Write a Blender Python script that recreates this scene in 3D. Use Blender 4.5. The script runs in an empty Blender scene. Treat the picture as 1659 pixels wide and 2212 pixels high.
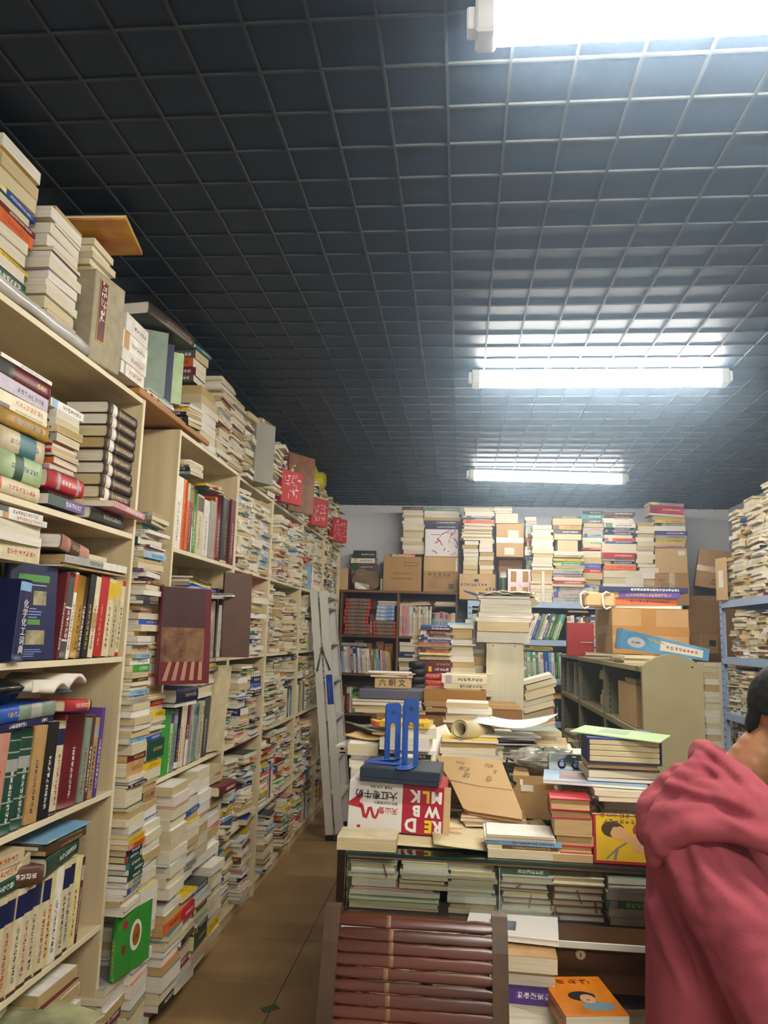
# Second-hand bookshop: crammed shelves under a dark grid ceiling with tube lamps.
import bpy, math, random, re
from mathutils import Matrix, Vector, Euler, noise as mnoise
S = bpy.context.scene
C = S.collection
random.seed(11)
PI = math.pi
R = math.radians

# ------------------------------------------------------------------ camera, world, exposure
def make_camera():
    cam = bpy.data.cameras.new('camera'); o = bpy.data.objects.new('camera', cam); C.objects.link(o)
    cam.sensor_fit = 'VERTICAL'; cam.sensor_height = 36.0; cam.lens = 1660.0 / 2212.0 * 36.0
    cam.clip_start = 0.02; cam.clip_end = 60
    # rows: world X, Y, Z expressed in (image right, image down, forward)
    M = [(0.994770, 0.013022, -0.101303), (0.097923, 0.160346, 0.982192), (0.029034, -0.986975, 0.158232)]
    right = Vector((M[0][0], M[1][0], M[2][0])); down = Vector((M[0][1], M[1][1], M[2][1])); fwd = Vector((M[0][2], M[1][2], M[2][2]))
    m = Matrix.Identity(4)
    for i in range(3):
        m[i][0] = right[i]; m[i][1] = -down[i]; m[i][2] = -fwd[i]
    m[0][3], m[1][3], m[2][3] = 0.0, 0.0, 1.5
    o.matrix_world = m
    S.camera = o
make_camera()
w = bpy.data.worlds.new('world'); S.world = w; w.use_nodes = True
w.node_tree.nodes['Background'].inputs[0].default_value = (0.75, 0.83, 1.0, 1)
w.node_tree.nodes['Background'].inputs[1].default_value = 0.02
# thin bluish haze added to imitate the lens glow around the lamps
hz = w.node_tree.nodes.new('ShaderNodeVolumeScatter'); hz.inputs['Density'].default_value = 0.022; hz.inputs['Anisotropy'].default_value = 0.87; hz.inputs['Color'].default_value = (.55, .75, 1, 1)
w.node_tree.links.new(hz.outputs[0], [n for n in w.node_tree.nodes if n.type == 'OUTPUT_WORLD'][0].inputs['Volume'])
S.view_settings.view_transform = 'Standard'; S.view_settings.look = 'None'
S.view_settings.exposure = 2.42; S.view_settings.gamma = 1.0; S.view_settings.use_curve_mapping = False
LAMP_STRENGTH = 25.0          # emission of the tube diffusers
S.cycles.max_bounces = 6; S.cycles.diffuse_bounces = 3; S.cycles.glossy_bounces = 2; S.cycles.volume_bounces = 0
S.cycles.transparent_max_bounces = 8; S.cycles.caustics_reflective = False; S.cycles.caustics_refractive = False
S.cycles.sample_clamp_indirect = 6; S.cycles.adaptive_threshold = .05

# ------------------------------------------------------------------ colour and material helpers
def lin(h):
    h = h.lstrip('#'); out = []
    for i in (0, 2, 4):
        c = int(h[i:i+2], 16) / 255
        out.append(c / 12.92 if c <= 0.04045 else ((c + 0.055) / 1.055) ** 2.4)
    return (out[0], out[1], out[2], 1.0)
PAL = {'wh': ('ece8dc', 'white'), 'cr': ('e2d6b0', 'cream'), 'iv': ('d9cfae', 'ivory'), 'gy': ('a8a9a2', 'grey'), 'dg': ('50524f', 'dark grey'),
       'bk': ('1e1f22', 'black'), 'br': ('5a3c2a', 'brown'), 'db': ('37291f', 'dark brown'), 'tn': ('c09a63', 'tan'), 'kr': ('b08a58', 'kraft brown'),
       'rd': ('c3202c', 'red'), 'mr': ('6d1c26', 'maroon'), 'pk': ('d88f96', 'pink'), 'or': ('dd6a22', 'orange'), 'ye': ('e3c11f', 'yellow'),
       'py': ('e8df9a', 'pale yellow'), 'ol': ('7d7a3e', 'olive'), 'gr': ('3d9a3a', 'green'), 'dk': ('1d4a38', 'dark green'), 'lg': ('b4cf98', 'light green'),
       'tl': ('2b7f86', 'teal'), 'lb': ('86b8dc', 'light blue'), 'bl': ('1f55b0', 'blue'), 'nv': ('1d2350', 'navy'), 'pu': ('5a3f8c', 'purple'),
       'li': ('b9aec4', 'lilac'), 'bg': ('cdbd96', 'beige'), 'pb': ('c98f7c', 'pinkish brown'), 'sg': ('7f9380', 'grey green'), 'gd': ('b98f33', 'golden')}
def pal(k): return lin(PAL[k][0])

def node_mat(name):
    m = bpy.data.materials.new(name); m.use_nodes = True
    nt = m.node_tree; b = nt.nodes['Principled BSDF']
    return m, nt, b
def N(nt, t, **kw):
    n = nt.nodes.new(t)
    for k, v in kw.items():
        if k.startswith('i_'): n.inputs[k[2:].replace('_', ' ')].default_value = v
        else: setattr(n, k, v)
    return n
_mc = {}
def mat(name, col, rough=0.5, metal=0.0, var=0.08, scale=6.0, stretch=(1, 1, 1), bump=0.0, spec=0.5, col2=None, bscale=None):
    """plain surface with a little procedural variation"""
    if name in _mc: return _mc[name]
    m, nt, b = node_mat(name)
    L = nt.links.new
    c = lin(col) if isinstance(col, str) else col
    c2 = lin(col2) if col2 else tuple(max(0, x * (1 - 2.2 * var)) for x in c[:3]) + (1,)
    tc = N(nt, 'ShaderNodeTexCoord'); mp = N(nt, 'ShaderNodeMapping'); mp.inputs['Scale'].default_value = stretch
    L(tc.outputs['Object'], mp.inputs['Vector'])
    nz = N(nt, 'ShaderNodeTexNoise'); nz.inputs['Scale'].default_value = scale; nz.inputs['Detail'].default_value = 5
    L(mp.outputs['Vector'], nz.inputs['Vector'])
    rp = N(nt, 'ShaderNodeValToRGB'); rp.color_ramp.elements[0].position = 0.3; rp.color_ramp.elements[1].position = 0.7
    rp.color_ramp.elements[0].color = c2; rp.color_ramp.elements[1].color = c
    L(nz.outputs['Fac'], rp.inputs['Fac']); L(rp.outputs['Color'], b.inputs['Base Color'])
    b.inputs['Roughness'].default_value = rough; b.inputs['Metallic'].default_value = metal; b.inputs['Specular IOR Level'].default_value = spec
    if bump:
        bp = N(nt, 'ShaderNodeBump'); bp.inputs['Strength'].default_value = bump; bp.inputs['Distance'].default_value = 0.004
        if bscale:
            nb = N(nt, 'ShaderNodeTexNoise'); nb.inputs['Scale'].default_value = bscale; nb.inputs['Detail'].default_value = 4
            L(mp.outputs['Vector'], nb.inputs['Vector']); L(nb.outputs['Fac'], bp.inputs['Height'])
        else: L(nz.outputs['Fac'], bp.inputs['Height'])
        L(bp.outputs['Normal'], b.inputs['Normal'])
    _mc[name] = m
    return m

def book_cover_material(name, rough):
    """colour from the mesh; rows of small printed characters where the mesh carries UVs"""
    m, nt, b = node_mat(name); L = nt.links.new
    col = N(nt, 'ShaderNodeAttribute', attribute_name='Col'); ink = N(nt, 'ShaderNodeAttribute', attribute_name='Ink')
    uv = N(nt, 'ShaderNodeUVMap', uv_map='UVMap')
    sx = N(nt, 'ShaderNodeSeparateXYZ'); L(uv.outputs['UV'], sx.inputs[0])
    def mth(op, a, bb=None):
        n = N(nt, 'ShaderNodeMath', operation=op)
        for i, v in enumerate((a, bb)):
            if v is None: continue
            if isinstance(v, (int, float)): n.inputs[i].default_value = v
            else: L(v, n.inputs[i])
        return n.outputs[0]
    u, v = sx.outputs[0], sx.outputs[1]
    fu = mth('FRACT', u)
    a = mth('LESS_THAN', mth('ABSOLUTE', mth('SUBTRACT', fu, 0.5)), 0.40)
    c = mth('LESS_THAN', mth('ABSOLUTE', v), 0.40)
    cell = N(nt, 'ShaderNodeCombineXYZ')
    L(mth('FLOOR', mth('MULTIPLY', u, 7.0)), cell.inputs[0]); L(mth('FLOOR', mth('MULTIPLY', v, 6.0)), cell.inputs[1])
    wn = N(nt, 'ShaderNodeTexWhiteNoise', noise_dimensions='2D'); L(cell.outputs[0], wn.inputs['Vector'])
    g = mth('MULTIPLY', mth('GREATER_THAN', wn.outputs['Value'], 0.48), mth('MULTIPLY', a, c))
    mx = N(nt, 'ShaderNodeMix', data_type='RGBA'); L(g, mx.inputs['Factor']); L(col.outputs['Color'], mx.inputs['A']); L(ink.outputs['Color'], mx.inputs['B'])
    tc = N(nt, 'ShaderNodeTexCoord'); nz = N(nt, 'ShaderNodeTexNoise'); nz.inputs['Scale'].default_value = 28; nz.inputs['Detail'].default_value = 4
    L(tc.outputs['Object'], nz.inputs['Vector'])
    mr = N(nt, 'ShaderNodeMapRange'); mr.inputs['From Min'].default_value = 0.3; mr.inputs['From Max'].default_value = 0.7; mr.inputs['To Min'].default_value = 0.82; mr.inputs['To Max'].default_value = 1.08
    L(nz.outputs['Fac'], mr.inputs['Value'])
    hv = N(nt, 'ShaderNodeMix', data_type='RGBA', blend_type='MULTIPLY'); hv.inputs['Factor'].default_value = 1
    L(mx.outputs['Result'], hv.inputs['A']); L(mr.outputs['Result'], hv.inputs['B'])
    L(hv.outputs['Result'], b.inputs['Base Color'])
    b.inputs['Roughness'].default_value = rough
    return m
def page_material():
    m, nt, b = node_mat('page_edges'); L = nt.links.new
    col = N(nt, 'ShaderNodeAttribute', attribute_name='Col'); uv = N(nt, 'ShaderNodeUVMap', uv_map='UVMap')
    mp = N(nt, 'ShaderNodeMapping'); mp.inputs['Scale'].default_value = (6, 420, 1); L(uv.outputs['UV'], mp.inputs['Vector'])
    nz = N(nt, 'ShaderNodeTexNoise'); nz.inputs['Scale'].default_value = 1.0; nz.inputs['Detail'].default_value = 3
    L(mp.outputs['Vector'], nz.inputs['Vector'])
    mr = N(nt, 'ShaderNodeMapRange'); mr.inputs['From Min'].default_value = 0.3; mr.inputs['From Max'].default_value = 0.72; mr.inputs['To Min'].default_value = 0.74; mr.inputs['To Max'].default_value = 1.04
    L(nz.outputs['Fac'], mr.inputs['Value'])
    hv = N(nt, 'ShaderNodeMix', data_type='RGBA', blend_type='MULTIPLY'); hv.inputs['Factor'].default_value = 1
    L(col.outputs['Color'], hv.inputs['A']); L(mr.outputs['Result'], hv.inputs['B'])
    L(hv.outputs['Result'], b.inputs['Base Color']); b.inputs['Roughness'].default_value = 0.85
    return m
COVER = book_cover_material('book_cover', 0.42)
PAGES = page_material()

def wood(name, base, dark, rough=0.45, along='Y', scale=5.0, bump=0.05):
    st = {'X': (0.12, 2.2, 2.2), 'Y': (2.2, 0.12, 2.2), 'Z': (2.2, 2.2, 0.12)}[along]
    return mat(name, base, rough, 0, 0.1, scale, st, bump, 0.4, dark)
LAM = {a: wood('pale_laminate_' + a, 'dccca4', 'c6b389', 0.42, a, 9.0) for a in 'XYZ'}
LAM_EDGE = mat('laminate_edge', 'efe3c0', 0.4, var=0.05)
BROWNWOOD = {a: wood('brown_wood_' + a, '8a5a30', '5f3b1e', 0.4, a, 7.0) for a in 'XYZ'}
DARKWOOD = {a: wood('dark_desk_wood_' + a, '54351b', '38220f', 0.4, a, 7.0) for a in 'XYZ'}
OAK = wood('orange_plank', 'b98445', '8f602c', 0.5, 'Y', 6.0)
CARD = mat('cardboard', 'b48d5a', 0.8, var=0.06, scale=9, bump=0.1)
CARD_D = mat('cardboard_dark', '9a7444', 0.8, var=0.06, scale=9, bump=0.1)
CARD_L = mat('cardboard_light', 'cfae7c', 0.8, var=0.05, scale=7, bump=0.1)
TAPE = mat('brown_tape', 'a97b3e', 0.25, var=0.05)
CLEARTAPE = mat('shiny_tape', 'd8c9a4', 0.15, var=0.1, scale=40)
PAPER = mat('white_paper', 'e9e4d6', 0.7, var=0.03)
OLDPAPER = mat('old_paper', 'd6c89c', 0.8, var=0.1, scale=5)
RACK = mat('pale_blue_steel', 'a9bfe0', 0.38, var=0.06, scale=12)
STEEL = mat('grey_green_steel', 'a79d74', 0.45, var=0.05, scale=8)
STEEL_D = mat('grey_steel_dark', '7f7a62', 0.5, var=0.06, scale=8)
ALU = mat('brushed_aluminium', 'd6d6d0', 0.4, 0.0, 0.05, 30, (1, 1, 0.1), 0.03)
BLACK = mat('black_paint', '141416', 0.6)
INK = mat('black_ink', '1a1a1a', 0.7)
REDINK = mat('red_ink', 'c01f38', 0.6)
GREYINK = mat('grey_ink', '6f6a60', 0.8)
BLUEINK = mat('blue_ink', '3d5390', 0.7)
WHITEINK = mat('white_ink', 'f0efe8', 0.6)
GOLDINK = mat('gold_ink', 'c9a54a', 0.35, 0.3)
YELLOWINK = mat('yellow_ink', 'f2d417', 0.6)

# ------------------------------------------------------------------ objects
def tag(o, label=None, cat=None, group=None, kind=None):
    if label: o['label'] = label
    if cat: o['category'] = cat
    if group: o['group'] = group
    if kind: o['kind'] = kind
    return o
def thing(name, label, cat, loc=(0, 0, 0), rz=0.0, rot=None, group=None):
    o = bpy.data.objects.new(name, None); C.objects.link(o)
    o.location = loc; o.rotation_euler = rot if rot else (0, 0, rz); o.empty_display_size = 0.05
    return tag(o, label, cat, group)
def link(name, me, parent=None, loc=None, rot=None):
    o = bpy.data.objects.new(name, me); C.objects.link(o)
    if parent: o.parent = parent
    if loc: o.location = loc
    if rot: o.rotation_euler = rot
    return o

class MB:
    """collects faces with material slots, colours and UVs, builds ONE mesh"""
    def __init__(s): s.v = []; s.f = []; s.m = []; s.c = []; s.k = []; s.u = []; s.any = False; s.smooth = []
    def face(s, idx, mi=0, col=None, ink=None, uv=None, sm=False):
        s.f.append(idx); s.m.append(mi); s.c.append(col or (1, 1, 1, 1)); s.k.append(ink or (0, 0, 0, 1)); s.u.append(uv); s.smooth.append(sm)
        if col: s.any = True
    def box(s, x0, x1, y0, y1, z0, z1, mi=0, M=None, col=None, cut=0.0):
        b = len(s.v)
        if cut <= 0:
            P = [(x0, y0, z0), (x1, y0, z0), (x1, y1, z0), (x0, y1, z0), (x0, y0, z1), (x1, y0, z1), (x1, y1, z1), (x0, y1, z1)]
            F = [(0, 3, 2, 1), (4, 5, 6, 7), (0, 1, 5, 4), (1, 2, 6, 5), (2, 3, 7, 6), (3, 0, 4, 7)]
        else:
            c = min(cut, (x1-x0)*.45, (y1-y0)*.45, (z1-z0)*.45); P = []; F = []
            def q(*p): i = len(P); P.extend(p); F.append(tuple(range(i, i+len(p))))
            # bevelled box: 6 faces, 12 edges, 8 corners
            X = (x0, x1); Y = (y0, y1); Z = (z0, z1); sg = (1, -1)
            def vx(i, j, k): return (X[i], Y[j]+sg[j]*c, Z[k]+sg[k]*c)
            def vy(i, j, k): return (X[i]+sg[i]*c, Y[j], Z[k]+sg[k]*c)
            def vz(i, j, k): return (X[i]+sg[i]*c, Y[j]+sg[j]*c, Z[k])
            def o(l, flip): return l[::-1] if flip else l
            for i in (0, 1): q(*o([vx(i,0,0), vx(i,1,0), vx(i,1,1), vx(i,0,1)], i == 0))
            for j in (0, 1): q(*o([vy(0,j,0), vy(1,j,0), vy(1,j,1), vy(0,j,1)], j == 1))
            for k in (0, 1): q(*o([vz(0,0,k), vz(1,0,k), vz(1,1,k), vz(0,1,k)], k == 0))
            for i in (0, 1):
                for j in (0, 1): q(*o([vx(i,j,0), vx(i,j,1), vy(i,j,1), vy(i,j,0)], (i ^ j) == 1))
            for i in (0, 1):
                for k in (0, 1): q(*o([vx(i,0,k), vz(i,0,k), vz(i,1,k), vx(i,1,k)], (i ^ k) == 1))
            for j in (0, 1):
                for k in (0, 1): q(*o([vy(0,j,k), vy(1,j,k), vz(1,j,k), vz(0,j,k)], (j ^ k) == 1))
            for i in (0, 1):
                for j in (0, 1):
                    for k in (0, 1): q(*o([vx(i,j,k), vy(i,j,k), vz(i,j,k)], (i ^ j ^ k) == 1))
        for p in P:
            p = Vector(p); s.v.append(tuple(M @ p) if M else tuple(p))
        for f in F: s.face(tuple(b + i for i in f), mi, col)
    def prism(s, pts, a, d, mi=0, M=None, col=None, axis='Y'):
        """polygon pts (2-D) extruded from a to d along axis"""
        b = len(s.v); n = len(pts)
        def P(p, t): return {'Y': (p[0], t, p[1]), 'X': (t, p[0], p[1]), 'Z': (p[0], p[1], t)}[axis]
        for t in (a, d):
            for p in pts:
                q = Vector(P(p, t)); s.v.append(tuple(M @ q) if M else tuple(q))
        s.face(tuple(b + i for i in range(n)), mi, col); s.face(tuple(b + n + i for i in reversed(range(n))), mi, col)
        for i in range(n):
            j = (i + 1) % n; s.face((b + i, b + n + i, b + n + j, b + j), mi, col)
    def tube(s, pts, r, n=8, mi=0, col=None, closed=False, cap=True, sm=True):
        pts = [Vector(p) for p in pts]; b = len(s.v); up = Vector((0.13, 0.21, 1)).normalized(); prev = None
        rs = r if isinstance(r, (list, tuple)) else [r] * len(pts)
        for i, p in enumerate(pts):
            if closed: t = pts[(i + 1) % len(pts)] - pts[i - 1]
            else: t = pts[min(i + 1, len(pts) - 1)] - pts[max(i - 1, 0)]
            t.normalize()
            if prev is None:
                e = t.cross(up)
                if e.length < 1e-3: e = t.cross(Vector((1, 0, 0)))
            else: e = prev - t * prev.dot(t)
            e.normalize(); prev = e; g = t.cross(e)
            for k in range(n):
                a = 2 * PI * k / n; q = p + (e * math.cos(a) + g * math.sin(a)) * rs[i]; s.v.append(tuple(q))
        m = len(pts)
        for i in range(m if closed else m - 1):
            for k in range(n):
                i2 = (i + 1) % m; k2 = (k + 1) % n
                s.face((b + i * n + k, b + i * n + k2, b + i2 * n + k2, b + i2 * n + k), mi, col, sm=sm)
        if cap and not closed:
            s.face(tuple(b + k for k in reversed(range(n))), mi, col); s.face(tuple(b + (m - 1) * n + k for k in range(n)), mi, col)
    def ribbon(s, pts, wd, y0, y1, mi=0):
        """flat printed stroke in the X-Z plane following pts, wd wide (one value or one per point)"""
        ws = wd if isinstance(wd, (list, tuple)) else [wd] * len(pts); n = len(pts); up = []; dn = []
        for i, p in enumerate(pts):
            q0, q1 = pts[max(i - 1, 0)], pts[min(i + 1, n - 1)]; dx, dz = q1[0] - q0[0], q1[1] - q0[1]; l = math.hypot(dx, dz) or 1
            up.append((p[0] - dz / l * ws[i] / 2, p[1] + dx / l * ws[i] / 2)); dn.append((p[0] + dz / l * ws[i] / 2, p[1] - dx / l * ws[i] / 2))
        b = len(s.v)
        for y in (y0, y1):
            for q in up + dn: s.v.append((q[0], y, q[1]))
        for i in range(n - 1):
            s.face((b + i, b + n + i, b + n + i + 1, b + i + 1), mi); s.face((b + 2 * n + i, b + 2 * n + i + 1, b + 3 * n + i + 1, b + 3 * n + i), mi)
            s.face((b + i, b + i + 1, b + 2 * n + i + 1, b + 2 * n + i), mi); s.face((b + n + i, b + 3 * n + i, b + 3 * n + i + 1, b + n + i + 1), mi)
    def grid(s, f, nu, nv, mi=0, sm=True, col=None):
        b = len(s.v)
        for i in range(nu + 1):
            for j in range(nv + 1): s.v.append(tuple(f(i / nu, j / nv)))
        for i in range(nu):
            for j in range(nv):
                a = b + i * (nv + 1) + j; s.face((a, a + nv + 1, a + nv + 2, a + 1), mi, col, sm=sm)
    def mesh(s, name, mats):
        me = bpy.data.meshes.new(name); me.from_pydata(s.v, [], s.f)
        for m in mats: me.materials.append(m)
        if len(mats) > 1: me.polygons.foreach_set('material_index', s.m)
        me.polygons.foreach_set('use_smooth', s.smooth)
        if s.any:
            ca = me.attributes.new('Col', 'FLOAT_COLOR', 'FACE'); ca.data.foreach_set('color', [x for c in s.c for x in c])
            ka = me.attributes.new('Ink', 'FLOAT_COLOR', 'FACE'); ka.data.foreach_set('color', [x for c in s.k for x in c])
            ul = me.uv_layers.new(name='UVMap'); d = []
            for f, u in zip(s.f, s.u):
                if u is None: d.extend((0.0, 9.0) * len(f))
                else:
                    for p in u: d.extend(p)
            ul.data.foreach_set('uv', d)
        me.update()
        return me
    def build(s, name, mats, parent=None, loc=None, rot=None):
        if not isinstance(mats, (list, tuple)): mats = [mats]
        return link(name, s.mesh(name, mats), parent, loc, rot)

def box_part(name, m, parent, x0, x1, y0, y1, z0, z1, cut=0.002):
    b = MB(); b.box(x0, x1, y0, y1, z0, z1, cut=cut); return b.build(name, m, parent)
def solid(o, th, off=-1.0):
    """give a sheet real thickness (baked)"""
    md = o.modifiers.new('s', 'SOLIDIFY'); md.thickness = th; md.offset = off
    return o

_txt = {}
def text_part(body, size, m, parent, loc, rot, name='printed_text', width=None, depth=0.0004, bold=0.0, sx=1.0):
    key = (body, size, depth, bold)
    if key not in _txt:
        cu = bpy.data.curves.new('t', 'FONT'); cu.body = body; cu.size = size; cu.align_x = 'CENTER'; cu.align_y = 'CENTER'
        cu.extrude = depth; cu.resolution_u = 2; cu.offset = bold; cu.space_line = 0.95
        o = bpy.data.objects.new('t', cu); C.objects.link(o)
        dg = bpy.context.evaluated_depsgraph_get(); me = bpy.data.meshes.new_from_object(o.evaluated_get(dg))
        bpy.data.objects.remove(o); bpy.data.curves.remove(cu); _txt[key] = me
    me = _txt[key]
    if me.materials and me.materials[0] != m or not me.materials:
        me = me.copy() if me.users else me
        me.materials.clear(); me.materials.append(m)
    o = link(name, me, parent, loc, rot)
    if sx != 1.0: o.scale = (sx, 1, 1)
    return o
ORD = ['top', 'second', 'third', 'fourth', 'fifth', 'sixth', 'seventh', 'eighth', 'ninth', 'tenth', 'eleventh', 'twelfth', 'thirteenth', 'fourteenth', 'fifteenth',
       'sixteenth', 'seventeenth', 'eighteenth', 'nineteenth', 'twentieth', 'twenty-first', 'twenty-second', 'twenty-third', 'twenty-fourth', 'twenty-fifth',
       'twenty-sixth', 'twenty-seventh', 'twenty-eighth', 'twenty-ninth', 'thirtieth', 'thirty-first', 'thirty-second', 'thirty-third', 'thirty-fourth', 'thirty-fifth', 'thirty-sixth', 'thirty-seventh', 'thirty-eighth', 'thirty-ninth', 'fortieth']
ORD1 = ['first'] + ORD[1:]

# ------------------------------------------------------------------ books
# Every book is recorded first; the largest in view become things of their own (cover + page block),
# the far small ones are joined into one countless mass at the end.
BOOKS = []
INKS = [lin('f2efe6'), lin('1c1c1c'), lin('c9a85a'), lin('b02a2a'), lin('22304f')]
PAGECOL = [lin(h) for h in ('ebe4cf', 'e4d9b8', 'dccfa8', 'efeade', 'd3c093', 'c6ab74', 'e6dfc6', 'e8e2d2')]
def lum(c): return 0.3 * c[0] + 0.6 * c[1] + 0.1 * c[2]
def rec(M, W, L, T, key, where, kind='pb', rng=random, bands=None, keep=0, page=None, ink=None, cat='book', label=None, sticker=False):
    c = pal(key)
    j = 0.9 + 0.2 * rng.random()
    c = tuple(min(1, x * j) for x in c[:3]) + (1,)
    if ink is None: ink = rng.choice([INKS[1], INKS[3], INKS[4]]) if lum(c) > 0.25 else rng.choice([INKS[0], INKS[0], INKS[2]])
    if page is None: page = rng.choice(PAGECOL)
    if bands is None and not label and rng.random() < 0.35:
        bk = rng.choice(list(PAL)); bands = [(rng.uniform(.72, .8), rng.uniform(.88, 1.0), bk)]
    BOOKS.append(dict(M=M, W=W, L=L, T=T, c=c, key=key, where=where, kind=kind, bands=bands or [], keep=keep, page=page, ink=ink, seed=rng.random() * 900, cat=cat, label=label))
    return BOOKS[-1]

def book_geometry(b, cov, pag, M=None, mc=0, mp=0):
    """cover shell (C-shaped section, rounded spine) into cov, page block into pag"""
    W, L, T = b['W'], b['L'], b['T']; hc = b['kind'] == 'hc'
    t = min(0.0026 if hc else 0.0009, T * 0.2); ov = 0.003 if hc else 0.0002
    bul = min(T * 0.16, 0.006) if hc else min(T * 0.03, 0.001)
    xs = -W / 2 + bul; n = 5 if hc else 2
    arc = [(xs - bul * math.cos(a) , (T / 2) * math.sin(a)) for a in [PI / 2 - PI * i / n for i in range(n + 1)]] if hc else [(xs - bul, T / 2), (xs - bul, 0), (xs - bul, -T / 2)]
    arci = [(p[0] + t * (1 if abs(p[1]) < T * .49 else 1), p[1] * (1 - 2 * t / T)) for p in arc]
    out = [(W / 2, T / 2)] + arc + [(W / 2, -T / 2)]; inn = [(W / 2, T / 2 - t)] + arci + [(W / 2, -T / 2 + t)]
    cuts = sorted(set([0.0, 1.0, .1, .64] + [round(x, 3) for bd in b['bands'] for x in bd[:2]]))
    cs = min(T * 0.62, 0.017); m = len(out); bs = len(cov.v)
    for y in cuts:
        yy = (y - .5) * L
        for p in out + inn:
            q = Vector((p[0], yy, p[1])); cov.v.append(tuple(M @ q) if M else tuple(q))
    def colat(y):
        for a, d, k in b['bands']:
            if a <= y <= d: return k if isinstance(k, tuple) else pal(k)
        return b['c']
    for i in range(len(cuts) - 1):
        ym = (cuts[i] + cuts[i + 1]) / 2; o = bs + i * 2 * m; o2 = o + 2 * m
        for j in range(m - 1):
            spine = 0 < j < m - 2
            uv = None
            if spine and .1 <= ym <= .64 and T > .007 and not any(a <= ym <= d for a, d, k in b['bands']):
                ua, ub = b['seed'] + (cuts[i] - .1) * L / cs, b['seed'] + (cuts[i + 1] - .1) * L / cs
                va, vb = out[j][1] / cs, out[j + 1][1] / cs; uv = [(ua, va), (ua, vb), (ub, vb), (ub, va)]
            cov.face((o + j, o + j + 1, o2 + j + 1, o2 + j), mc, colat(ym) if spine else b['c'], b['ink'], uv, sm=hc and spine)
            cov.face((o + m + j + 1, o + m + j, o2 + m + j, o2 + m + j + 1), mc, b['c'])
        for e, fl in ((0, 1), (m - 1, 0)):
            f = (o + e, o2 + e, o2 + m + e, o + m + e); cov.face(f if fl else f[::-1], mc, b['c'])
    for o, fl in ((bs, 0), (bs + (len(cuts) - 1) * 2 * m, 1)):
        for j in range(m - 1):
            f = (o + j, o + m + j, o + m + j + 1, o + j + 1); cov.face(f if fl else f[::-1], mc, b['c'])
    # page block
    x0, x1 = xs - bul * .6 + t, W / 2 - ov; y0, y1 = -L / 2 + ov, L / 2 - ov; z0, z1 = -T / 2 + t * .98, T / 2 - t * .98
    o = len(pag.v); dent = min(T * .1, .003) if hc else 0
    P = [(x0, y0, z0), (x1, y0, z0), (x1, y1, z0), (x0, y1, z0), (x0, y0, z1), (x1, y0, z1), (x1, y1, z1), (x0, y1, z1), (x1 - dent, y0, 0), (x1 - dent, y1, 0)]
    for p in P:
        q = Vector(p); pag.v.append(tuple(M @ q) if M else tuple(q))
    s = b['seed']
    for f in ((0, 1, 8, 5, 4), (1, 2, 9, 8), (8, 9, 6, 5), (2, 3, 7, 6, 9), (3, 0, 4, 7)):
        uv = []
        for i in f:
            p = P[i]; h = p[1] if f in ((1, 2, 9, 8), (8, 9, 6, 5), (3, 0, 4, 7)) else p[0]
            uv.append((h + s, p[2] + s * .37))
        pag.face(tuple(o + i for i in f), mp, b['page'], None, uv)
    for f in ((0, 3, 2, 1), (4, 5, 6, 7)): pag.face(tuple(o + i for i in f), mp, b['page'])

class Face:
    """a shelf front: origin on the floor, a runs to the viewer's right, depth runs inward, z up"""
    def __init__(s, n, x=0.0, y=0.0):
        s.n = Vector((n[0], n[1], 0)).normalized(); s.r = Vector((-s.n.y, s.n.x, 0)); s.o = Vector((x, y, 0))
    def p(s, a, d, z): return s.o + s.r * a - s.n * d + Vector((0, 0, z))
LEFT = Face((1, 0), -1.17, 0)                 # a == world Y
def front(y): return Face((0, -1), 0, y)      # a == world X
RIGHT = Face((-1, 0), 1.85, 0)                # a == -world Y

def frame(F, ax, ay, az, a, d, z):
    M = Matrix.Identity(4); o = F.p(a, d, z)
    for i in range(3): M[i][0] = ax[i]; M[i][1] = ay[i]; M[i][2] = az[i]; M[i][3] = o[i]
    return M
Zv = Vector((0, 0, 1))
def lying(F, a, d0, z, W, L, T, side, yaw=0.0, roll=0.0, tilt=0.0):
    """flat book centred at a, its front face at depth d0; side F fore-edge out, S spine out, H head out, T tail out"""
    n, r = F.n, F.r
    ax, ay = {'F': (n, -r), 'S': (-n, r), 'H': (r, n), 'T': (-r, -n)}[side]
    dep = W if side in 'FS' else L
    if side in 'FS': ay = Zv.cross(ax)
    else: ax = ay.cross(Zv)
    q = Matrix.Rotation(yaw, 3, 'Z')
    if roll: q = Matrix.Rotation(roll, 3, F.n) @ q
    if tilt: q = Matrix.Rotation(tilt, 3, F.r) @ q
    return frame(F, q @ ax, q @ ay, q @ Zv, a, d0 + dep / 2, z + T / 2), (L if side in 'FS' else W), dep
def standing(F, a, d0, z, W, L, T, lean=0.0, out='S', yaw=0.0):
    """upright book, spine (S) or fore-edge (F) to the front, or front cover (C) to the front; a is its centre"""
    n, r = F.n, F.r
    if out == 'S': ax, az = -n, r
    elif out == 'F': ax, az = n, -r
    else: ax, az = r, n
    ay = Zv.copy(); az = ax.cross(ay)
    q = Matrix.Rotation(-lean, 3, F.n)
    if out == 'C': q = Matrix.Rotation(lean, 3, F.r)
    if yaw: q = Matrix.Rotation(yaw, 3, 'Z') @ q
    if out == 'C': return frame(F, q @ ax, q @ ay, q @ az, a, d0 + T / 2 + math.sin(abs(lean)) * L / 2, z + L / 2 * math.cos(lean) + T / 2 * abs(math.sin(lean)))
    return frame(F, q @ ax, q @ ay, q @ az, a, d0 + W / 2, z + L / 2 * math.cos(lean) + T / 2 * abs(math.sin(lean)))

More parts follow.
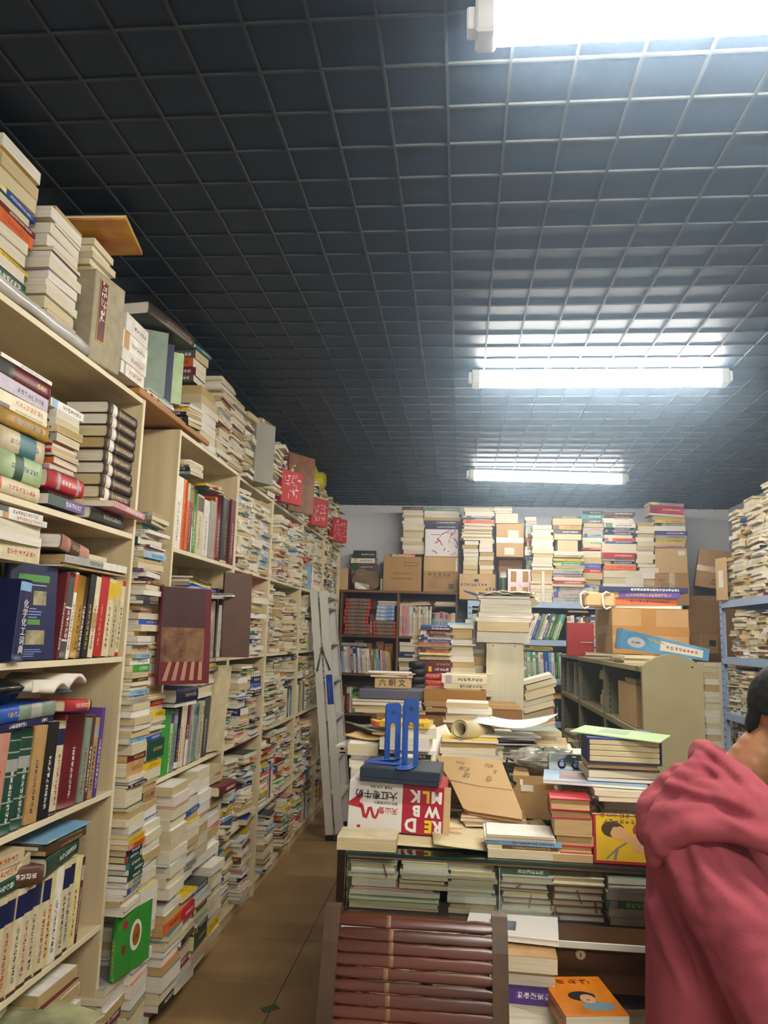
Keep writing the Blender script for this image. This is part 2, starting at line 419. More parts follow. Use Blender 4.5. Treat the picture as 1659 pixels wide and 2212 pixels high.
_spec = re.compile(r'^([a-z]{2})(\d+)([FSHT])(h?)(?:\+(-?\d+))?(?:@(-?\d+))?$')
def pile(F, a, z0, spec, where, z1=None, d0=0.0, W=.145, L=.205, seed=1, jit=.008, yawj=.05, keep=0, cr=None, roll=0.0, fit=True):
    """spec: words from top to bottom, e.g. 'cr20Fh+30@8': colour, mm thick, side out, h hardcover, +mm shifted right, @degrees turned"""
    rng = random.Random(seed * 7919 + int(a * 1000)); sp = [_spec.match(x).groups() for x in (spec.split() if isinstance(spec, str) else spec)]
    tot = sum(int(x[1]) for x in sp) / 1000.0; k = 1.0
    if z1 is not None: k = (z1 - z0) / tot
    z = z0; out = []
    for i in reversed(range(len(sp))):
        key, t, side, h, sh, ang = sp[i]; T = int(t) / 1000.0 * k
        w = W * rng.uniform(.9, 1.08); l = L * rng.uniform(.93, 1.06)
        M, wid, dep = lying(F, a + rng.uniform(-jit, jit) + (int(sh) / 1000 if sh else 0), d0 + rng.uniform(-.2, 1.0) * jit * 2.2, z, w, l, T - .0003, side, rng.uniform(-yawj, yawj) + (R(int(ang)) if ang else 0), roll)
        z += T
        b = rec(M, w, l, T - .0003, key, (where, i, 'flat'), 'hc' if h else 'pb', rng, keep=keep); out.append(b)
    return z
_up = re.compile(r'^([a-z]{2})(\d+)x(\d+)([SFC]?)(h?)$')
def row(F, a0, z0, spec, where, a1=None, d0=0.0, lean=0.0, seed=1, keep=0, depth=.15, bands=None):
    """upright books from left to right, e.g. 'rd34x240h': colour, mm thick, mm tall, hardcover"""
    rng = random.Random(seed * 104729 + int(a0 * 1000)); sp = [_up.match(x).groups() for x in spec.split()]
    tot = sum(int(x[1]) for x in sp) / 1000.0; k = (a1 - a0) / tot * math.cos(lean) if a1 is not None else 1.0
    a = a0; out = []
    for i, (key, t, h, o, hc) in enumerate(sp):
        T = int(t) / 1000 * k; L = int(h) / 1000; W = min(.19, L * .7) if depth is None else depth * rng.uniform(.95, 1.05)
        ln = lean; st = T / math.cos(ln)
        if o == 'C': W = T; Tc = .02; M = standing(F, a + W / 2, d0, z0, W, L, Tc, 0, 'C'); a += W; T = Tc
        else: M = standing(F, a + st / 2 + math.sin(ln) * L / 2, d0 + rng.uniform(-.002, .008), z0, W, L, T - .0006, ln, o or 'S'); a += st
        bd = None
        if bands and i in bands: bd = bands[i]
        out.append(rec(M, W, L, T - .0004, key, (where, i, 'up'), 'hc' if hc else 'pb', rng, bands=bd, keep=keep))
    return a
MIXES = {'aged': ('cr', 'cr', 'iv', 'wh', 'bg', 'tn', 'kr', 'cr', 'gy', 'mr', 'sg', 'wh', 'iv'), 'mixed': ('wh', 'cr', 'iv', 'gy', 'bl', 'rd', 'gr', 'ye', 'dg', 'bk', 'tl', 'or', 'mr', 'lb', 'wh', 'cr', 'bg', 'nv', 'pk', 'wh', 'iv'),
         'white': ('wh', 'wh', 'wh', 'cr', 'iv', 'gy', 'wh', 'rd', 'lb'), 'bright': ('rd', 'bl', 'gr', 'ye', 'lb', 'or', 'tl', 'pu', 'wh', 'cr', 'lg')}
def rand_spec(rng, h, mix='mixed', sides='FFFFSSHT', tmin=8, tmax=30):
    out = []; s = 0
    base = rng.choice(sides); bt = rng.uniform(tmin, tmax)
    while s < h * 1000 - tmin:
        if rng.random() < .3: base = rng.choice(sides); bt = rng.uniform(tmin, tmax)
        t = max(4, int(bt * rng.uniform(.55, 1.4))); t = min(t, max(4, int(h * 1000 - s)))
        out.append('%s%d%s%s' % (rng.choice(MIXES[mix]), t, base if rng.random() < .75 else rng.choice(sides), 'h' if rng.random() < .2 else '')); s += t
    return out
def rand_row(rng, a0, a1, F, z0, zmax, where, mix='mixed', d0=.01, lean=None, seed=0):
    sp = []; s = 0; w = (a1 - a0) * 1000; h0 = rng.uniform(.78, .95) * (zmax - z0) * 1000
    while s < w - 5:
        t = rng.randint(6, 34); t = min(t, int(w - s)); sp.append('%s%dx%d%s' % (rng.choice(MIXES[mix]), max(t, 5), min(h0, 260) * rng.uniform(.88, 1.0), 'h' if rng.random() < .3 else '')); s += t
    row(F, a0, z0, ' '.join(sp), where, d0=d0, lean=lean if lean is not None else rng.uniform(-.06, .06), seed=seed)
def fill(F, a0, a1, z0, z1, where, seed, mix='mixed', depth0=-.03, upright=.2, full=(.8, 1.0), aw=(.13, .2)):
    """cram one shelf bay with piles, some of them upright rows"""
    rng = random.Random(seed); a = a0; k = 0
    while a < a1 - .07:
        w = min(rng.uniform(*aw), a1 - a)
        wh = '%s pile, %s' % (ORD1[k] + ' left', where)
        if rng.random() < upright and w > .1:
            h = z0 + min((z1 - z0) * .95, .25)
            rand_row(rng, a, a + w, F, z0, h, '%s row, %s' % (ORD1[k] + ' left', where), mix, seed=seed * 31 + k)
            if z1 - h > .03: pile(F, a + w / 2, h, rand_spec(rng, z1 - h - .015, mix), wh, seed=seed + k, d0=.0, L=max(w, .13) * .98, W=.13)
        else:
            h = (z1 - z0) * rng.uniform(*full)
            pile(F, a + w / 2, z0, rand_spec(rng, h, mix), wh, seed=seed * 13 + k, d0=depth0 + rng.uniform(-.03, .045), L=w * .99, W=w * .78 if w > .16 else .13, jit=.012, yawj=rng.choice((.06, .12, .24)), roll=rng.choice((0, 0, 0, rng.uniform(-.07, .07))))
        a += w; k += 1

# ------------------------------------------------------------------ the room
XL, XR, YB, YF, ZC = -1.50, 2.63, 7.84, -2.4, 2.83
WALLM = mat('white_plaster', 'd6d8de', 0.85, var=0.04, scale=2.0, bump=0.02)
def wall(name, *b):
    o = MB(); o.box(*b); ob = o.build(name, WALLM); tag(ob, kind='structure'); return ob
wall('wall_left', XL - .1, XL, YF, YB, 0, 3.1)
wall('wall_right', XR, XR + .1, YF, YB, 0, 3.1)
wall('wall_back', XL - .1, XR + .1, YB, YB + .1, 0, 3.1)
wall('wall_front', XL - .1, XR + .1, YF - .1, YF, 0, 3.1)
FLOORM = mat('floor_vinyl', 'a5875b', 0.42, var=0.10, scale=3.0, stretch=(1.5, .5, 1), bump=0.01, col2='8d7048')
FLOORJ = mat('floor_joint', '4a3a24', 0.8)
fl = MB(); fl.box(XL, XR, YF, YB, -.08, -.004); floor = fl.build('floor', FLOORJ); tag(floor, kind='structure')
rt = random.Random(5); tile_me = {}
for i in range(9):
    for j in range(21):
        x0 = -1.74 + .5 * i; y0 = -2.47 + .5 * j
        xa, xb, ya, yb = max(x0 + .0015, XL), min(x0 + .4985, XR), max(y0 + .0015, YF), min(y0 + .4985, YB)
        if xb - xa < .02 or yb - ya < .02: continue
        key = (round(xb - xa, 3), round(yb - ya, 3))
        if key not in tile_me:
            b = MB(); b.box(-key[0] / 2, key[0] / 2, -key[1] / 2, key[1] / 2, -.0045, 0, cut=.0012); tile_me[key] = b.mesh('floor_tile', [FLOORM])
        link('floor_tile', tile_me[key], floor, ((xa + xb) / 2, (ya + yb) / 2, rt.uniform(-.0004, .0004)))
# ceiling: dark panel with a grid of slim bars under it
CEILM = mat('ceiling_panel_dark', '1f2835', 0.5, var=0.08, scale=1.2, spec=0.3)
GRIDM = mat('ceiling_grid_bar', '3f4142', 0.7, var=0.08, scale=4, spec=0.15)
cm = MB(); cm.box(XL, XR, YF, YB, ZC + .007, ZC + .12); ceiling = cm.build('ceiling', CEILM); tag(ceiling, kind='structure')
CEILM.node_tree.nodes['Principled BSDF'].inputs['Specular Tint'].default_value = (.5, .68, 1, 1)
GP = .15
b = MB(); b.box(-.0035, .0035, YF, YB, 0, .009); me_l = b.mesh('grid_bar', [GRIDM])
b = MB(); b.box(XL, XR, -.0035, .0035, 0.0008, .0085); me_t = b.mesh('grid_bar', [GRIDM])
x = -.05 - GP * 9
while x < XR:
    if x > XL: link('grid_bar', me_l, ceiling, (x, 0, ZC))
    x += GP
y = 1.625 - GP * 26
while y < YB:
    if y > YF: link('grid_bar', me_t, ceiling, (0, y, ZC))
    y += GP

# ------------------------------------------------------------------ tube lamps
def glow_material(k=1.0):
    m, nt, b = node_mat('lamp_diffuser_glow')
    b.inputs['Base Color'].default_value = (.9, .95, 1, 1)
    b.inputs['Emission Color'].default_value = (1.0, 0.955, 0.87, 1); b.inputs['Emission Strength'].default_value = LAMP_STRENGTH * k
    return m
LAMPBODY = mat('lamp_white_body', 'd8d8d2', 0.4); LAMPCAP = mat('lamp_end_cap', 'c9c3b0', 0.4)
def tube_lamp(x0, x1, y, yr, label, k=1.0):
    t = thing('tube_lamp', label, 'lamp', ((x0 + x1) / 2, y, ZC), math.atan2(yr, x1 - x0)); h = (x1 - x0) / 2
    box_part('lamp_body', LAMPBODY, t, -h, h, -.022, .022, -.022, 0, .003)
    b = MB(); pts = [(.036 * math.cos(a), -.052 + .034 * math.sin(a)) for a in [PI * .3 - (PI * 1.6) * i / 18 for i in range(19)]]
    pr = [(p[0], p[1]) for p in pts]; b.prism(pr, -h + .045, h - .045, axis='X'); b.build('lamp_tube', glow_material(k), t)
    for s in (-1, 1):
        e = MB(); e.box(s * (h - .022) - .022, s * (h - .022) + .022, -.036, .036, -.084, -.004, cut=.006); e.build('end_cap', LAMPCAP, t)
        e = MB(); e.box(s * (h + .006) - .012, s * (h + .006) + .012, -.02, .02, -.064, -.012, cut=.004); e.build('lamp_holder', LAMPBODY, t)
tube_lamp(.014, 1.274, 1.46, .0, 'glowing white tube lamp nearest the camera, cut by the top right corner')
tube_lamp(.04, 1.28, 3.74, .0, 'glowing white tube lamp in the middle of the dark grid ceiling')
tube_lamp(.045, 1.30, 6.12, .12, 'glowing white tube lamp farthest back, above the cardboard boxes', .42)
tube_lamp(.03, 1.27, -.85, .0, 'added unseen white tube lamp on the ceiling behind the camera', 1.35)  # unseen lamp, assumed to continue the row, added to light the near shelves

# ------------------------------------------------------------------ left wall of bookcases
def bookcase(label, y0, y1, zs, top, x0=-1.46, x1=-1.17, M=LAM, th=.018, nolow=False, edge=LAM_EDGE, back=None):
    t = thing('bookcase', label, 'bookcase', ((x0 + x1) / 2, (y0 + y1) / 2, 0)); ox, oy = (x0 + x1) / 2, (y0 + y1) / 2
    def part(n, m, a, b_, c, d, e, f):
        return box_part(n, m, t, a - ox, b_ - ox, c - oy, d - oy, e, f, .0015)
    part('side_panel', M['Z'], x0, x1, y0, y0 + th, 0, top); part('side_panel', M['Z'], x0, x1, y1 - th, y1, 0, top)
    part('back_panel', M['Z'], x0, x0 + .006, y0 + th, y1 - th, .05, top)
    part('top_panel', M['Y'], x0 + .006, x1 - .001, y0 + th, y1 - th, top - th, top)
    for z in zs: part('shelf', M['Y'], x0 + .006, x1 - .002, y0 + th, y1 - th, z - th, z)
    part('base_board', M['Y'], x1 - .03, x1 - .012, y0 + th, y1 - th, 0, zs[-1] - th)
    for yy in (y0, y1 - th):
        part('front_edging', edge, x1, x1 + .0012, yy, yy + th, 0, top)
    for z in list(zs) + [top]:
        part('front_edging', edge, x1 - .0019, x1 - .0007, y0 + th, y1 - th, z - th, z)
    return t
Z1 = [1.83, 1.40, .955, .53, .09]
Z2 = [1.83, 1.37, .92, .47, .08]
bookcase('pale laminate bookcase nearest the camera at the left edge', 1.62, 2.64, Z1, 2.33)
bookcase('pale laminate bookcase behind the narrow gap, tall blank side showing', 3.0, 3.86, Z2, 2.32)
bookcase('pale laminate bookcase between the gap-side one and the pair by the ladder', 3.865, 4.615, Z2, 2.31)
bookcase('pale laminate bookcase just before the aluminium ladder', 4.62, 5.555, Z2, 2.31)
bookcase('pale laminate bookcase behind the aluminium ladder', 5.56, 6.46, Z2, 2.31)
bookcase('pale laminate bookcase in the far left corner beyond the ladder', 6.465, 7.365, Z2, 2.31)
b = MB(); b.box(-.13, .13, -.39, .39, -.012, .012, cut=.003); o = b.build('wooden_plank', OAK, None, (-1.29, 2.95, 2.345)); tag(o, 'orange wooden plank bridging the gap between the first two bookcases', 'plank')

# ------------------------------------------------------------------ nearest bookcase, row by row
c1 = 'nearest bookcase'
b = MB(); b.tube([(-1.19, 1.995, .9553), (-1.185, 2.005, .9553), (-1.19, 2.018, .9553), (-1.197, 2.012, .9553), (-1.203, 2.022, .9553)], .0016, 5)
kb = [q for q in C.objects if q.get('label', '').startswith('pale laminate bookcase nearest')][0]; q = b.build('red_pen_mark', REDINK, kb); q.location = (-kb.location.x, -kb.location.y, 0)
K = 5
# top of the case (z 2.33), piles below the ceiling
pile(LEFT, 1.66, 2.331, 'wh22H wh24H ye16S wh26H gy20H wh24H li22S wh26H wh22H', 'rear left pile, top of nearest bookcase', z1=2.70, d0=.10, W=.17, L=.22, keep=K, seed=3)
pile(LEFT, 1.80, 2.331, 'cr24H ye12S cr24H cr26H bl10S gy22H mr10S or24S wh20H cr22H ye8S wh20H dk20S wh14H sg12S cr18H', 'front left pile, top of nearest bookcase', z1=2.765, d0=.03, W=.17, L=.21, keep=K, seed=4)
pile(LEFT, 2.02, 2.331, 'dg10H cr22H mr8H wh20H wh22H mr8H wh18H li20H cr18H tn14H cr16H bk6H bg20H mr8H cr24H', 'middle pile, top of nearest bookcase', z1=2.70, d0=.0, W=.17, L=.23, keep=K, seed=5)
pile(LEFT, 2.275, 2.633, 'cr26H wh30H wh26H cr24H db20H', 'right pile, on grey slipcase, top of nearest bookcase', z1=2.742, d0=.02, W=.15, L=.20, keep=K, seed=6)
t = thing('picture_album', 'thin yellow and orange picture album lying on the topmost right pile', 'album', (-1.24, 2.25, 2.762), 0, (R(3), R(-6), R(12)))
b = MB(); b.box(-.15, .15, -.13, .13, 0, .008, cut=.001); b.build('album_cover', mat('album_yellow', 'd9a81f', .45, var=.25, scale=9, col2='b5501c'), t)
b = MB(); b.box(-.148, .146, -.128, .128, .0082, .012); b.build('page_block', PAPER, t)
b = MB(); b.box(-.15, .15, -.13, .13, .0122, .0142); b.build('album_back', OLDPAPER, t)
# slipcase with a dark title label
t = thing('book_slipcase', 'grey cloth slipcase with dark red title label standing on nearest bookcase', 'slipcase', (-1.235, 2.29, 2.331), R(-7))
box_part('case', mat('slipcase_cloth', 'b3aa8e', .85, var=.12, scale=25, bump=.2), t, -.11, .075, -.085, .085, 0, .30, .003)
b = MB(); b.box(.0752, .0762, -.06, -.015, .07, .275); lb = b.build('title_label', mat('label_dark', '3a1713', .5, var=.2, scale=30, col2='7a1020'), t)
b = MB()
for z0_, z1_, y0_, y1_ in ((.07, .073, -.06, -.015), (.272, .275, -.06, -.015), (.07, .275, -.06, -.057), (.07, .275, -.018, -.015)): b.box(.0762, .0768, y0_, y1_, z0_, z1_)
b.build('label_border', GOLDINK, lb)
rr = random.Random(8); b = MB()
for i in range(5):
    zc = .255 - i * .027
    for k in range(7): yy = rr.uniform(-.05, -.027); zz = zc + rr.uniform(-.011, .011); b.box(.0762, .0767, yy, yy + (rr.uniform(.004, .02) if k % 2 else .003), zz, zz + (.003 if k % 2 else rr.uniform(.006, .014)))
b.build('label_characters', WHITEINK, lb)
# rolled plastic sheet along the front edge
o = MB(); o.tube([(-1.176, 1.63 + .055 * i, 2.352 + .002 * math.sin(i * 1.7)) for i in range(11)], [.019 + .002 * math.sin(i) for i in range(11)], 10)
o = o.build('plastic_roll', mat('shiny_plastic_sheet', 'd5d4cf', .18, var=.1, scale=14)); tag(o, 'shiny grey rolled plastic sheet along the top front edge of nearest bookcase', 'roll')
pile(LEFT, 2.50, 2.36, 'wh48S wh48S wh34S wh34S', 'white boxed set above the plank', z1=2.575, d0=-.01, W=.19, L=.20, keep=K, seed=9, jit=.003, yawj=.015)
# things over the gap
M_, _, _ = lying(LEFT, 2.82, -.02, 2.665, .30, .36, .05, 'S', R(-8)); rec(M_, .30, .36, .05, 'db', 'large flat dark brown album above the gap', 'hc', keep=9, label='large dark brown album lying across the green books above the gap', ink=lin('8a6a4a'))
pile(LEFT, 2.80, 2.358, 'gy10S wh12S dg14S', 'flat books under the grey-green book above the gap', d0=.0, W=.2, L=.24, keep=3)
M_ = standing(LEFT, 2.76, .06, 2.395, .17, .26, .03, 0, 'C', R(-58)); rec(M_, .17, .26, .03, 'sg', 'upright', 'hc', keep=9, label='grey-green hardcover standing cover-out above the gap between bookcases')
M_ = standing(LEFT, 2.86, .07, 2.395, .16, .25, .024, 0, 'C', R(-60)); rec(M_, .16, .25, .024, 'nv', 'upright', 'hc', keep=9, label='navy-backed hardcover standing behind the grey-green book above the gap')
M_ = standing(LEFT, 2.95, .045, 2.42, .13, .22, .026, 0, 'C', R(-50)); rec(M_, .13, .22, .026, 'lg', 'upright', 'pb', keep=9, label='light green paperback with a barcode on its back, standing above the gap')
# barcode on the pale green back cover
t = BOOKS[-1]; t['extra'] = 'barcode'
pile(LEFT, 3.11, 2.358, 'dg12T wh8T ye14T wh8T bk16T db18T bk20T', 'sloping dark pile above the second bookcase', d0=-.03, W=.19, L=.27, keep=4, roll=R(7))
pile(LEFT, 3.36, 2.321, 'tn24F cr22F kr20F cr24F iv24F br20F bk20F', 'left pile, top of second bookcase', z1=2.60, keep=2, seed=21, W=.17)
pile(LEFT, 3.30, 2.61, 'tl8S dg20T or20T mr18T dg14T', 'upper left pile, top of second bookcase', z1=2.775, keep=2, seed=22, W=.17, d0=.03, roll=R(3))
pile(LEFT, 3.58, 2.321, rand_spec(random.Random(31), .40, 'aged'), 'middle pile, top of second bookcase', d0=-.01, seed=23)
pile(LEFT, 3.76, 2.321, rand_spec(random.Random(32), .36, 'aged'), 'right pile, top of second bookcase', d0=-.02, seed=24)

# row 1 (z 1.83 .. 2.31)
pile(LEFT, 1.885, 1.832, 'wh9S mr34Sh li30S cr26S cr9S gd34Sh bg52Sh lg56Sh cr36Sh', 'left pile, top shelf, nearest bookcase', z1=2.185, d0=.0, W=.15, L=.25, keep=K, seed=41, jit=.004, yawj=.02)
tp = BOOKS[-9:]
tp[7]['bands'] = [(.28, .72, 'mr'), (.72, 1.0, 'dg')]; tp[2]['bands'] = [(.16, .46, tuple(lin('2f6f78')))]; tp[1]['bands'] = [(.40, .58, 'dk')]
pile(LEFT, 2.165, 1.832, 'wh20S wh18T wh20T cr18T gy20T ye5T rd7T wh8T rd7T wh6T tl5T or12T wh6T li10T db34Th bg26F bg24F gy8F', 'second pile, top shelf, nearest bookcase', z1=2.165, d0=.02, W=.145, L=.20, keep=K, seed=42)
M_, _, _ = lying(LEFT, 2.11, -.015, 1.885, .15, .21, .052, 'S'); rec(M_, .15, .21, .052, 'rd', 'x', 'hc', keep=9, label='thick red hardcover with silver bands near the foot of the top shelf', bands=[(.14, .2, 'gy'), (.66, .74, 'gy')], ink=INKS[0])
M_, _, _ = lying(LEFT, 2.13, -.012, 1.838, .15, .21, .03, 'S'); rec(M_, .15, .21, .03, 'pu', 'x', 'pb', keep=9, label='purple and green paperback lying under the thick red hardcover', bands=[(.55, 1., 'dk')])
pile(LEFT, 2.475, 1.905, 'db42Sh db40Sh db42Sh db40Sh db44Sh db40Sh db42Sh db42Sh wh10S', 'right pile, top shelf, nearest bookcase', z1=2.245, d0=.0, W=.15, L=.225, keep=K, seed=43, jit=.003, yawj=.012)
for bk in BOOKS[-8:]: bk['ink'] = INKS[2]; bk['bands'] = [(.60, .615, 'gd'), (.72, .86, 'wh'), (.90, .915, 'gd')]
M_, _, _ = lying(LEFT, 2.47, -.05, 1.882, .16, .29, .02, 'S', R(4)); rec(M_, .16, .29, .02, 'pk', 'x', 'pb', keep=9, label='dusty pink paperback sticking out past the upright on the top shelf', ink=INKS[0])
M_, _, _ = lying(LEFT, 2.42, .0, 1.838, .16, .26, .04, 'S', R(2)); rec(M_, .16, .26, .04, 'dg', 'x', 'hc', keep=9, label='dark worn book lying under the dusty pink paperback on the top shelf')

# row 2 (z 1.40 .. 1.81)
row(LEFT, 1.75, 1.402, 'pb46x255 nv20x250', 'far left of second shelf, nearest bookcase', d0=.0, lean=.03, keep=K)
M_ = standing(LEFT, 2.07, .02, 1.402, .185, .265, .022, -.05, 'C', R(-12)); rec(M_, .185, .265, .022, 'nv', 'x', 'hc', keep=9, label='large dark blue book standing cover-out on the second shelf')
BOOKS[-1]['extra'] = 'bluecover'
M_ = standing(LEFT, 1.95, -.02, 1.402, .15, .215, .052, .06, 'S'); rec(M_, .15, .215, .052, 'nv', 'x', 'hc', keep=9, label='thick navy dictionary spine in front of the dark blue cover', bands=[(.86, .97, 'lb')], ink=lin('20255c'))
BOOKS[-1]['extra'] = 'dictspine'
row(LEFT, 2.172, 1.402, 'mr12x258 mr34x255h wh14x262 gd34x252h br22x250h bk30x262 cr26x258 rd52x262 cr40x258 bg34x262 cr22x258', 'second shelf, nearest bookcase', a1=2.585, lean=.085, keep=K + 1, bands={1: [(.0, .2, 'dg'), (.2, .22, 'wh'), (.58, .60, 'wh'), (.6, .95, 'dg')], 6: [(.35, .55, 'tn')], 10: [(.0, .05, 'rd'), (.93, 1., 'rd')]})
pile(LEFT, 2.36, 1.672, 'gy24S bk7S tn6S', 'flat books over the uprights, second shelf, nearest bookcase', d0=-.01, W=.17, L=.43, keep=K, seed=51, jit=.004, yawj=.02)
BOOKS[-1]['bands'] = [(.0, .42, 'wh')]; BOOKS[-1]['ink'] = INKS[1]
M_, _, _ = lying(LEFT, 2.40, .03, 1.71, .14, .2, .022, 'F'); rec(M_, .14, .2, .022, 'tn', 'x', 'pb', keep=9, label='tan paperback lying alone at the back right of the second shelf')
M_, _, _ = lying(LEFT, 2.22, .0, 1.712, .15, .24, .045, 'S', R(8), roll=R(-5)); rec(M_, .15, .24, .045, 'br', 'x', 'hc', keep=9, label='thick brown book in clear wrap lying on the second shelf', bands=[(.0, .35, 'pb'), (.7, 1., 'pb')], ink=INKS[2])
pile(LEFT, 1.90, 1.665, 'wh16S wh14S cr26F cr22F cr40S', 'pile of white and cream books, second shelf, nearest bookcase', z1=1.80, d0=-.02, W=.15, L=.22, keep=K, seed=52)
M_, _, _ = lying(LEFT, 1.91, .06, 1.62, .1, .16, .045, 'S', R(20)); rec(M_, .1, .16, .045, 'bk', 'x', 'hc', keep=9, label='small black wrapped book lying behind the pinkish upright book', ink=INKS[2])

# row 3 (z .955 .. 1.38)
row(LEFT, 1.80, .957, 'cr28x255 bk40x262 pb34x262 dk38x262h dk38x262h tn40x262 bk34x266 cr30x262h mr78x272h sg24x255 br14x262 tn20x250 pu14x280', 'third shelf, nearest bookcase', a1=2.50, lean=.07, keep=K + 1,
    bands={3: [(.1, .115, 'gy'), (.3, .315, 'gy'), (.55, .565, 'gy'), (.78, .795, 'gy'), (.6, .72, 'gy'), (.9, .91, 'gy')], 4: [(.1, .115, 'gy'), (.3, .315, 'gy'), (.55, .565, 'gy'), (.78, .795, 'gy'), (.6, .72, 'gy'), (.9, .91, 'gy')], 7: [(.74, .92, 'nv'), (.0, .04, 'db')], 9: [(.3, .31, 'gy'), (.6, .61, 'gy')]})
pile(LEFT, 2.02, 1.223, 'bl42Sh nv20S', 'flat pair over uprights, third shelf, nearest bookcase', d0=-.012, W=.17, L=.36, keep=K + 1, seed=61, jit=.01, yawj=.05)
BOOKS[-1]['bands'] = [(.0, .2, 'sg'), (.2, .34, 'gy'), (.34, .5, 'sg')]; BOOKS[-2]['bands'] = [(.18, .4, 'nv')]
M_, _, _ = lying(LEFT, 2.33, .0, 1.242, .15, .22, .034, 'S', R(7), roll=R(-4)); rec(M_, .15, .22, .034, 'rd', 'x', 'hc', keep=9, label='red hardcover lying on the maroon upright book, third shelf', bands=[(.0, .06, 'bk'), (.06, .12, 'ye')])
t = thing('open_magazine', 'open white magazine slumped on the red book on the third shelf', 'magazine', (-1.25, 2.22, 1.292), R(8))
for s in (-1, 1):
    o = MB(); o.grid(lambda u, v, s=s: (-.10 + .2 * v, s * (.002 + .13 * u), .012 + .052 * math.sin(PI * min(1, u * .62 + .12)) - .02 * u), 10, 2); o = o.build('page_spread', PAPER, t); solid(o, .012)
o = MB(); o.box(-.1, .1, -.018, .018, .016, .019); o.build('centre_fold', mat('magazine_blue', '5d7fb0', .5), t)
t = thing('black_bag', 'crumpled black bag lying at the left end of the third shelf', 'bag', (-1.27, 1.95, 1.288))
def bagf(u, v):
    a = 2 * PI * u; h = PI * v - PI / 2; n = mnoise.noise(Vector((math.cos(a) * 2, math.sin(a) * 2, v * 4))) * .25 + 1
    return (.10 * math.cos(h) * math.cos(a) * n, .15 * math.cos(h) * math.sin(a) * n, .036 + .034 * math.sin(h) * n)
o = MB(); o.grid(bagf, 24, 12); o.build('bag_body', mat('black_bag_plastic', '1b1c1f', .3, var=.3, scale=20, bump=.5), t)
o = MB(); o.box(.11, .113, .09, .12, .03, .06); o.build('white_tag', PAPER, t)

# row 4 (z .53 .. .935)
sp = 'cr30x262 cr34x262 bg34x262 cr34x262 cr36x262 cr34x262 cr34x262 py26x262 wh28x262 cr32x262 cr30x262 py34x258 mr12x250'
row(LEFT, 1.95, .532, sp, 'fourth shelf, nearest bookcase', a1=2.46, lean=.06, keep=K + 1, bands={i: [(.72, .94, 'nv'), (.0, .035, 'br')] for i in range(13) if i not in (7, 8, 11, 12)})
pile(LEFT, 1.97, .795, 'bg34S cr30S dk46Sh', 'left flat pile, fourth shelf, nearest bookcase', d0=-.01, W=.16, L=.26, keep=K, seed=71)
M_, _, _ = lying(LEFT, 2.30, -.01, .800, .16, .22, .055, 'S', R(5), roll=R(3)); rec(M_, .16, .22, .055, 'dk', 'x', 'hc', keep=9, label='dark green hardcover with pale lettering lying on the cream set', ink=INKS[0])
pile(LEFT, 2.32, .856, 'lb5S gy6S dg12S br14S', 'magazines on the dark green hardcover, fourth shelf', d0=-.01, W=.2, L=.27, keep=K, seed=72)
o = MB(); o.box(-.003, .003, -.026, .026, -.02, .02); o = o.build('paper_tag', OLDPAPER, None, (-1.186, 2.135, .85), (R(20), R(8), R(5))); tag(o, 'small cream paper tag hanging from a brown book on the fourth shelf', 'tag')
M_, _, _ = lying(LEFT, 2.10, .02, .802, .12, .15, .05, 'S', R(-25), roll=R(-8)); rec(M_, .15, .2, .05, 'br', 'x', 'hc', keep=9, label='brown book propped between the flat piles on the fourth shelf')

# row 5 (z .09 .. .51)
pile(LEFT, 2.36, .092, 'wh18H mr7H wh16H wh14H wh16H wh18H cr22H wh20H iv24H gy20H cr30H', 'right pile, bottom shelf, nearest bookcase', z1=.47, d0=-.02, W=.2, L=.27, keep=4, seed=81)
pile(LEFT, 2.13, .092, 'wh14F sg22T ye12F gy16F cr30F wh30F cr40F iv40F', 'middle pile, bottom shelf, nearest bookcase', z1=.40, d0=-.05, W=.22, L=.27, keep=4, seed=82)
t = thing('landscape_magazine', 'landscape-covered magazine lying slanted on the bottom shelf', 'magazine', (-1.16, 2.16, .428), 0, (R(-2), R(3), R(-14)))
o = MB(); o.box(-.14, .14, -.16, .16, 0, .007, cut=.001); o.build('page_block', PAPER, t)
o = MB(); o.box(-.1405, .1405, -.1605, .1605, .0071, .0078); o.build('magazine_cover', mat('landscape_print', 'cfcf9c', .35, var=.3, scale=7, col2='4c544a'), t)
M_, _, _ = lying(LEFT, 2.02, .02, .462, .19, .27, .02, 'F', R(10)); rec(M_, .19, .27, .02, 'lg', 'x', 'pb', keep=9, label='pale green paperback lying above the landscape magazine')

# ------------------------------------------------------------------ pile in the gap between the first two bookcases
g = 'gap between first two bookcases'
z = pile(LEFT, 2.72, .0, 'gy16H iv14H cr20F wh20F mr26S gy24S li24F wh20F bl6F wh22F cr22F', 'lowest left pile, ' + g, z1=.33, d0=-.03, L=.15, W=.2, keep=2, seed=91)
M_ = standing(LEFT, 2.775, -.055, .335, .21, .2, .02, 0, 'C', R(-10)); rec(M_, .21, .2, .02, 'gr', 'x', 'hc', keep=9, label='bright green picture book standing cover-out low in the gap'); BOOKS[-1]['extra'] = 'greencover'
pile(LEFT, 2.725, .54, 'gy12S ye14S or14S nv18S dk16S dk16S dk16S dk16S gy18S gy16S wh14F wh14F wh14F wh14F', 'lower left pile, ' + g, z1=.80, d0=-.06, L=.13, W=.2, keep=3, seed=92)
pile(LEFT, 2.87, .0, 'wh18F wh18F wh18F wh18F dk6F wh18F wh18F gr8F py60F wh14F wh18F cr16F wh12F bl8F wh20F cr20F or26F cr20F tl12F wh34F gy18F wh22F cr20F', 'lower right pile, ' + g, z1=.80, d0=-.06, L=.15, W=.2, keep=3, seed=93)
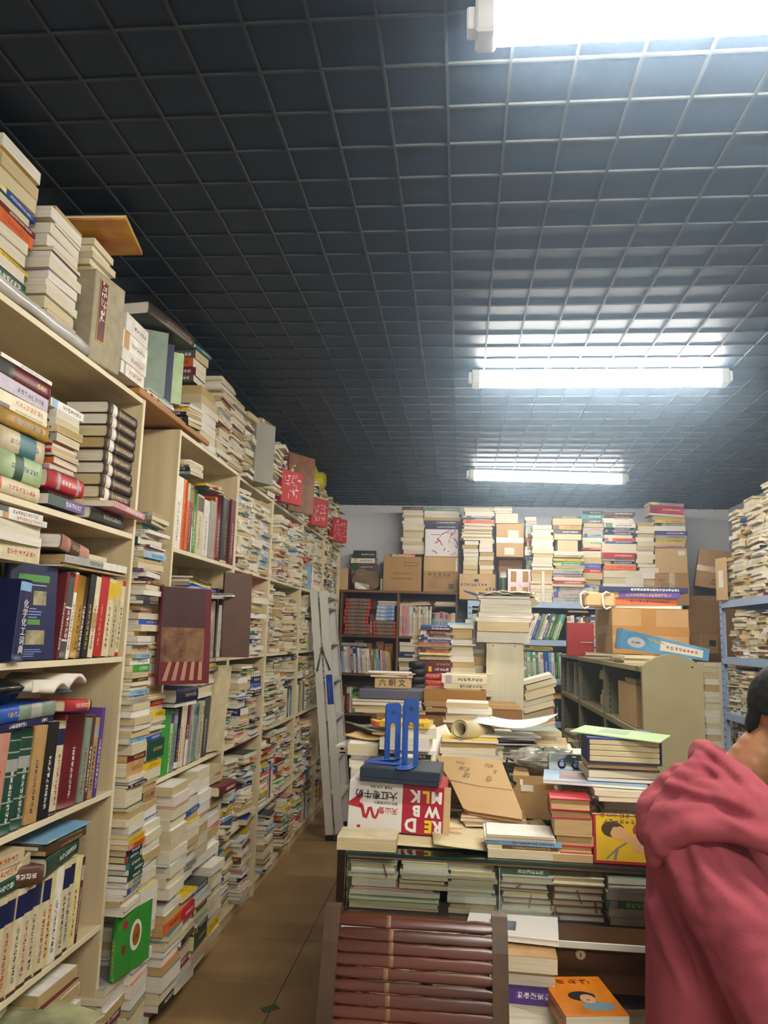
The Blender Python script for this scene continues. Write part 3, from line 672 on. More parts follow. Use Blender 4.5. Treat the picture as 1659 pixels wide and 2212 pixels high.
pile(LEFT, 2.735, .80, 'cr20F gy20F cr22F kr18F wh20F lb18S wh34F mr20S tn42S wh14F wh10F bk8S cr56F dk10F iv22F cr20F iv24F', 'middle left pile, ' + g, z1=1.235, d0=-.045, L=.145, W=.19, keep=3, seed=94)
pile(LEFT, 2.89, .80, 'wh8F wh8F rd24S wh14F ye22S cr14F wh8F wh8F wh8F wh18F bl14S dk60S wh10F ye20S wh34F wh14F cr22F kr36S bg22F wh26F bl8F', 'middle right pile, ' + g, z1=1.255, d0=-.035, L=.16, W=.19, keep=3, seed=95)
pile(LEFT, 2.725, 1.235, 'bl6F bg20S lb8S wh14S gr16S wh12F bk8S ye8F kr10F lb10S wh8S gy10S', 'upper left pile, ' + g, z1=1.45, d0=-.03, L=.15, W=.19, keep=3, seed=96)
pile(LEFT, 2.89, 1.255, 'or6F wh5F wh6F mr20F mr20F wh26F or10S wh22F gd22S', 'upper right pile, ' + g, z1=1.45, d0=-.02, L=.155, W=.19, keep=3, seed=97)
pile(LEFT, 2.80, 1.45, 'gy14T sg16T dg14T tl20S wh12T wh14T dk24T mr8T wh14T lb20S tl8S cr10T bg22T pu8T wh18F bl8S ye8S mr8S sg20F cr18F wh18F nv12S cr20F mr10S wh20F bl18S wh22F ye16S wh20F', 'topmost pile, ' + g, z1=1.93, d0=-.02, L=.17, W=.19, keep=3, seed=98, jit=.018, yawj=.12)
M_ = standing(LEFT, 2.945, -.12, 1.29, .23, .37, .03, -.05, 'C', R(-35)); rec(M_, .23, .37, .03, 'mr', 'x', 'hc', keep=9, label='large maroon and brown album leaning on the gap side of the second bookcase', ink=lin('8a6a4a')); BOOKS[-1]['extra'] = 'albumcover'

# ------------------------------------------------------------------ second bookcase
c2 = 'second bookcase'
row(LEFT, 3.02, 1.832, 'wh44x300 or16x300 or14x290 mr24x290 rd14x280 gr28x285h cr40x270 wh40x260 gy40x270 or18x300 mr50x320h bk56x330h mr40x330', 'top shelf, ' + c2, a1=3.84, keep=4, d0=.0, bands={4: [(.0, .4, 'wh')], 11: [(.0, .03, 'bg'), (.97, 1, 'bg')]})
pile(LEFT, 3.17, 2.155, 'wh10T py14T dg12T bk14T sg14T', 'sloping pile, top shelf, ' + c2, d0=-.03, W=.18, L=.24, keep=3, roll=R(4))
pile(LEFT, 3.36, 2.125, 'ye12T rd8T dk7T', 'right sloping pile, top shelf, ' + c2, d0=-.06, W=.16, L=.23, keep=3, roll=R(3), yawj=.2)
row(LEFT, 3.09, 1.372, 'wh10x255 gd96x230C cr24x240 sg18x235 gr18x240 cr26x235 bk40x240 gy46x260 wh44x255 br24x262 gy40x250 bg22x255 wh34x265', 'second shelf, ' + c2, a1=3.63, keep=4, d0=.0, lean=-.04, bands={6: [(.0, .5, 'ol')]})
row(LEFT, 3.66, 1.372, 'br14x330 wh40x250 mr56x330h dg28x240', 'right end of second shelf, ' + c2, a1=3.84, keep=4)
pile(LEFT, 3.27, 1.635, 'bk10S ye16S wh5S bl12S lb10S cr12S wh16S', 'flat pile, second shelf, ' + c2, d0=-.05, W=.15, L=.24, keep=4, roll=R(-4), yawj=.18)
pile(LEFT, 3.50, 1.645, 'dg9S wh8S gy10S', 'magazines, second shelf, ' + c2, d0=-.07, W=.2, L=.27, keep=4, roll=R(3), yawj=.25)
row(LEFT, 3.02, .922, 'gr70x255C lg20x245 sg24x250 nv34x255h cr40x258 wh12x258 mr22x262 gy22x255 wh18x255 sg18x255 tl14x250 li16x255 bg22x258 cr20x255 dg50x262', 'third shelf, ' + c2, a1=3.62, keep=4, d0=.0, lean=.09, bands={6: [(.0, .4, 'wh')], 3: [(.02, .12, 'wh')]})
M_ = standing(LEFT, 3.72, -.03, .93, .14, .40, .03, .06, 'C', R(-15)); rec(M_, .14, .40, .03, 'bg', 'x', 'hc', keep=9, label='tall pale olive board-like volume leaning at the right end of the second bookcase')
pile(LEFT, 3.55, 1.195, 'wh8S ye10S dg14S mr12S wh20F cr18F wh20F cr18F wh16F', 'flat pile, third shelf, ' + c2, z1=1.345, d0=-.01, W=.15, L=.25, keep=3, seed=111)
M_, _, _ = lying(LEFT, 3.16, -.055, 1.206, .16, .22, .055, 'S', R(-3)); rec(M_, .16, .22, .055, 'nv', 'x', 'hc', keep=9, label='navy hardcover with gold lettering lying on the green folder', ink=INKS[2])
M_, _, _ = lying(LEFT, 3.17, -.045, 1.19, .16, .22, .015, 'F', R(-3)); rec(M_, .16, .22, .015, 'wh', 'x', 'pb', keep=9, label='white booklet directly under the navy gold-lettered hardcover')
for i, (a0, sp) in enumerate(((3.125, 'wh20F wh22F rd3F wh24F wh22F wh22F cr22F wh24F lb6F wh26F wh22F cr24F'), (3.30, 'bg26F wh8F py34F bl10S wh22F ye16F wh24F ye18F dk14F wh26F gy16S wh28F'), (3.49, 'wh28F wh24F wh26F wh22F rd3F wh24F wh22F gy24F wh22F wh26F'), (3.67, 'bg40S wh24F bg34S wh22F wh24F rd3F cr24F wh22F wh24F'))):
    pile(LEFT, a0, .472, sp, '%s pile, fourth shelf, ' % ('left', 'second', 'third', 'right')[i] + c2, z1=.89 - .02 * (i % 2), d0=-.07 + .01 * i, L=.18, W=.16, keep=3, seed=120 + i)
for i, (a0, sp) in enumerate(((3.122, 'wh18F cr20F or30S tl14F sg20F kr16F gy24F or20F tl40F bg30F bk18S'), (3.28, 'ye10F cr24F rd34S gy20S cr20F bk16S sg24F dg30F rd20S dg24F gy20F'), (3.46, 'dg20S lb10F gy20F br24S tn20F sg14F bk20S dk40S mr24F pk20F dg20F'), (3.66, 'wh22F gy24F wh20F bk12F wh30F gy22F wh20F ye30S wh24F bg20F'))):
    pile(LEFT, a0, .082, sp, '%s pile, bottom shelf, ' % ('left', 'second', 'third', 'right')[i] + c2, z1=.445 - .015 * (i % 3), d0=-.075, L=.18, W=.16, keep=3, seed=130 + i)
M_, _, _ = lying(LEFT, 3.70, -.09, .745, .16, .24, .045, 'S', R(-2), roll=R(-1)); rec(M_, .16, .24, .045, 'mr', 'x', 'hc', keep=9, label='dark red hardcover with white lettering sticking out at the second upright', ink=INKS[0])

M_ = standing(LEFT, 3.63, -.115, 1.375, .14, .40, .02, -.04, 'C', R(-55)); rec(M_, .14, .40, .02, 'br', 'x', 'hc', keep=9, label='tall brown board-like book standing out at the right end of the second shelf')
# ------------------------------------------------------------------ the farther bookcases
mx = {0: 'white', 1: 'white', 2: 'mixed', 3: 'mixed', 4: 'mixed'}
nm = ['third bookcase', 'fourth bookcase', 'fifth bookcase behind ladder', 'sixth bookcase in corner']
sh = ['top shelf', 'second shelf', 'third shelf', 'fourth shelf', 'bottom shelf']
for ci, (y0, y1) in enumerate(((3.885, 4.595), (4.64, 5.535), (5.58, 6.44), (6.49, 7.34))):
    for si, z0 in enumerate(Z2):
        z1 = ([2.29] + [z - .02 for z in Z2])[si]
        fill(LEFT, y0, y1, z0 + .001, z1, sh[si] + ', ' + nm[ci], 1000 + ci * 50 + si, ('white' if si < 1 and ci < 3 else ('aged' if si == 1 and ci else 'mixed')), depth0=-.008, upright=(.04, .15, .35, .5)[ci], full=((.9, 1.0) if si < 1 else (.7, .98)))
    a = y0
    rg = random.Random(77 + ci); k = 0
    while a < y1 - .08:
        w_ = rg.uniform(.15, .2); hh = rg.uniform(.26, .46) if ci else rg.uniform(.3, .45)
        pile(LEFT, a + w_ / 2, 2.311, rand_spec(rg, hh, 'aged' if rg.random() < .75 else 'mixed'), '%s left pile, top of %s' % (ORD1[k], nm[ci]), d0=rg.uniform(-.05, .04), L=w_, W=.15, seed=500 + ci * 20 + k, jit=.02, yawj=.14)
        a += w_; k += 1
# red gift boxes and boards standing along the top front
def slab(name, label, cat, m, a, z, L, H, T, F=LEFT, d0=-.06, yaw=0.0, lean=0.0):
    M = standing(F, a, d0, z, L, H, T, lean, 'C', yaw); o = MB(); o.box(-L / 2, L / 2, -H / 2, H / 2, -T / 2, T / 2, cut=.002)
    ob = o.build(name, m); ob.matrix_world = M; tag(ob, label, cat); return ob
REDBOX = mat('red_box_card', 'b8262c', .5, var=.06); 
for i, (a, z) in enumerate(((4.75, 2.33), (5.75, 2.33), (6.75, 2.33))):
    ob = slab('red_box', ('red box with white seal script standing on the fourth bookcase', 'red box with white seal script standing on the fifth bookcase', 'red box with white seal script in the far corner above the bookcases')[i], 'box', REDBOX, a, z - .02, .2, .21, .05, yaw=R(-28), d0=-.09)
    rr = random.Random(3 + i); o = MB()
    for k in range(26): xx = rr.uniform(-.075, .06); yy = rr.uniform(-.08, .07); o.box(xx, xx + (rr.uniform(.02, .035) if k % 2 else .004), yy, yy + (.004 if k % 2 else rr.uniform(.02, .035)), .0251, .0256)
    o.build('white_seal_characters', WHITEINK, ob)
slab('wooden_board', 'brown wooden board standing on edge on top of the fourth bookcase', 'board', BROWNWOOD['Z'], 5.12, 2.312, .26, .40, .022, yaw=R(-30), d0=-.07)
t = thing('yellow_bag', 'crumpled yellow plastic bag on the piles over the ladder', 'bag', (-1.2, 5.95, 2.60))
o = MB(); o.grid(lambda u, v: tuple(Vector((.11 * math.cos(2 * PI * u) * math.sin(PI * v), .16 * math.sin(2 * PI * u) * math.sin(PI * v), .1 - .1 * math.cos(PI * v))) * (1 + .3 * mnoise.noise(Vector((3 * math.cos(2 * PI * u), 3 * math.sin(2 * PI * u), 4 * v))))), 20, 10); o.build('bag_body', mat('yellow_plastic', 'cfc11a', .35, bump=.4, scale=14), t)
slab('grey_box', 'grey cardboard box standing on the third bookcase piles', 'box', mat('grey_card', '9c988c', .8), 4.12, 2.312, .15, .34, .12, yaw=R(-30), d0=-.08)

# ------------------------------------------------------------------ cartons
def carton(label, x0, x1, z0, z1, y0, dep, m=CARD, yaw=0.0, tape=TAPE, tapes='v', name='cardboard_box', tilt=0.0, cat='box'):
    """closed carton standing with its front at y0; parts: body, two top flaps with a seam, tape"""
    t = thing(name, label, cat, ((x0 + x1) / 2, y0 + dep / 2, z0), 0, (0, tilt, yaw)); w_ = (x1 - x0) / 2; d = dep / 2; h = z1 - z0
    box_part('box_body', m, t, -w_, w_, -d, d, 0, h - .004, .003)
    box_part('top_flap', m, t, -w_, w_, -d, -.002, h - .0035, h, .001); box_part('top_flap', m, t, -w_, w_, .002, d, h - .0035, h, .001)
    if 'v' in tapes: box_part('tape_strip', tape, t, -w_ - .0006, w_ + .0006, -.024, .024, h * .6, h + .0008, .0003)
    if 'f' in tapes: box_part('tape_strip', tape, t, -.024, .024, -d - .0008, -d, 0, h, .0002)
    if 'h' in tapes: box_part('tape_strip', tape, t, -w_ - .0006, w_ + .0006, -d - .0008, d + .0008, h * .42, h * .42 + .05, .0002)
    t['dims'] = (w_, d, h)
    return t
def front_print(t, body, size, m, x, z, rot=0.0, sx=1.0, name='printed_text', bold=0.0):
    d = t['dims'][1]; return text_part(body, size, m, t, (x, -d - .0012, z), (PI / 2, rot, 0), name, sx=sx, bold=bold)
def strokes(b, n, size, rng, put):
    """n illegible square characters in a line; put(u, v, du, dv) adds one stroke"""
    for i in range(n):
        u0 = (i - n / 2) * size * 1.12
        for k in range(7):
            if k % 2: put(u0 + rng.uniform(0, .2) * size, rng.uniform(-.45, .4) * size, rng.uniform(.45, .8) * size, .1 * size)
            else: put(u0 + rng.uniform(.05, .8) * size, rng.uniform(-.48, -.1) * size, .1 * size, rng.uniform(.35, .7) * size)
def front_marks(t, n, size, m, x, z, seed=1, name='printed_characters'):
    d = t['dims'][1]; b = MB(); strokes(b, n, size, random.Random(seed), lambda u, v, du, dv: b.box(x + u, x + u + du, -d - .0012, -d - .0002, z + v, z + v + dv)); return b.build(name, m, t)
def front_patch(t, name, m, x0, x1, z0, z1, th=.0012):
    d = t['dims'][1]; b = MB(); b.box(x0, x1, -d - th, -d - .0002, z0, z1); return b.build(name, m, t)
def pilebox(F, e, spec, where, seed=1, dep=None, d0=0.0, jit=.008, yawj=.05, keep=0, roll=0.0, z0=None):
    x0, x1, za, zb = e; w_ = x1 - x0
    return pile(F, (x0 + x1) / 2, za if z0 is None else z0, spec, where, z1=zb, d0=d0, L=w_, W=dep or min(max(w_ * .74, .12), .2), seed=seed, jit=jit, yawj=yawj, keep=keep, roll=roll)

# ------------------------------------------------------------------ brown wooden bookcase on the back wall
def frontcase(label, x0, x1, y0, y1, zs, top, xs, M, th=.022, name='bookcase', lip=0.0):
    t = thing(name, label, 'bookcase', ((x0 + x1) / 2, (y0 + y1) / 2, 0)); ox, oy = (x0 + x1) / 2, (y0 + y1) / 2
    def part(n, m, a, b_, c, d, e, f): return box_part(n, m, t, a - ox, b_ - ox, c - oy, d - oy, e, f, .002)
    part('side_panel', M['Z'], x0, x0 + th, y0, y1, 0, top - th); part('side_panel', M['Z'], x1 - th, x1, y0, y1, 0, top - th)
    part('top_panel', M['X'], x0 - .01, x1 + .01, y0 - .01, y1, top - th, top)
    part('back_panel', M['X'], x0 + th, x1 - th, y1 - .008, y1, .05, top - th)
    for xm in xs: part('divider', M['Z'], xm - th / 2, xm + th / 2, y0, y1 - .008, 0, top - th)
    ed = [x0 + th] + [v for xm in xs for v in (xm - th / 2, xm + th / 2)] + [x1 - th]
    for z in zs:
        for i in range(0, len(ed), 2): part('shelf', M['X'], ed[i], ed[i + 1], y0, y1 - .008, z - th, z)
    return t
YK = 7.40; BT = 1.925
frontcase('dark brown wooden bookcase on the back wall beside the ladder', -1.16, -.03, YK, 7.82, [1.497, 1.135, .765, .40, .06], BT, [-.60], BROWNWOOD)
FB = front(YK + .02)
bw = 'brown back bookcase'
# red-ended boxed sets, wrapped packs
def pack(label, x0, x1, z0, z1, y0, m, me=None, group=None):
    t = thing('wrapped_pack', label, 'pack', ((x0 + x1) / 2, y0 + .1, z0), 0, None, group); w_ = (x1 - x0) / 2; h = z1 - z0
    box_part('pack_body', m, t, -w_ + .03, w_ - .03, -.1, .1, .001, h - .001, .004)
    for s in (-1, 1):
        o = MB(); o.box(min(s * w_, s * (w_ - .03)), max(s * w_, s * (w_ - .03)), -.1, .1, .001, h - .001, cut=.004); o.build('pack_end', me or m, t)
    return t
PKB = mat('brown_wrapped_print', '5c3a30', .25, var=.3, scale=40, col2='a08a78'); PKR = mat('red_pack_end', 'd0493c', .3, var=.15, scale=20)
PKW = mat('blue_white_pack', '4d86c8', .2, var=.4, scale=25, col2='dfe8f0')
rp = random.Random(12)
z = 1.4985; zz = [.034] * 10
for i in range(10):
    x0, x1 = -1.156, -0.912; dx = rp.uniform(-.012, .012)
    pack('red ended wrapped pack, %s in the tall pack stack by the ladder' % ORD1[9 - i] + ' from top', x0 + dx + .035, x1 + dx + .035, z, z + .034, YK + .03, PKB, PKR); z += .0348
z = 1.4985
for i in range(4):
    x0, x1 = -0.840, -0.616; dx = rp.uniform(-.006, .006)
    pack('red ended wrapped pack, %s in the low stack beside the divider' % ORD1[3 - i] + ' from top', x0 + dx, x1 + dx, z, z + .034, YK + .03, PKB, PKR); z += .0348
for i in range(4):
    pack('blue and white wrapped pack, %s on the low pack stack' % ORD1[3 - i] + ' from top', -.82 + .004 * i, -.635, z, z + .036, YK + .03, PKW); z += .0368
pile(FB, -.70, z, 'gy14F bk10F dg16F', 'grey books on the blue packs, ' + bw, L=.2, W=.15, seed=3)
row(FB, -.875, 1.4985, 'br28x200 db24x200', 'between the pack stacks, ' + bw, d0=.02)
row(FB, -.585, 1.4985, 'cr16x290 pk26x290 pk20x285 gy14x285 cr12x285 wh12x285 gy12x285 wh14x285 cr14x280 bg20x285 wh12x285 cr14x280 gy16x285 cr14x285 wh16x285 gy16x250 wh12x285', 'top shelf, right bay, ' + bw, a1=-.28, seed=4)
row(FB, -.28, 1.4985, 'sg14x230 gy14x230 lb16x230 gy18x240 gy16x235 lb14x230 tn20x220 cr14x230 wh14x230', 'right end of top shelf, right bay, ' + bw, a1=-.06, lean=.05, seed=5)
pile(FB, -.45, 1.79, 'mr12S wh14F gy10F', 'left flats, right bay, ' + bw, L=.3, W=.2, seed=6, roll=R(4)); pile(FB, -.14, 1.79, 'wh16F cr14F wh12F', 'right flats, right bay, ' + bw, L=.22, W=.2, seed=7)
row(FB, -1.135, 1.137, 'lb38x250 wh22x245 wh18x245 li26x245 dg26x240 wh26x240 bl18x238 wh22x238 gy24x235 wh22x230 cr26x232 wh24x230 rd14x225 sg26x230 ol26x225 lb26x230 nv16x225 wh14x220 pk20x215 gy20x215 bg26x215 tn20x200', 'middle shelf, left bay, ' + bw, a1=-.65, lean=-.085, seed=8)
pile(FB, -1.03, 1.385, 'gy24S lb10S', 'flats over the leaning row, ' + bw, L=.26, W=.17, seed=9)
for i, x in enumerate((-1.00, -.91, -.79, -.70)): pile(FB, x, 1.137, 'gd40S or40S gd40S gd34S or40S gd40S gd40S', '%s golden pile at the back of ' % ORD1[i] + bw, L=.075, W=.1, d0=.2, seed=10 + i, z1=1.44 - .02 * (i % 2), jit=.002, yawj=.01)
pile(FB, -.50, 1.137, 'wh20F cr34F nv34S wh20F cr30F gy20F dg24F', 'left pile, middle shelf, right bay, ' + bw, L=.17, W=.15, seed=14, z1=1.44)
row(FB, -1.135, .767, 'sg14x235 mr28x240h mr26x240h wh12x235 gy12x235 gr22x238h nv36x225h', 'low shelf, left bay, ' + bw, a1=-.93, seed=15)
pile(FB, -.78, .767, 'cr20F gy20F sg20F', 'low left bay pile, ' + bw, L=.22, W=.15, seed=16)
FT = front(7.45)
# things on top of the brown bookcase
carton('tan boxed volume with dark red side standing at the left end above the brown bookcase', *[-1.188, -1.096, 1.943, 2.171][:2], BT, BT + .21, 7.42, .2, CARD_L, tapes='')
o = MB(); o.box(-.003, .003, -.1, .1, .002, .208); o = o.build('red_side', mat('red_cloth', '6f2a24', .7), bpy.data.objects[[x.name for x in C.objects if x.get('label', '').startswith('tan boxed')][0]], (.047, 0, 0))
t = thing('paper_parcel', 'crumpled brown paper parcel with white sheets above the brown bookcase', 'parcel', (-.93, 7.56, BT))
o = MB(); o.grid(lambda u, v: (lambda a, h: tuple(Vector((.15 * max(-.85, min(.85, 1.25 * math.cos(a))) * math.cos(h) ** .5, .1 * max(-.85, min(.85, 1.25 * math.sin(a))) * math.cos(h) ** .5, .1 + .1 * math.sin(h))) * (1 + .16 * mnoise.noise(Vector((2.5 * math.cos(a), 2.5 * math.sin(a), 5 * v))))))(2 * PI * u, (PI * v - PI / 2) * .98), 28, 14, sm=False); o.build('paper_wrap', mat('brown_wrapping', '8f7656', .75, var=.2, scale=12, bump=.4), t)
o = MB(); o.grid(lambda u, v: (-.10 + .14 * u, -.125 - .015 * math.sin(5 * u + 4 * v), .01 + .07 * v - .03 * u * v), 8, 5, sm=False); solid(o.build('white_sheet', PAPER, t), .004)
pilebox(front(7.6), (-1.091, -0.856, 2.137, 2.333), 'bk26S wh16S br26S wh14S br24S nv22S', 'dark stack behind the paper parcel', seed=17, z0=BT + .02)
o = MB(); o.box(-.022, .022, -.03, .03, 0, .12, cut=.005); o = o.build('white_carton', PAPER, None, (-.765, 7.5, BT)); tag(o, 'small white carton beside the paper parcel', 'carton')
e = [-0.755, -0.386, 1.942, 2.278]; t = carton('plain brown cardboard box with green printing beside the paper parcel', e[0], e[1], BT, BT + e[3] - e[2], 7.42, .34, CARD, tapes='v')
GREENINK = mat('green_ink', '5d7448', .8); front_marks(t, 7, .022, GREENINK, .0, .17, 1); front_marks(t, 9, .022, GREENINK, .0, .12, 2)
o = [(.02, .15, .245, .248), (.02, .15, .275, .278), (.02, .023, .245, .278), (.147, .15, .245, .278)]
for q in o: front_patch(t, 'printed_frame', INK, *q)
HB1 = e[3] - e[2]
e = [-0.364, -0.030, 1.942, 2.285]; t = carton('brown cardboard box with a taped upper half under the white box', e[0], e[1], BT, BT + e[3] - e[2], 7.42, .32, CARD, tapes='v')
front_patch(t, 'upper_flap', CARD_L, -.165, .165, .20, .335); front_patch(t, 'shiny_tape_strip', CLEARTAPE, .14, .155, .2, .33, .003)
front_marks(t, 5, .04, GREYINK, -.01, .165, 3); front_marks(t, 10, .014, GREYINK, .0, .135, 4); front_patch(t, 'printed_square', GREYINK, .075, .125, .03, .08)
for i in range(4): front_patch(t, 'printed_line', GREYINK, -.13, -.13 + .1 - .02 * (i % 2), .05 + .018 * i, .053 + .018 * i)
HB2 = e[3] - e[2]
e = [-0.357, -0.035, 2.295, 2.561]; t = carton('white box with red scribbled marks stacked on a brown cardboard box', e[0], e[1], BT + HB2, BT + HB2 + e[3] - e[2], 7.43, .3, mat('white_card', 'e6e2e4', .6, var=.03), tapes='')
rr = random.Random(2); HW = e[3] - e[2]
b = MB()
for k in range(16):
    p = Vector((rr.uniform(-.14, .14), -.153, rr.uniform(.02, HW - .03))); q = p + Vector((rr.choice((.08, .01, .05)) * rr.choice((-1, 1)), 0, rr.choice((.0, .07, .03)) * rr.choice((-1, 1))))
    q.x = max(-.155, min(.155, q.x)); q.z = max(.01, min(HW - .01, q.z)); b.tube([p, (p + q) / 2 + Vector((.005, 0, .004)), q], rr.choice((.0025, .004)), 5)
b.build('red_scribble', REDINK, t)
FT2 = front(7.45)
pilebox(FT2, (-0.372, -0.020, 2.570, 2.754), 'sg14S lb12F py12F py12F nv16S nv18S', 'stack on the white scribbled box', seed=18, z0=BT + HB2 + HW + .002)
pilebox(FT2, (-0.579, -0.370, 2.320, 2.759), 'br24S pk16F wh20F wh22F wh20F wh24F wh22F wh20F wh20F wh34F wh30F wh30F wh30F cr30F', 'white stack on the green-printed box', seed=19, z0=BT + HB1 + .03, jit=.012)
pile(FT2, (e[0] - .22), BT + HB1 + .001, 'rd14S cr14F', 'flat books under the white stack on the green-printed box', L=.24, W=.2, seed=20)
e = [-0.024, 0.326, 1.941, 2.178]; t = carton('brown cardboard box with blue printing at the rack corner', e[0] + .005, e[1] - .01, 1.85, 1.85 + e[3] - e[2], 7.2, .34, CARD_L, tapes='v')
front_marks(t, 8, .028, BLUEINK, -.03, .135, 5); front_marks(t, 3, .03, BLUEINK, .12, .10, 6); front_patch(t, 'blue_emblem', BLUEINK, -.03, .01, .165, .19)
b = MB(); b.prism([(-.13, .085), (-.02, .06), (.03, .03), (.0, .028), (-.06, .05), (-.12, .07)], -.1718, -.1705); b.build('blue_swoosh', BLUEINK, t)
HB3 = 1.85 + e[3] - e[2]
pilebox(front(7.24), (0.016, 0.154, 2.176, 2.403), 'kr20F tn22F kr20F kr20F tn20F kr24F tn20F kr24F', 'left half stack on the blue-printed box', seed=22, z0=HB3 + .001)
pilebox(front(7.24), (0.167, 0.296, 2.179, 2.419), 'cr20F tn22F cr20F kr20F kr20F kr24F tn20F br24F', 'right half stack on the blue-printed box', seed=23, z0=HB3 + .001)
pilebox(front(7.24), (0.008, 0.295, 2.409, 2.723), 'bg30F bg30F ye10S bl8S bk10S or26S tn14F gy10F wh16F gy14F pk8F wh10F kr20F wh14F wh14F', 'wide upper stack on the blue-printed box', seed=24, jit=.014)
e = [0.320, 0.572, 2.253, 2.566]; t = carton('tall brown cardboard box taped across with white labels, behind the taped box', e[0], e[1], e[2], e[3], 7.2, .3, CARD_L, tapes='h', tape=CLEARTAPE)
front_patch(t, 'white_label', PAPER, -.02, .08, .17, .25, .002); front_patch(t, 'white_label', PAPER, -.05, .04, .02, .085, .002)
carton('plain brown cardboard box hidden under the tall taped box', e[0] + .03, e[1], 1.834, e[2] - .001, 7.36, .13, CARD_D)
pilebox(front(7.22), (0.297, 0.466, 2.669, 2.731), 'cr14F wh12F cr14F', 'pale books above the tall taped box', seed=25)
pilebox(front(7.24), (0.316, 0.523, 2.576, 2.668), 'bg90Fh', 'thick cream volume on the tall taped box', seed=26, jit=.001)
e = [0.346, 0.413, 1.949, 2.198]
M_ = standing(front(7.08), (e[0] + e[1]) / 2, 0, 1.834, .18, .27, .06, 0, 'S'); rec(M_, .18, .27, .06, 'wh', 'x', 'hc', keep=6, label='white and green hardcover standing beside the tape-crossed box', bands=[(.1, .8, 'dk')], ink=INKS[0])
e = [0.421, 0.629, 1.938, 2.233]; t = carton('small brown box crossed with shiny pink and white tape on the blue rack', e[0], e[1], 1.834, 1.834 + e[3] - e[2], 7.08, .25, CARD, tapes='', tape=CLEARTAPE)
PT = mat('pink_tape', 'd9b4ba', .2, var=.12, scale=30); w_, h_ = (e[1] - e[0]) / 2, e[3] - e[2]
for q in ((-.028, .028, 0, h_), (-w_, w_, h_ * .45, h_ * .6), (-w_, -w_ + .025, 0, h_), (w_ - .025, w_, 0, h_), (-w_, w_, 0, .02), (-w_, w_, h_ - .02, h_)): k_ = .0012 + .0005 * len(t.children); front_patch(t, 'tape_strip', PT, *q, k_)

# ------------------------------------------------------------------ pale blue slotted racks
def rack(label, x0, x1, y0, y1, zs, top):
    t = thing('steel_rack', label, 'rack', ((x0 + x1) / 2, (y0 + y1) / 2, 0)); ox, oy = (x0 + x1) / 2, (y0 + y1) / 2
    hole = mat('rack_hole', '39414f', .8)
    for sx, x in ((1, x0), (-1, x1)):
        for sy, y in ((1, y0), (-1, y1)):
            b = MB(); xa, ya = x - ox, y - oy
            b.box(min(xa, xa + sx * .04), max(xa, xa + sx * .04), min(ya, ya + sy * .003), max(ya, ya + sy * .003), 0, top)
            b.box(min(xa, xa + sx * .003), max(xa, xa + sx * .003), min(ya + sy * .003, ya + sy * .04), max(ya + sy * .003, ya + sy * .04), 0, top)
            p = b.build('post', RACK, t)
            b = MB(); z = .06
            while z < top - .03:
                for k in (.012, .028):
                    xc = xa + sx * k; b.box(xc - .004, xc + .004, min(ya, ya - sy * .0008), max(ya, ya - sy * .0008), z, z + .014)
                    yc = ya + sy * k; b.box(min(xa, xa - sx * .0008), max(xa, xa - sx * .0008), yc - .004, yc + .004, z, z + .014)
                z += .05
            h = b.build('slot_holes', hole, p); h['kind'] = 'stuff'
    for z in zs:
        box_part('shelf_board', RACK, t, x0 - ox + .004, x1 - ox - .004, y0 - oy + .004, y1 - oy - .004, z - .008, z, .001)
        for ya, yb in ((y0 - oy + .0035, y0 - oy + .0065), (y1 - oy - .0065, y1 - oy - .0035)): box_part('shelf_beam', RACK, t, x0 - ox + .004, x1 - ox - .004, ya, yb, z - .05, z - .008, .001)
        for xa in (x0 - ox + .0035, x1 - ox - .0065): box_part('shelf_beam', RACK, t, xa, xa + .003, y0 - oy + .007, y1 - oy - .007, z - .05, z - .008, .001)
    return t
RT = 1.832
rack('pale blue slotted steel rack against the back wall under the tall stacks', .06, 1.93, 7.0, 7.5, [RT, 1.50, 1.165, .80, .42, .1], RT)
br_ = 'back blue rack'
FR = front(7.03)
AG = lambda s, h, m='aged': rand_spec(random.Random(s), h, m, 'FFFSSH', 12, 30)
pilebox(FR, (0.624, 0.813, 1.861, 2.119), 'cr30F cr24F tn24F wh20F rd8S cr30F kr24F tn24F cr24F kr24F', 'lower half of the strapped stack on the blue rack', seed=31, z0=RT + .001, jit=.003)
o = MB(); o.box(-.012, .012, -.004, 0, 0, .27); o = o.build('white_strap', PAPER, None, (0.730, 7.018, 1.838)); tag(o, 'white strap around the lower half of the cream stack on the blue rack', 'strap')
pilebox(FR, (0.637, 0.819, 2.123, 2.532), 'cr26F gy20F wh20F wh22F cr22F wh28F wh22F cr24F wh26F wh24F br14F wh20F cr22F', 'upper half of the strapped stack on the blue rack', seed=32, jit=.01)
pilebox(front(7.2), (0.593, 0.695, 2.132, 2.634), 'tn14F cr12F gy12S lb10S bg20F dg14S rd14S bk20S gy14S wh20S bk18S gy20S sg20S', 'narrow dark stack behind the strapped stack', seed=33)
pilebox(FR, (0.821, 1.094, 1.871, 2.232), 'ye16S gr14S tl12S wh18F lg10S gy22S li14S pk8S wh12F lg8F rd20S br16F gy30S gy34S gy30S', 'lower bright stack on the blue rack', seed=34, z0=RT + .001, jit=.012)
pilebox(FR, (0.823, 1.074, 2.240, 2.621), 'bk16S cr34F gd24S db26S cr30F kr60H bg20F gy14S', 'upper stack on the bright stack', seed=35)
pilebox(front(7.1), (1.089, 1.261, 1.871, 2.311), 'bg24F tn24F bl20S rd16S cr24F py20F bl12S gy30F pu14S', 'lower stack beside the bright stack, blue rack', seed=36)
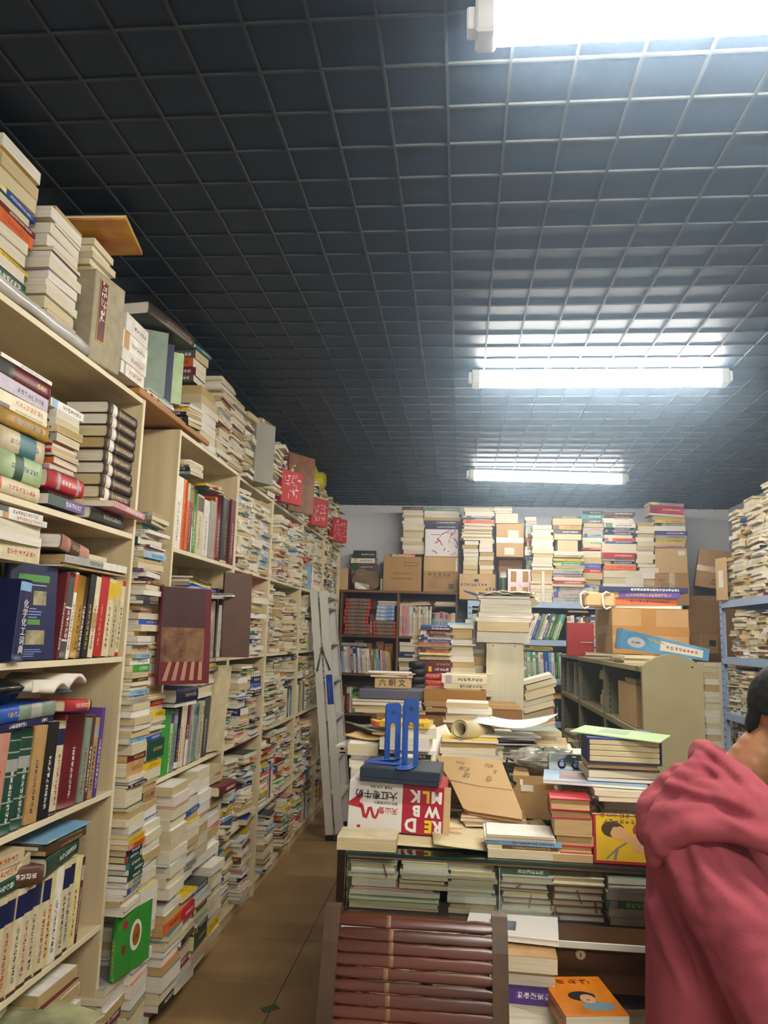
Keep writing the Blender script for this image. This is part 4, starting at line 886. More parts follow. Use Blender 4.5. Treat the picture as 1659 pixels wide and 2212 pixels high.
pilebox(front(7.1), (1.094, 1.284, 2.320, 2.678), 'bk14S tl20S dg22S wh16F li16S gr14F lb14S tn20F lg14S py14F rd10S', 'upper stack beside the bright stack, blue rack', seed=37)
pilebox(FR, (1.264, 1.457, 1.909, 2.132), 'wh24F cr20F br30F wh20F wh20F', 'base of the tall mixed stack, blue rack', seed=38, z0=RT + .001)
pilebox(FR, (1.267, 1.550, 2.137, 2.374), 'wh50F rd30S gy14S nv16S wh6F or26S', 'middle of the tall mixed stack, blue rack', seed=39, jit=.012)
pilebox(FR, (1.280, 1.540, 2.378, 2.661), 'br16S br14S wh8S bg16F wh22S bk12S li10S nv14S wh16F or16S bl8S', 'top of the tall mixed stack, blue rack', seed=40, jit=.01)
pilebox(FR, (1.429, 1.617, 1.905, 2.135), 'cr24F wh40F wh26F cr26F', 'second base beside the tall mixed stack, blue rack', seed=41, z0=RT + .001)
pilebox(FR, (1.561, 1.714, 2.166, 2.571), 'tn16F cr22F tn10F cr16F kr20F wh16F wh20F wh18F wh20F wh18F cr16F', 'upper cream stack left of the two boxes', seed=42, jit=.012)
pilebox(FR, (1.594, 1.754, 1.941, 2.163), 'wh16F kr24F cr20F cr16F wh28F wh26F', 'lower cream stack left of the two boxes', seed=43, z0=RT + .001)
e = [1.722, 2.007, 1.912, 2.197]; t = carton('lower of two brown boxes stacked at the right end of the blue rack', e[0], e[1], RT + .001, RT + e[3] - e[2], 7.02, .33, CARD, tapes='f', tape=CLEARTAPE, yaw=R(-4))
front_patch(t, 'printed_square', mat('violet_ink', '8f7a86', .8), -.07, .0, .08, .13); front_patch(t, 'red_print', mat('faded_red_ink', 'b06a50', .8), -.12, -.06, .21, .23)
for i in range(3): front_patch(t, 'printed_line', GREYINK, -.1, .06 - .03 * i, .155 + .015 * i, .159 + .015 * i)
z = RT + e[3] - e[2]; e = [1.725, 2.003, 2.197, 2.424]; t = carton('upper of two brown boxes stacked at the right end of the blue rack', e[0], e[1], z + .001, z + e[3] - e[2], 7.04, .3, CARD_L, tapes='', yaw=R(-3))
front_patch(t, 'torn_white_label', PAPER, .06, .12, .16, .20)
z += e[3] - e[2]
pilebox(FR, (1.718, 1.991, 2.436, 2.629), 'cr12F ye10S gy10S cr16F pu12S gy12S ye12S wh10F pk6S', 'stack on the two brown boxes', seed=44, z0=z + .003, jit=.014)
pilebox(front(7.06), (1.685, 1.981, 2.637, 2.756), 'gy12S rd40Sh wh8F', 'tilted top books above the two brown boxes', seed=45, roll=R(-3), jit=.004)
t = carton('large brown carton tipped on its side in the back right corner', *[2.032, 2.436, 2.054, 2.393], 7.05, .36, CARD, tapes='h', tilt=R(9), yaw=R(-14)); t.location.z = 1.985; t.location.x += .07
front_marks(t, 10, .02, INK, .05, .075, 7); front_marks(t, 7, .018, INK, .0, .04, 8)
carton('dark cardboard carton supporting the tipped carton in the back right corner', 2.0, 2.55, 0, 1.93, 7.1, .5, CARD_D)
# shelves of the back blue rack
row(FR, .56, 1.501, 'pk14x240 wh10x240 wh16x240 bl20x240h sg20x235 lg10x235 wh12x240 pu18x240 gr18x235 dk16x235 gr12x235 wh12x235 gr14x235', 'top shelf, ' + br_, a1=.86, lean=.32, seed=46, depth=.18)
pile(FR, .68, 1.40, 'ye18S ye16S gr14S', 'yellow and green flat books, ' + br_, L=.26, W=.2, seed=47)
row(FR, .52, 1.166, 'tn14x220 cr14x225 sg16x225 wh14x225 gr14x225 wh12x225 tl14x225 cr12x225 wh12x225 bl26x228 lb14x225 wh14x225 nv12x225 gr12x225 wh12x225', 'middle shelf, ' + br_, a1=.90, seed=48, depth=.18, lean=-.05)
pile(FR, .80, .995, 'rd20S ye14S gy16F', 'red and yellow flat books, ' + br_, L=.3, W=.2, seed=49)
row(FR, .62, .801, 'bk12x190 or14x190 wh18x190 bg20x185 wh16x190 rd14x190 dk18x195 nv22x190', 'low shelf, ' + br_, a1=.92, seed=50, depth=.18)
for k, z0_ in enumerate((1.501, 1.166, .801, .421)):
    fill(FR, .10, .5, z0_, z0_ + .28, '%s, left part of %s' % (sh[k + 1], br_), 700 + k, 'mixed', 0.0, .4)
    fill(FR, .95, 1.87, z0_, z0_ + .28, '%s, right part of %s' % (sh[k + 1], br_), 720 + k, 'mixed', 0.0, .3)
pile(front(7.3), 2.06, 0, AG(7, 1.75), 'tall pile between the two blue racks', L=.2, W=.15, seed=51, jit=.015)
t = carton('brown box with a dark recycling mark between the two blue racks', *[1.952, 2.094, 1.429, 1.593], 6.6, .25, CARD_D, tapes='')
front_patch(t, 'dark_mark', INK, -.0, .05, .06, .11)
pile(front(6.62), 2.12, 0, AG(8, 1.34), 'pile under the recycling-mark box', L=.22, W=.16, seed=52)
pile(front(6.0), 1.89, .75, 'cr14F wh18F cr22F wh18F cr24F wh18F kr18F wh24F cr22F wh20F wh18F cr20F tn20F wh26F', 'strapped stack right of the arched panel', z1=1.37, L=.19, W=.15, seed=53, jit=.005)
pile(front(5.9), 1.83, .0, AG(9, .75), 'lower stack right of the arched panel', L=.21, W=.17, seed=54)
o = MB(); o.box(-.012, .012, -.003, 0, 0, .6); o = o.build('white_strap', PAPER, None, (1.905, 5.985, .76)); tag(o, 'white strap around the stack right of the arched panel', 'strap')
# right-hand rack
rack('pale blue slotted steel rack along the right wall behind the person', 1.85, 2.42, 3.75, 5.78, [1.81, 1.42, 1.04, .66, .30, .06], 1.81)
rk = 'right wall rack'
for k, (z0_, z1_) in enumerate(((1.421, 1.755), (1.041, 1.365), (.661, .985), (.301, .605))):
    fill(RIGHT, -5.72, -4.2, z0_, z1_, '%s, %s' % (sh[k + 1], rk), 800 + k, 'aged' if k != 2 else 'mixed', .02, .05)
for i, (y, d, h) in enumerate(((5.62, .02, .30), (5.43, .0, .60), (5.24, .03, .66), (5.05, .0, .62), (4.87, .02, .70), (4.69, .0, .72), (4.5, .02, .70))):
    pile(RIGHT, -y, 1.811, rand_spec(random.Random(60 + i), h, 'aged', 'FFSH', 12, 30), '%s left pile on top of %s' % (ORD1[i], rk), L=.18, W=.15, d0=d, seed=60 + i, jit=.015, yawj=.1)
for i, (y, h) in enumerate(((5.5, .72), (5.28, .78), (5.05, .8))):
    pile(RIGHT, -y, 1.811, rand_spec(random.Random(90 + i), h, 'aged', 'FFSH', 12, 30), '%s rear pile on top of %s' % (ORD1[i], rk), L=.2, W=.15, d0=.24, seed=70 + i, jit=.015, yawj=.1)
ob = slab('card_sheet', 'brown card sheet with a white label leaning on the right rack piles', 'card', CARD_L, -5.66, 1.812, .15, .30, .008, F=RIGHT, d0=-.02, yaw=R(10))
o = MB(); o.box(-.03, .03, -.06, .06, .0042, .006); o.build('white_label', PAPER, ob)

# ------------------------------------------------------------------ grey library shelf with the arched end
GX0, GX1 = .815, 1.055
t = thing('library_shelf', 'olive grey steel library shelf with an arched end panel, right of the white panel', 'shelf', (.935, 5.1, 0))
def gpart(n, m, a, b_, c, d, e, f, cut=.002): return box_part(n, m, t, a - .935, b_ - .935, c - 5.1, d - 5.1, e, f, cut)
pts = [(-.13, 0)] + [(-.13 + .26 * i / 12, 1.398 + .055 * math.sin(PI * i / 12) ** .8) for i in range(13)] + [(.13, 0)]
b = MB(); b.prism(pts, -1.52, -1.494); b.build('arched_end_panel', STEEL, t)
o = MB(); o.tube([(.085, -1.5205, 1.40), (.085, -1.5235, 1.40)], .004, 8); o.build('screw', BLACK, t)
ys = [3.62, 4.6, 5.55, 6.5]
for y in ys[1:]: gpart('upright_panel', STEEL_D, GX0, GX1, y - .03, y, 0, 1.37)
gpart('top_panel', STEEL, GX0 - .01, GX1 + .01, 3.606, 6.5, 1.37, 1.395)
gpart('back_panel', STEEL_D, GX1 - .006, GX1, 3.606, 6.47, .08, 1.37)
for i in range(3):
    for z in (1.10, .76, .42, .10): gpart('shelf_board', STEEL, GX0 + .004, GX1 - .006, ys[i] - (.014 if i == 0 else 0), ys[i + 1] - .03, z - .03, z)
    for s in range(2):
        hb = MB()
        for k in range(34): hb.box(GX0 + .03 + .15 * s - .935, GX0 + .036 + .15 * s - .935, ys[i + 1] - .0308 - 5.1, ys[i + 1] - .03 - 5.1, .15 + .035 * k, .168 + .035 * k)
        h = hb.build('slot_holes', BLACK, t); h['kind'] = 'stuff'
GF = Face((-1, 0), GX0, 0)     # a == -Y
gs = 'grey library shelf'
row(GF, -6.4, 1.101, 'sg30x230 gy20x235 wh16x230 gy24x225 bg30x230 sg20x225', 'far bay, ' + gs, d0=.03)
row(GF, -5.95, 1.101, 'cr26x240 bg20x235 gy24x235', 'far bay right, ' + gs, d0=.03)
pile(GF, -4.78, 1.101, 'gy14F wh20F gy24S wh18F gy20F cr18F gy16F wh20F', 'pile in the middle bay, ' + gs, z1=1.33, L=.2, W=.15, d0=.03, seed=3)
pile(GF, -5.1, .761, rand_spec(random.Random(4), .2, 'mixed'), 'lower middle bay pile, ' + gs, L=.2, W=.15, d0=.03, seed=4)
row(GF, -4.95, .761, 'dk60x280h dk60x280h mr50x290', 'lower middle bay, ' + gs, d0=.04)
pile(GF, -6.1, .761, 'wh10F cr16F gy10F wh20F cr20F', 'lower far bay pile, ' + gs, L=.24, W=.16, d0=.0, seed=5, yawj=.2)
e = [4.764, 3.895, 1.126, 1.319]
t = carton('brown cardboard box standing inside the near bay of the grey library shelf', -.105, .105, 0, .2, -.2, .4, CARD_L, tapes=''); t.location = (.935, 4.05, 1.101); t.rotation_euler = (0, 0, 0)
pile(GF, -4.0, 1.302, 'gy14F lg8F', 'booklets on the box in the grey shelf', L=.24, W=.16, d0=.03, seed=6)
# on top of it
pile(front(4.1), .99, 1.396, 'cr12F gy10F bg14F', 'flat papers under the large taped box', L=.34, W=.3, seed=7, d0=.0)
e = [0.811, 1.237, 1.451, 1.706]
t = carton('large brown cardboard box banded with brown tape on the grey library shelf', e[0] + .01, e[1], 1.434, 1.434 + e[3] - e[2], 4.4, .42, CARD, tapes='h', tape=TAPE, yaw=R(3), name='large_cardboard_box')
w_ = t['dims'][0]; front_patch(t, 'tape_strip', TAPE, -.05, .03, 0, e[3] - e[2] - .002); front_patch(t, 'tape_strip', TAPE, -w_ + .001, w_ - .001, .005, .06, .0018)
zt = 1.434 + e[3] - e[2]
pilebox(front(4.42), (0.763, 1.230, 1.710, 1.807), 'nv16S pu18S or22S cr10F', 'purple and orange books on the large taped box', seed=61, z0=zt + .002, keep=3, dep=.2, jit=.02)
BOOKS[-1]['key'] = 'nv'
t = thing('paper_bag', 'brown paper bag with white rope handles lying on the large taped box', 'bag', (.80, 4.43, zt + .001))
bb = MB(); bb.box(-.11, .06, -.01, .12, 0, .085, cut=.012); bb.build('bag_body', CARD_L, t)
for s in (-1, 1):
    o = MB(); x0 = -.06 + .06 * s; o.tube([(x0 + .03, -.012, .075), (x0 + .005, -.02, .085), (x0 - .015, -.025, .07), (x0 - .015, -.028, .03), (x0 - .01, -.026, .0), (x0 + .005, -.022, -.01), (x0 + .03, -.016, .0)], .0055, 8); o.build('rope_handle', PAPER, t)
e = [0.748, 0.934, 1.457, 1.664]
ob = slab('red_folder', 'red folder standing left of the large taped box on the grey shelf', 'folder', mat('red_folder_card', 'b02c2c', .5, var=.08), (e[0] + e[1]) / 2, 1.396, e[1] - e[0], .23, .05, F=front(5.6), d0=0)
o = MB(); o.tube([(.0, -.02, .03), (.05, -.02, .03), (.08, -.02, .05)], .004, 6); o.build('metal_clip', ALU, ob)
pile(front(5.55), .99, 1.396, 'gy10F cr12F bg8F', 'papers beside the red folder', L=.25, W=.2, seed=8)
t = thing('blue_package', 'long light blue printed package lying across the arched panel top', 'package', (.905, 3.68, 1.493), 0, (0, R(8), R(-4))); t.scale = (.88, .88, .88)
LB_ = mat('blue_package_print', '6fb1d6', .25, var=.25, scale=9, col2='3d86b4'); 
b = MB(); b.prism([(-.20, -.05), (.24, -.042), (.24, .02), (.20, .022), (-.20, .05)], -.04, .04); b.build('package_body', LB_, t)
b = MB(); b.prism([(-.215, -.052), (-.195, -.055), (-.195, .056), (-.215, .05)], -.042, .042); b.build('end_fold', mat('package_end', '4f8fae', .3), t)
o = MB(); o.prism([(-.12 + .045 * math.cos(2 * PI * i / 20), -.008 + .026 * math.sin(2 * PI * i / 20)) for i in range(20)], -.0412, -.0402); o.build('oval_label', mat('oval_grey', 'c9c8c4', .5), t)
b = MB(); b.prism([(.0, -.028), (.21, -.03), (.21, .006), (.0, .02)], -.0412, -.0402); b.build('white_band', PAPER, t)
b = MB(); strokes(b, 8, .018, random.Random(3), lambda u, v, du, dv: b.box(.11 + u, .11 + u + du, -.042, -.0412, -.008 + v, -.008 + v + dv)); b.build('red_characters', REDINK, t)
b = MB(); strokes(b, 3, .014, random.Random(4), lambda u, v, du, dv: b.box(-.12 + u, -.12 + u + du, -.042, -.0412, -.008 + v, -.008 + v + dv)); b.build('dark_characters', INK, t)
o = MB(); o.ribbon([(-.07, .028), (-.05, .012), (-.035, .02), (-.02, .008), (.0, .014), (.02, .004)], [.004, .010, .006, .012, .006, .004], -.0420, -.0412); o.build('printed_blossom', GOLDINK, t)

# ------------------------------------------------------------------ white panelled bookcase end with cream books
WP = {a: wood('white_washed_wood_' + a, 'dcd8bd', 'c5c0a0', .5, a, 10) for a in 'XYZ'}
e = [0.131, 0.318, 0.999, 1.479]
t = thing('narrow_bookcase', 'narrow white-washed wooden bookcase seen end-on in the middle of the room', 'bookcase', ((e[0] + e[1]) / 2, 4.75, 0)); ww = (e[1] - e[0]) / 2; WT = e[3] - .0
box_part('end_panel', WP['Z'], t, -ww, ww, -.75, -.73, 0, WT, .002); box_part('end_panel', WP['Z'], t, -ww, ww, .73, .75, 0, WT, .002)
box_part('top_panel', WP['Y'], t, -ww, ww, -.73, .73, WT - .02, WT, .002); box_part('back_panel', WP['Y'], t, ww - .008, ww, -.73, .73, .06, WT - .02, .001)
for z in (1.12, .76, .4, .06): box_part('shelf', WP['Y'], t, -ww + .002, ww - .008, -.73, .73, z - .02, z, .001)
for x, z in ((-.06, WT - .015), (.05, WT - .015), (-.055, WT - .31), (.055, WT - .31)):
    o = MB(); o.tube([(x, -.7502, z), (x, -.7522, z)], .0035, 8); o.build('screw', BLACK, t)
NF = Face((-1, 0), e[0], 0)
for k, z0_ in enumerate((1.121, .761, .401)): fill(NF, -5.4, -4.05, z0_, z0_ + .3, '%s, white-washed bookcase' % sh[k], 900 + k, 'mixed', 0.0, .3)
wpz = WT
pile(front(3.97), (e[0] + e[1]) / 2 - .005, WT + .001, 'wh10F cr9F wh20F cr40F gd24F cr20F cr46F cr54F', 'cream stack on the white-washed bookcase', z1=WT + .235, L=.268, W=.2, seed=62, keep=4, jit=.008, yawj=.03)
t = thing('crumpled_papers', 'crumpled cream wrapping papers on the stack over the white-washed bookcase', 'papers', ((e[0] + e[1]) / 2 + .01, 4.07, WT + .237))
for k in range(3):
    o = MB(); o.grid(lambda u, v, k=k: (-.14 + .28 * u, -.1 + .2 * v, .008 * k + .022 * abs(mnoise.noise(Vector((u * 3 + k * 5, v * 3, k)))) + .03 * max(0, u - .8) * (k == 1)), 14, 9, sm=False); ob = o.build('paper_sheet', (OLDPAPER, PAPER, OLDPAPER)[k], t); solid(ob, .002)
    ob.rotation_euler = (0, 0, (0, .3, -.25)[k])
o = MB(); o.tube([(.13, -.09, -.03), (.145, -.02, -.02), (.15, .06, -.02)], .022, 10); o.build('paper_roll', OLDPAPER, t)

pile(front(4.28), .44, .0, rand_spec(random.Random(71), .93, 'mixed', 'FFFS', 12, 26), 'pile right of the white-washed panel', L=.17, W=.2, seed=171)
pile(front(4.26), .425, .93, 'wh12F gy16F wh10F bg22F wh20F cr18F bl8F wh26F gy12F rd10F wh12F rd12F wh20F gy20F', 'leaning pile right of the white-washed panel', z1=1.30, L=.17, W=.2, seed=172, roll=R(17), jit=.012, keep=2)

# ------------------------------------------------------------------ tables behind the counter
def table(label, x0, x1, y0, y1, top, m=DARKWOOD, th=.03, name='table'):
    t = thing(name, label, 'table', ((x0 + x1) / 2, (y0 + y1) / 2, 0)); w_, d = (x1 - x0) / 2, (y1 - y0) / 2
    box_part('table_top', m['X'], t, -w_, w_, -d, d, top - th, top, .003)
    for sx in (-1, 1):
        for sy in (-1, 1): box_part('leg', m['Z'], t, min(sx * w_, sx * (w_ - .05)), max(sx * w_, sx * (w_ - .05)), min(sy * d, sy * (d - .05)), max(sy * d, sy * (d - .05)), 0, top - th, .003)
    for sy in (-1, 1): box_part('apron', m['X'], t, -w_ + .05, w_ - .05, min(sy * d, sy * (d - .02)), max(sy * d, sy * (d - .02)), top - .13, top - th, .002)
    return t
table('dark wooden table behind the glass counter, buried under book stacks', -.42, .60, 2.82, 3.92, .76)
tb = 'table behind the counter'
AGP = lambda s, h, m='aged', sd='FFFSSH': rand_spec(random.Random(s), h, m, sd, 12, 32)
# base layers that carry the visible stacks
for i, (x, y, h, L_) in enumerate(((-.27, 2.86, .30, .2), (-.04, 2.86, .26, .2), (.17, 2.9, .26, .22), (.38, 2.95, .22, .2), (-.25, 3.12, .34, .2), (.0, 3.12, .32, .21), (.22, 3.15, .36, .2), (.42, 3.2, .3, .2))):
    pile(front(y), x, .761, AGP(200 + i, h), '%s base pile on the %s' % (ORD1[i], tb), z1=.761 + h, L=L_, W=.15, seed=200 + i, jit=.012, yawj=.1)
t = carton('brown cardboard box deep in the mound on the table, under dark slabs', -.36, .08, .761, 1.16, 3.42, .4, CARD_D)
t = carton('brown cardboard box in the mound under the cream stacks', .10, .27, .761, 1.20, 3.45, .42, CARD_D)
e = [-0.421, -0.164, 1.203, 1.246]
ob = MB(); ob.box(-.15, .15, -.1, .1, 0, .042, cut=.003); ob = ob.build('grey_blue_case', mat('grey_blue_board', '5d6070', .55), None, ((e[0] + e[1]) / 2, 3.55, 1.222)); tag(ob, 'long grey-blue flat case lying behind the blue bookends', 'case')
pile(front(3.44), (e[0] + e[1]) / 2 - .02, 1.162, 'tn10F db14F cr12F kr16F', 'brown boards under the grey-blue case', z1=1.221, L=.30, W=.2, seed=63)
e = [-0.381, -0.222, 1.235, 1.284]
t = carton('small tan box with brush-written characters on the grey-blue case', e[0], e[1], 1.265, 1.265 + e[3] - e[2], 3.5, .12, CARD_L, tapes=''); 
front_print(t, '六 朝 文', .034, INK, 0, (e[3] - e[2]) / 2, name='brush_characters')
zb = 1.265 + e[3] - e[2]
pile(front(3.49), (e[0] + e[1]) / 2 - .01, zb + .001, 'wh5F pk5F kr10F', 'sheets on the brush-written box', L=.19, W=.16, seed=64, yawj=.25)
e = [-0.155, 0.112, 1.215, 1.265]
t = carton('flat brown box with peeling tape beside the grey-blue case', e[0], e[1], 1.201, 1.201 + .06, 3.42, .2, CARD, tapes='h')
pile(front(3.44), .02, 1.262, AGP(11, .075), 'pile on the flat taped box', L=.19, seed=65)
# tall stacks left of the white panel
FS = front(3.98)
t = carton('brown cardboard box carrying the tall stacks left of the white panel', -.30, .11, .0, 1.17, 4.0, .5, CARD_D)
e = [-0.205, -0.047, 1.368, 1.560]
pilebox(front(4.0), tuple(e), 'bl10S db16S mr24S nv12S gy12S bl16S or12S kr10S dk12S or18S py10S bg12S bg12S br24S', 'coloured tall stack left of the white panel', seed=66, keep=2, jit=.012, z0=1.36)
pilebox(front(3.99), (-0.169, -0.038, 1.300, 1.374), 'mr20S mr22S pu20S', 'dark foot of the coloured tall stack', seed=67, z0=1.30)
pilebox(front(3.98), (-0.207, -0.090, 1.239, 1.315), 'rd16Sh rd18Sh wh8F rd14Sh', 'red books below the coloured tall stack', seed=68, z0=1.215, jit=.004)
e = [-0.063, 0.069, 1.330, 1.575]
pilebox(front(4.02), tuple(e), 'lb10S cr18F wh22F cr26F cr26F wh8F wh26F wh26F cr28F cr26F cr18F wh20F', 'cream tall stack left of the white panel', seed=69, keep=2, jit=.012, z0=1.31)
pilebox(front(4.12), (0.031, 0.121, 1.447, 1.596), 'cr16F cr22F cr14F iv20F cr20F', 'rear cream stack beside the white panel', seed=70, z0=1.17)
pilebox(front(3.92), (-0.077, 0.155, 1.250, 1.324), 'cr40F cr30F tn26F', 'wide cream books sticking out beside the white panel', seed=71, z0=1.215, jit=.006)
pile(front(4.1), -.17, 1.17, AGP(13, .34), 'left stack behind the coloured tall stack', L=.16, seed=72)
for k in range(5):
    o = MB(); r_ = .055 - .004 * k
    o.tube([(0, 0, 0), (0, 0, .004), (0, 0, .03), (0, 0, .034)], [r_ - .01, r_, r_, r_ - .01], 16); o = o.build('black_spool', BLACK, None, (-.215 + .006 * (k % 2), 3.86, 1.20 + .036 * k)); tag(o, 'glossy black spool, %s in the dark column left of the coloured stack' % (ORD1[4 - k] + ' from top'), 'spool')
pile(front(3.85), -.215, .761, AGP(14, .438), 'pile carrying the black spools', z1=1.199, L=.15, seed=73)
pile(front(3.9), -.36, .761, AGP(15, .44), 'far left pile at the back of the table', L=.13, W=.13, seed=74)
pilebox(front(3.0), (-0.055, 0.113, 1.166, 1.257), 'wh26F cr26F iv30F cr12F cr24F', 'cream stack in front of the white panel', seed=75, keep=3, z0=1.163, jit=.006)
pile(front(3.02), .285, .761, AGP(16, .40), 'stack under the cream stack before the white panel', z1=1.162, L=.19, seed=76)
pilebox(front(2.86), (-0.011, 0.153, 1.066, 1.133), 'cr14F tn30F kr26F', 'tan stack under the loose papers', seed=77, keep=2, z0=1.03)
pile(front(2.85), .12, 1.12, 'wh6F dg9F wh8F nv6F wh8F', 'magazines and loose papers before the white panel', L=.29, W=.21, seed=78, keep=3, yawj=.3, jit=.03)
def sheet(name, label, m, loc, sx, sy, rot, th=.0015, curl=.02, seed=0, cat='paper'):
    o = MB(); o.grid(lambda u, v: ((u - .5) * sx, (v - .5) * sy, curl * ((u - .5) ** 2 * 3 + .3 * mnoise.noise(Vector((u * 2 + seed, v * 2, seed))))), 10, 8)
    ob = o.build(name, m, None, loc, rot); solid(ob, th); tag(ob, label, cat); return ob
sheet('paper_sheet', 'bluish white paper lying on the magazines before the white panel', mat('bluish_paper', 'dfe5ea', .6, var=.02), (.20, 2.93, 1.195), .28, .2, (R(3), R(-4), R(-18)), curl=.03)
sheet('white_folder', 'large white sheet sloping behind the cardboard flap', PAPER, (-.06, 2.84, 1.09), .13, .24, (R(38), R(-6), R(28)), .004)
# left mound: envelopes and magazines
pile(front(2.84), -.30, 1.065, 'wh8F gy7F mr6F wh8F sg6F', 'magazines under the tan envelope, left of the bookends', L=.25, W=.2, seed=79, keep=3, yawj=.3, jit=.02)
sheet('envelope', 'tan envelope sticking out over the magazines beside the ladder', mat('tan_envelope', 'd5b276', .6, var=.05), (-.30, 2.86, 1.135), .2, .13, (0, R(-4), R(-24)), .004)
sheet('red_folder', 'red and yellow card folder on the tan envelope', mat('red_card', 'c23a28', .5, var=.1), (-.22, 2.97, 1.17), .22, .2, (0, R(-2), R(8)), .006, cat='folder')
sheet('yellow_strip', 'yellow strip of card on the red folder', mat('yellow_card', 'e8c63a', .5), (-.22, 2.9, 1.182), .20, .02, (0, R(-2), R(6)), .004, cat='strip')
sheet('magazine', 'green-grey magazine lying under the red folder', mat('greygreen_print', '8fa08c', .4, var=.3, scale=12), (-.30, 3.0, 1.15), .2, .26, (0, 0, R(30)), .005, cat='magazine')
pilebox(front(2.72), (-0.379, -0.270, 1.014, 1.127), 'wh26F gy10S wh20F wh34F wh30F cr26F', 'white booklets pile left of the blue bookends', seed=80, keep=3, z0=.92, yawj=.14, jit=.015)
pilebox(front(2.68), (-0.259, -0.093, 1.073, 1.211), 'ye12S cr22F iv24F wh8F bk10S kr30F nv12Sh cr26F dg8S cr20F nv10S', 'stack directly behind the blue bookends', seed=81, keep=2, z0=.92, yawj=.1, jit=.012)
o = MB()
o.tube([(0, 0, 0), (0, .22, .0)], .033, 18, cap=False); o.tube([(0, .0005, 0), (0, .219, .0)], .027, 18, cap=False)
o = o.build('paper_roll', OLDPAPER, None, (.0, 2.78, 1.185), (R(-9), 0, R(-28))); tag(o, 'rolled cream paper tube lying to the right of the blue bookends', 'roll'); solid(o, .002)
pile(front(2.78), .03, 1.03, 'ye10F cr20F wh18F gy20F iv30F tn18F', 'pile under the rolled paper tube', z1=1.15, L=.2, seed=82)
t = thing('black_pouch', 'black leather pouch lying beside the stack behind the bookends', 'pouch', (-.17, 2.665, 1.013))
o = MB(); o.grid(lambda u, v: (lambda a, h: (.06 * math.cos(a) * math.cos(h), .04 * math.sin(a) * math.cos(h), .05 + .045 * math.sin(h)))(2 * PI * u, PI * v - PI / 2), 18, 10); o.build('pouch_body', mat('black_leather', '201c1a', .35, bump=.2, scale=30), t)
o = MB(); o.tube([(-.05, -.035, .07), (-.02, -.045, .095), (.02, -.045, .095)], .008, 8); o.build('white_flap', PAPER, t)
box_part('stand_pile', CARD_D, None, -.24, -.10, 2.625, 2.70, .91, 1.012); o = C.objects['stand_pile']; o.name = 'small_box'; tag(o, 'small brown box under the black leather pouch', 'box')

# ------------------------------------------------------------------ desk with the glass display case
DX0, DX1, DY0, DY1, DZ = -.31, 1.02, 2.13, 2.80, .75
t = thing('desk', 'dark brown wooden desk carrying the glass display case', 'desk', ((DX0 + DX1) / 2, (DY0 + DY1) / 2, 0)); ox, oy = (DX0 + DX1) / 2, (DY0 + DY1) / 2
def dpart(n, m, a, b_, c, d, e, f, cut=.003): return box_part(n, m, t, a - ox, b_ - ox, c - oy, d - oy, e, f, cut)
dpart('desk_top', DARKWOOD['X'], DX0, DX1, DY0, DY1, DZ - .022, DZ)
dpart('white_edging', mat('pale_edging', 'cfd2c4', .4), DX0, DX1, DY0 - .003, DY0 - .0002, DZ - .016, DZ + .0005, .001)
for x in (DX0 + .01, .24 - .02, DX1 - .03): dpart('side_panel', DARKWOOD['Z'], x, x + .02, DY0 + .03, DY1 - .01, 0, DZ - .022)
dpart('back_panel', DARKWOOD['X'], DX0 + .03, DX1 - .03, DY1 - .01, DY1, .05, DZ - .022)
dr = dpart('drawer', DARKWOOD['X'], .245, DX1 - .035, DY0 + .018, DY0 + .04, DZ - .125, DZ - .026)
lk = 0.313, 0.715
o = MB(); o.tube([(lk[0] - ox, DY0 + .018 - oy, lk[1]), (lk[0] - ox, DY0 + .012 - oy, lk[1]), (lk[0] - ox, DY0 + .0105 - oy, lk[1])], [.0135, .0135, .010], 20); l_ = o.build('lock', mat('steel_lock', 'b5b09c', .3, .35), dr)
o = MB(); o.box(lk[0] - ox - .0015, lk[0] - ox + .0015, DY0 + .0098 - oy, DY0 + .0106 - oy, lk[1] - .005, lk[1] + .005); o.build('keyhole', BLACK, dr)
dpart('lower_shelf', DARKWOOD['X'], .24, DX1 - .03, DY0 + .05, DY1 - .012, .42, .44)
dpart('lower_shelf', DARKWOOD['X'], DX0 + .03, .22, DY0 + .05, DY1 - .012, .42, .44)
# glass display case on the desk
GY0, GZ = 2.235, .905
def glass_material():
    m, nt, b = node_mat('greenish_glass'); L = nt.links.new
    for n in list(nt.nodes):
        if n.type != 'OUTPUT_MATERIAL': nt.nodes.remove(n)
    out = [n for n in nt.nodes if n.type == 'OUTPUT_MATERIAL'][0]
    tr = N(nt, 'ShaderNodeBsdfTransparent'); tr.inputs[0].default_value = (.97, .99, .975, 1)
    gl = N(nt, 'ShaderNodeBsdfGlossy'); gl.inputs['Roughness'].default_value = .03; gl.inputs[0].default_value = (.9, 1, .95, 1)
    fr = N(nt, 'ShaderNodeFresnel'); fr.inputs[0].default_value = 1.5
    mx = N(nt, 'ShaderNodeMixShader'); L(fr.outputs[0], mx.inputs[0]); L(tr.outputs[0], mx.inputs[1]); L(gl.outputs[0], mx.inputs[2]); L(mx.outputs[0], out.inputs[0])
    return m
GLASS = glass_material(); GEDGE = mat('glass_edge_green', '1f3d35', .15, spec=.6)
t = thing('glass_display_case', 'low glass display case full of book stacks standing on the brown desk', 'display case', (ox, (GY0 + DY1) / 2, DZ)); cy = (GY0 + DY1) / 2
def cpart(n, m, a, b_, c, d, e, f, cut=.001): return box_part(n, m, t, a - ox, b_ - ox, c - cy, d - cy, e - DZ, f - DZ, cut)
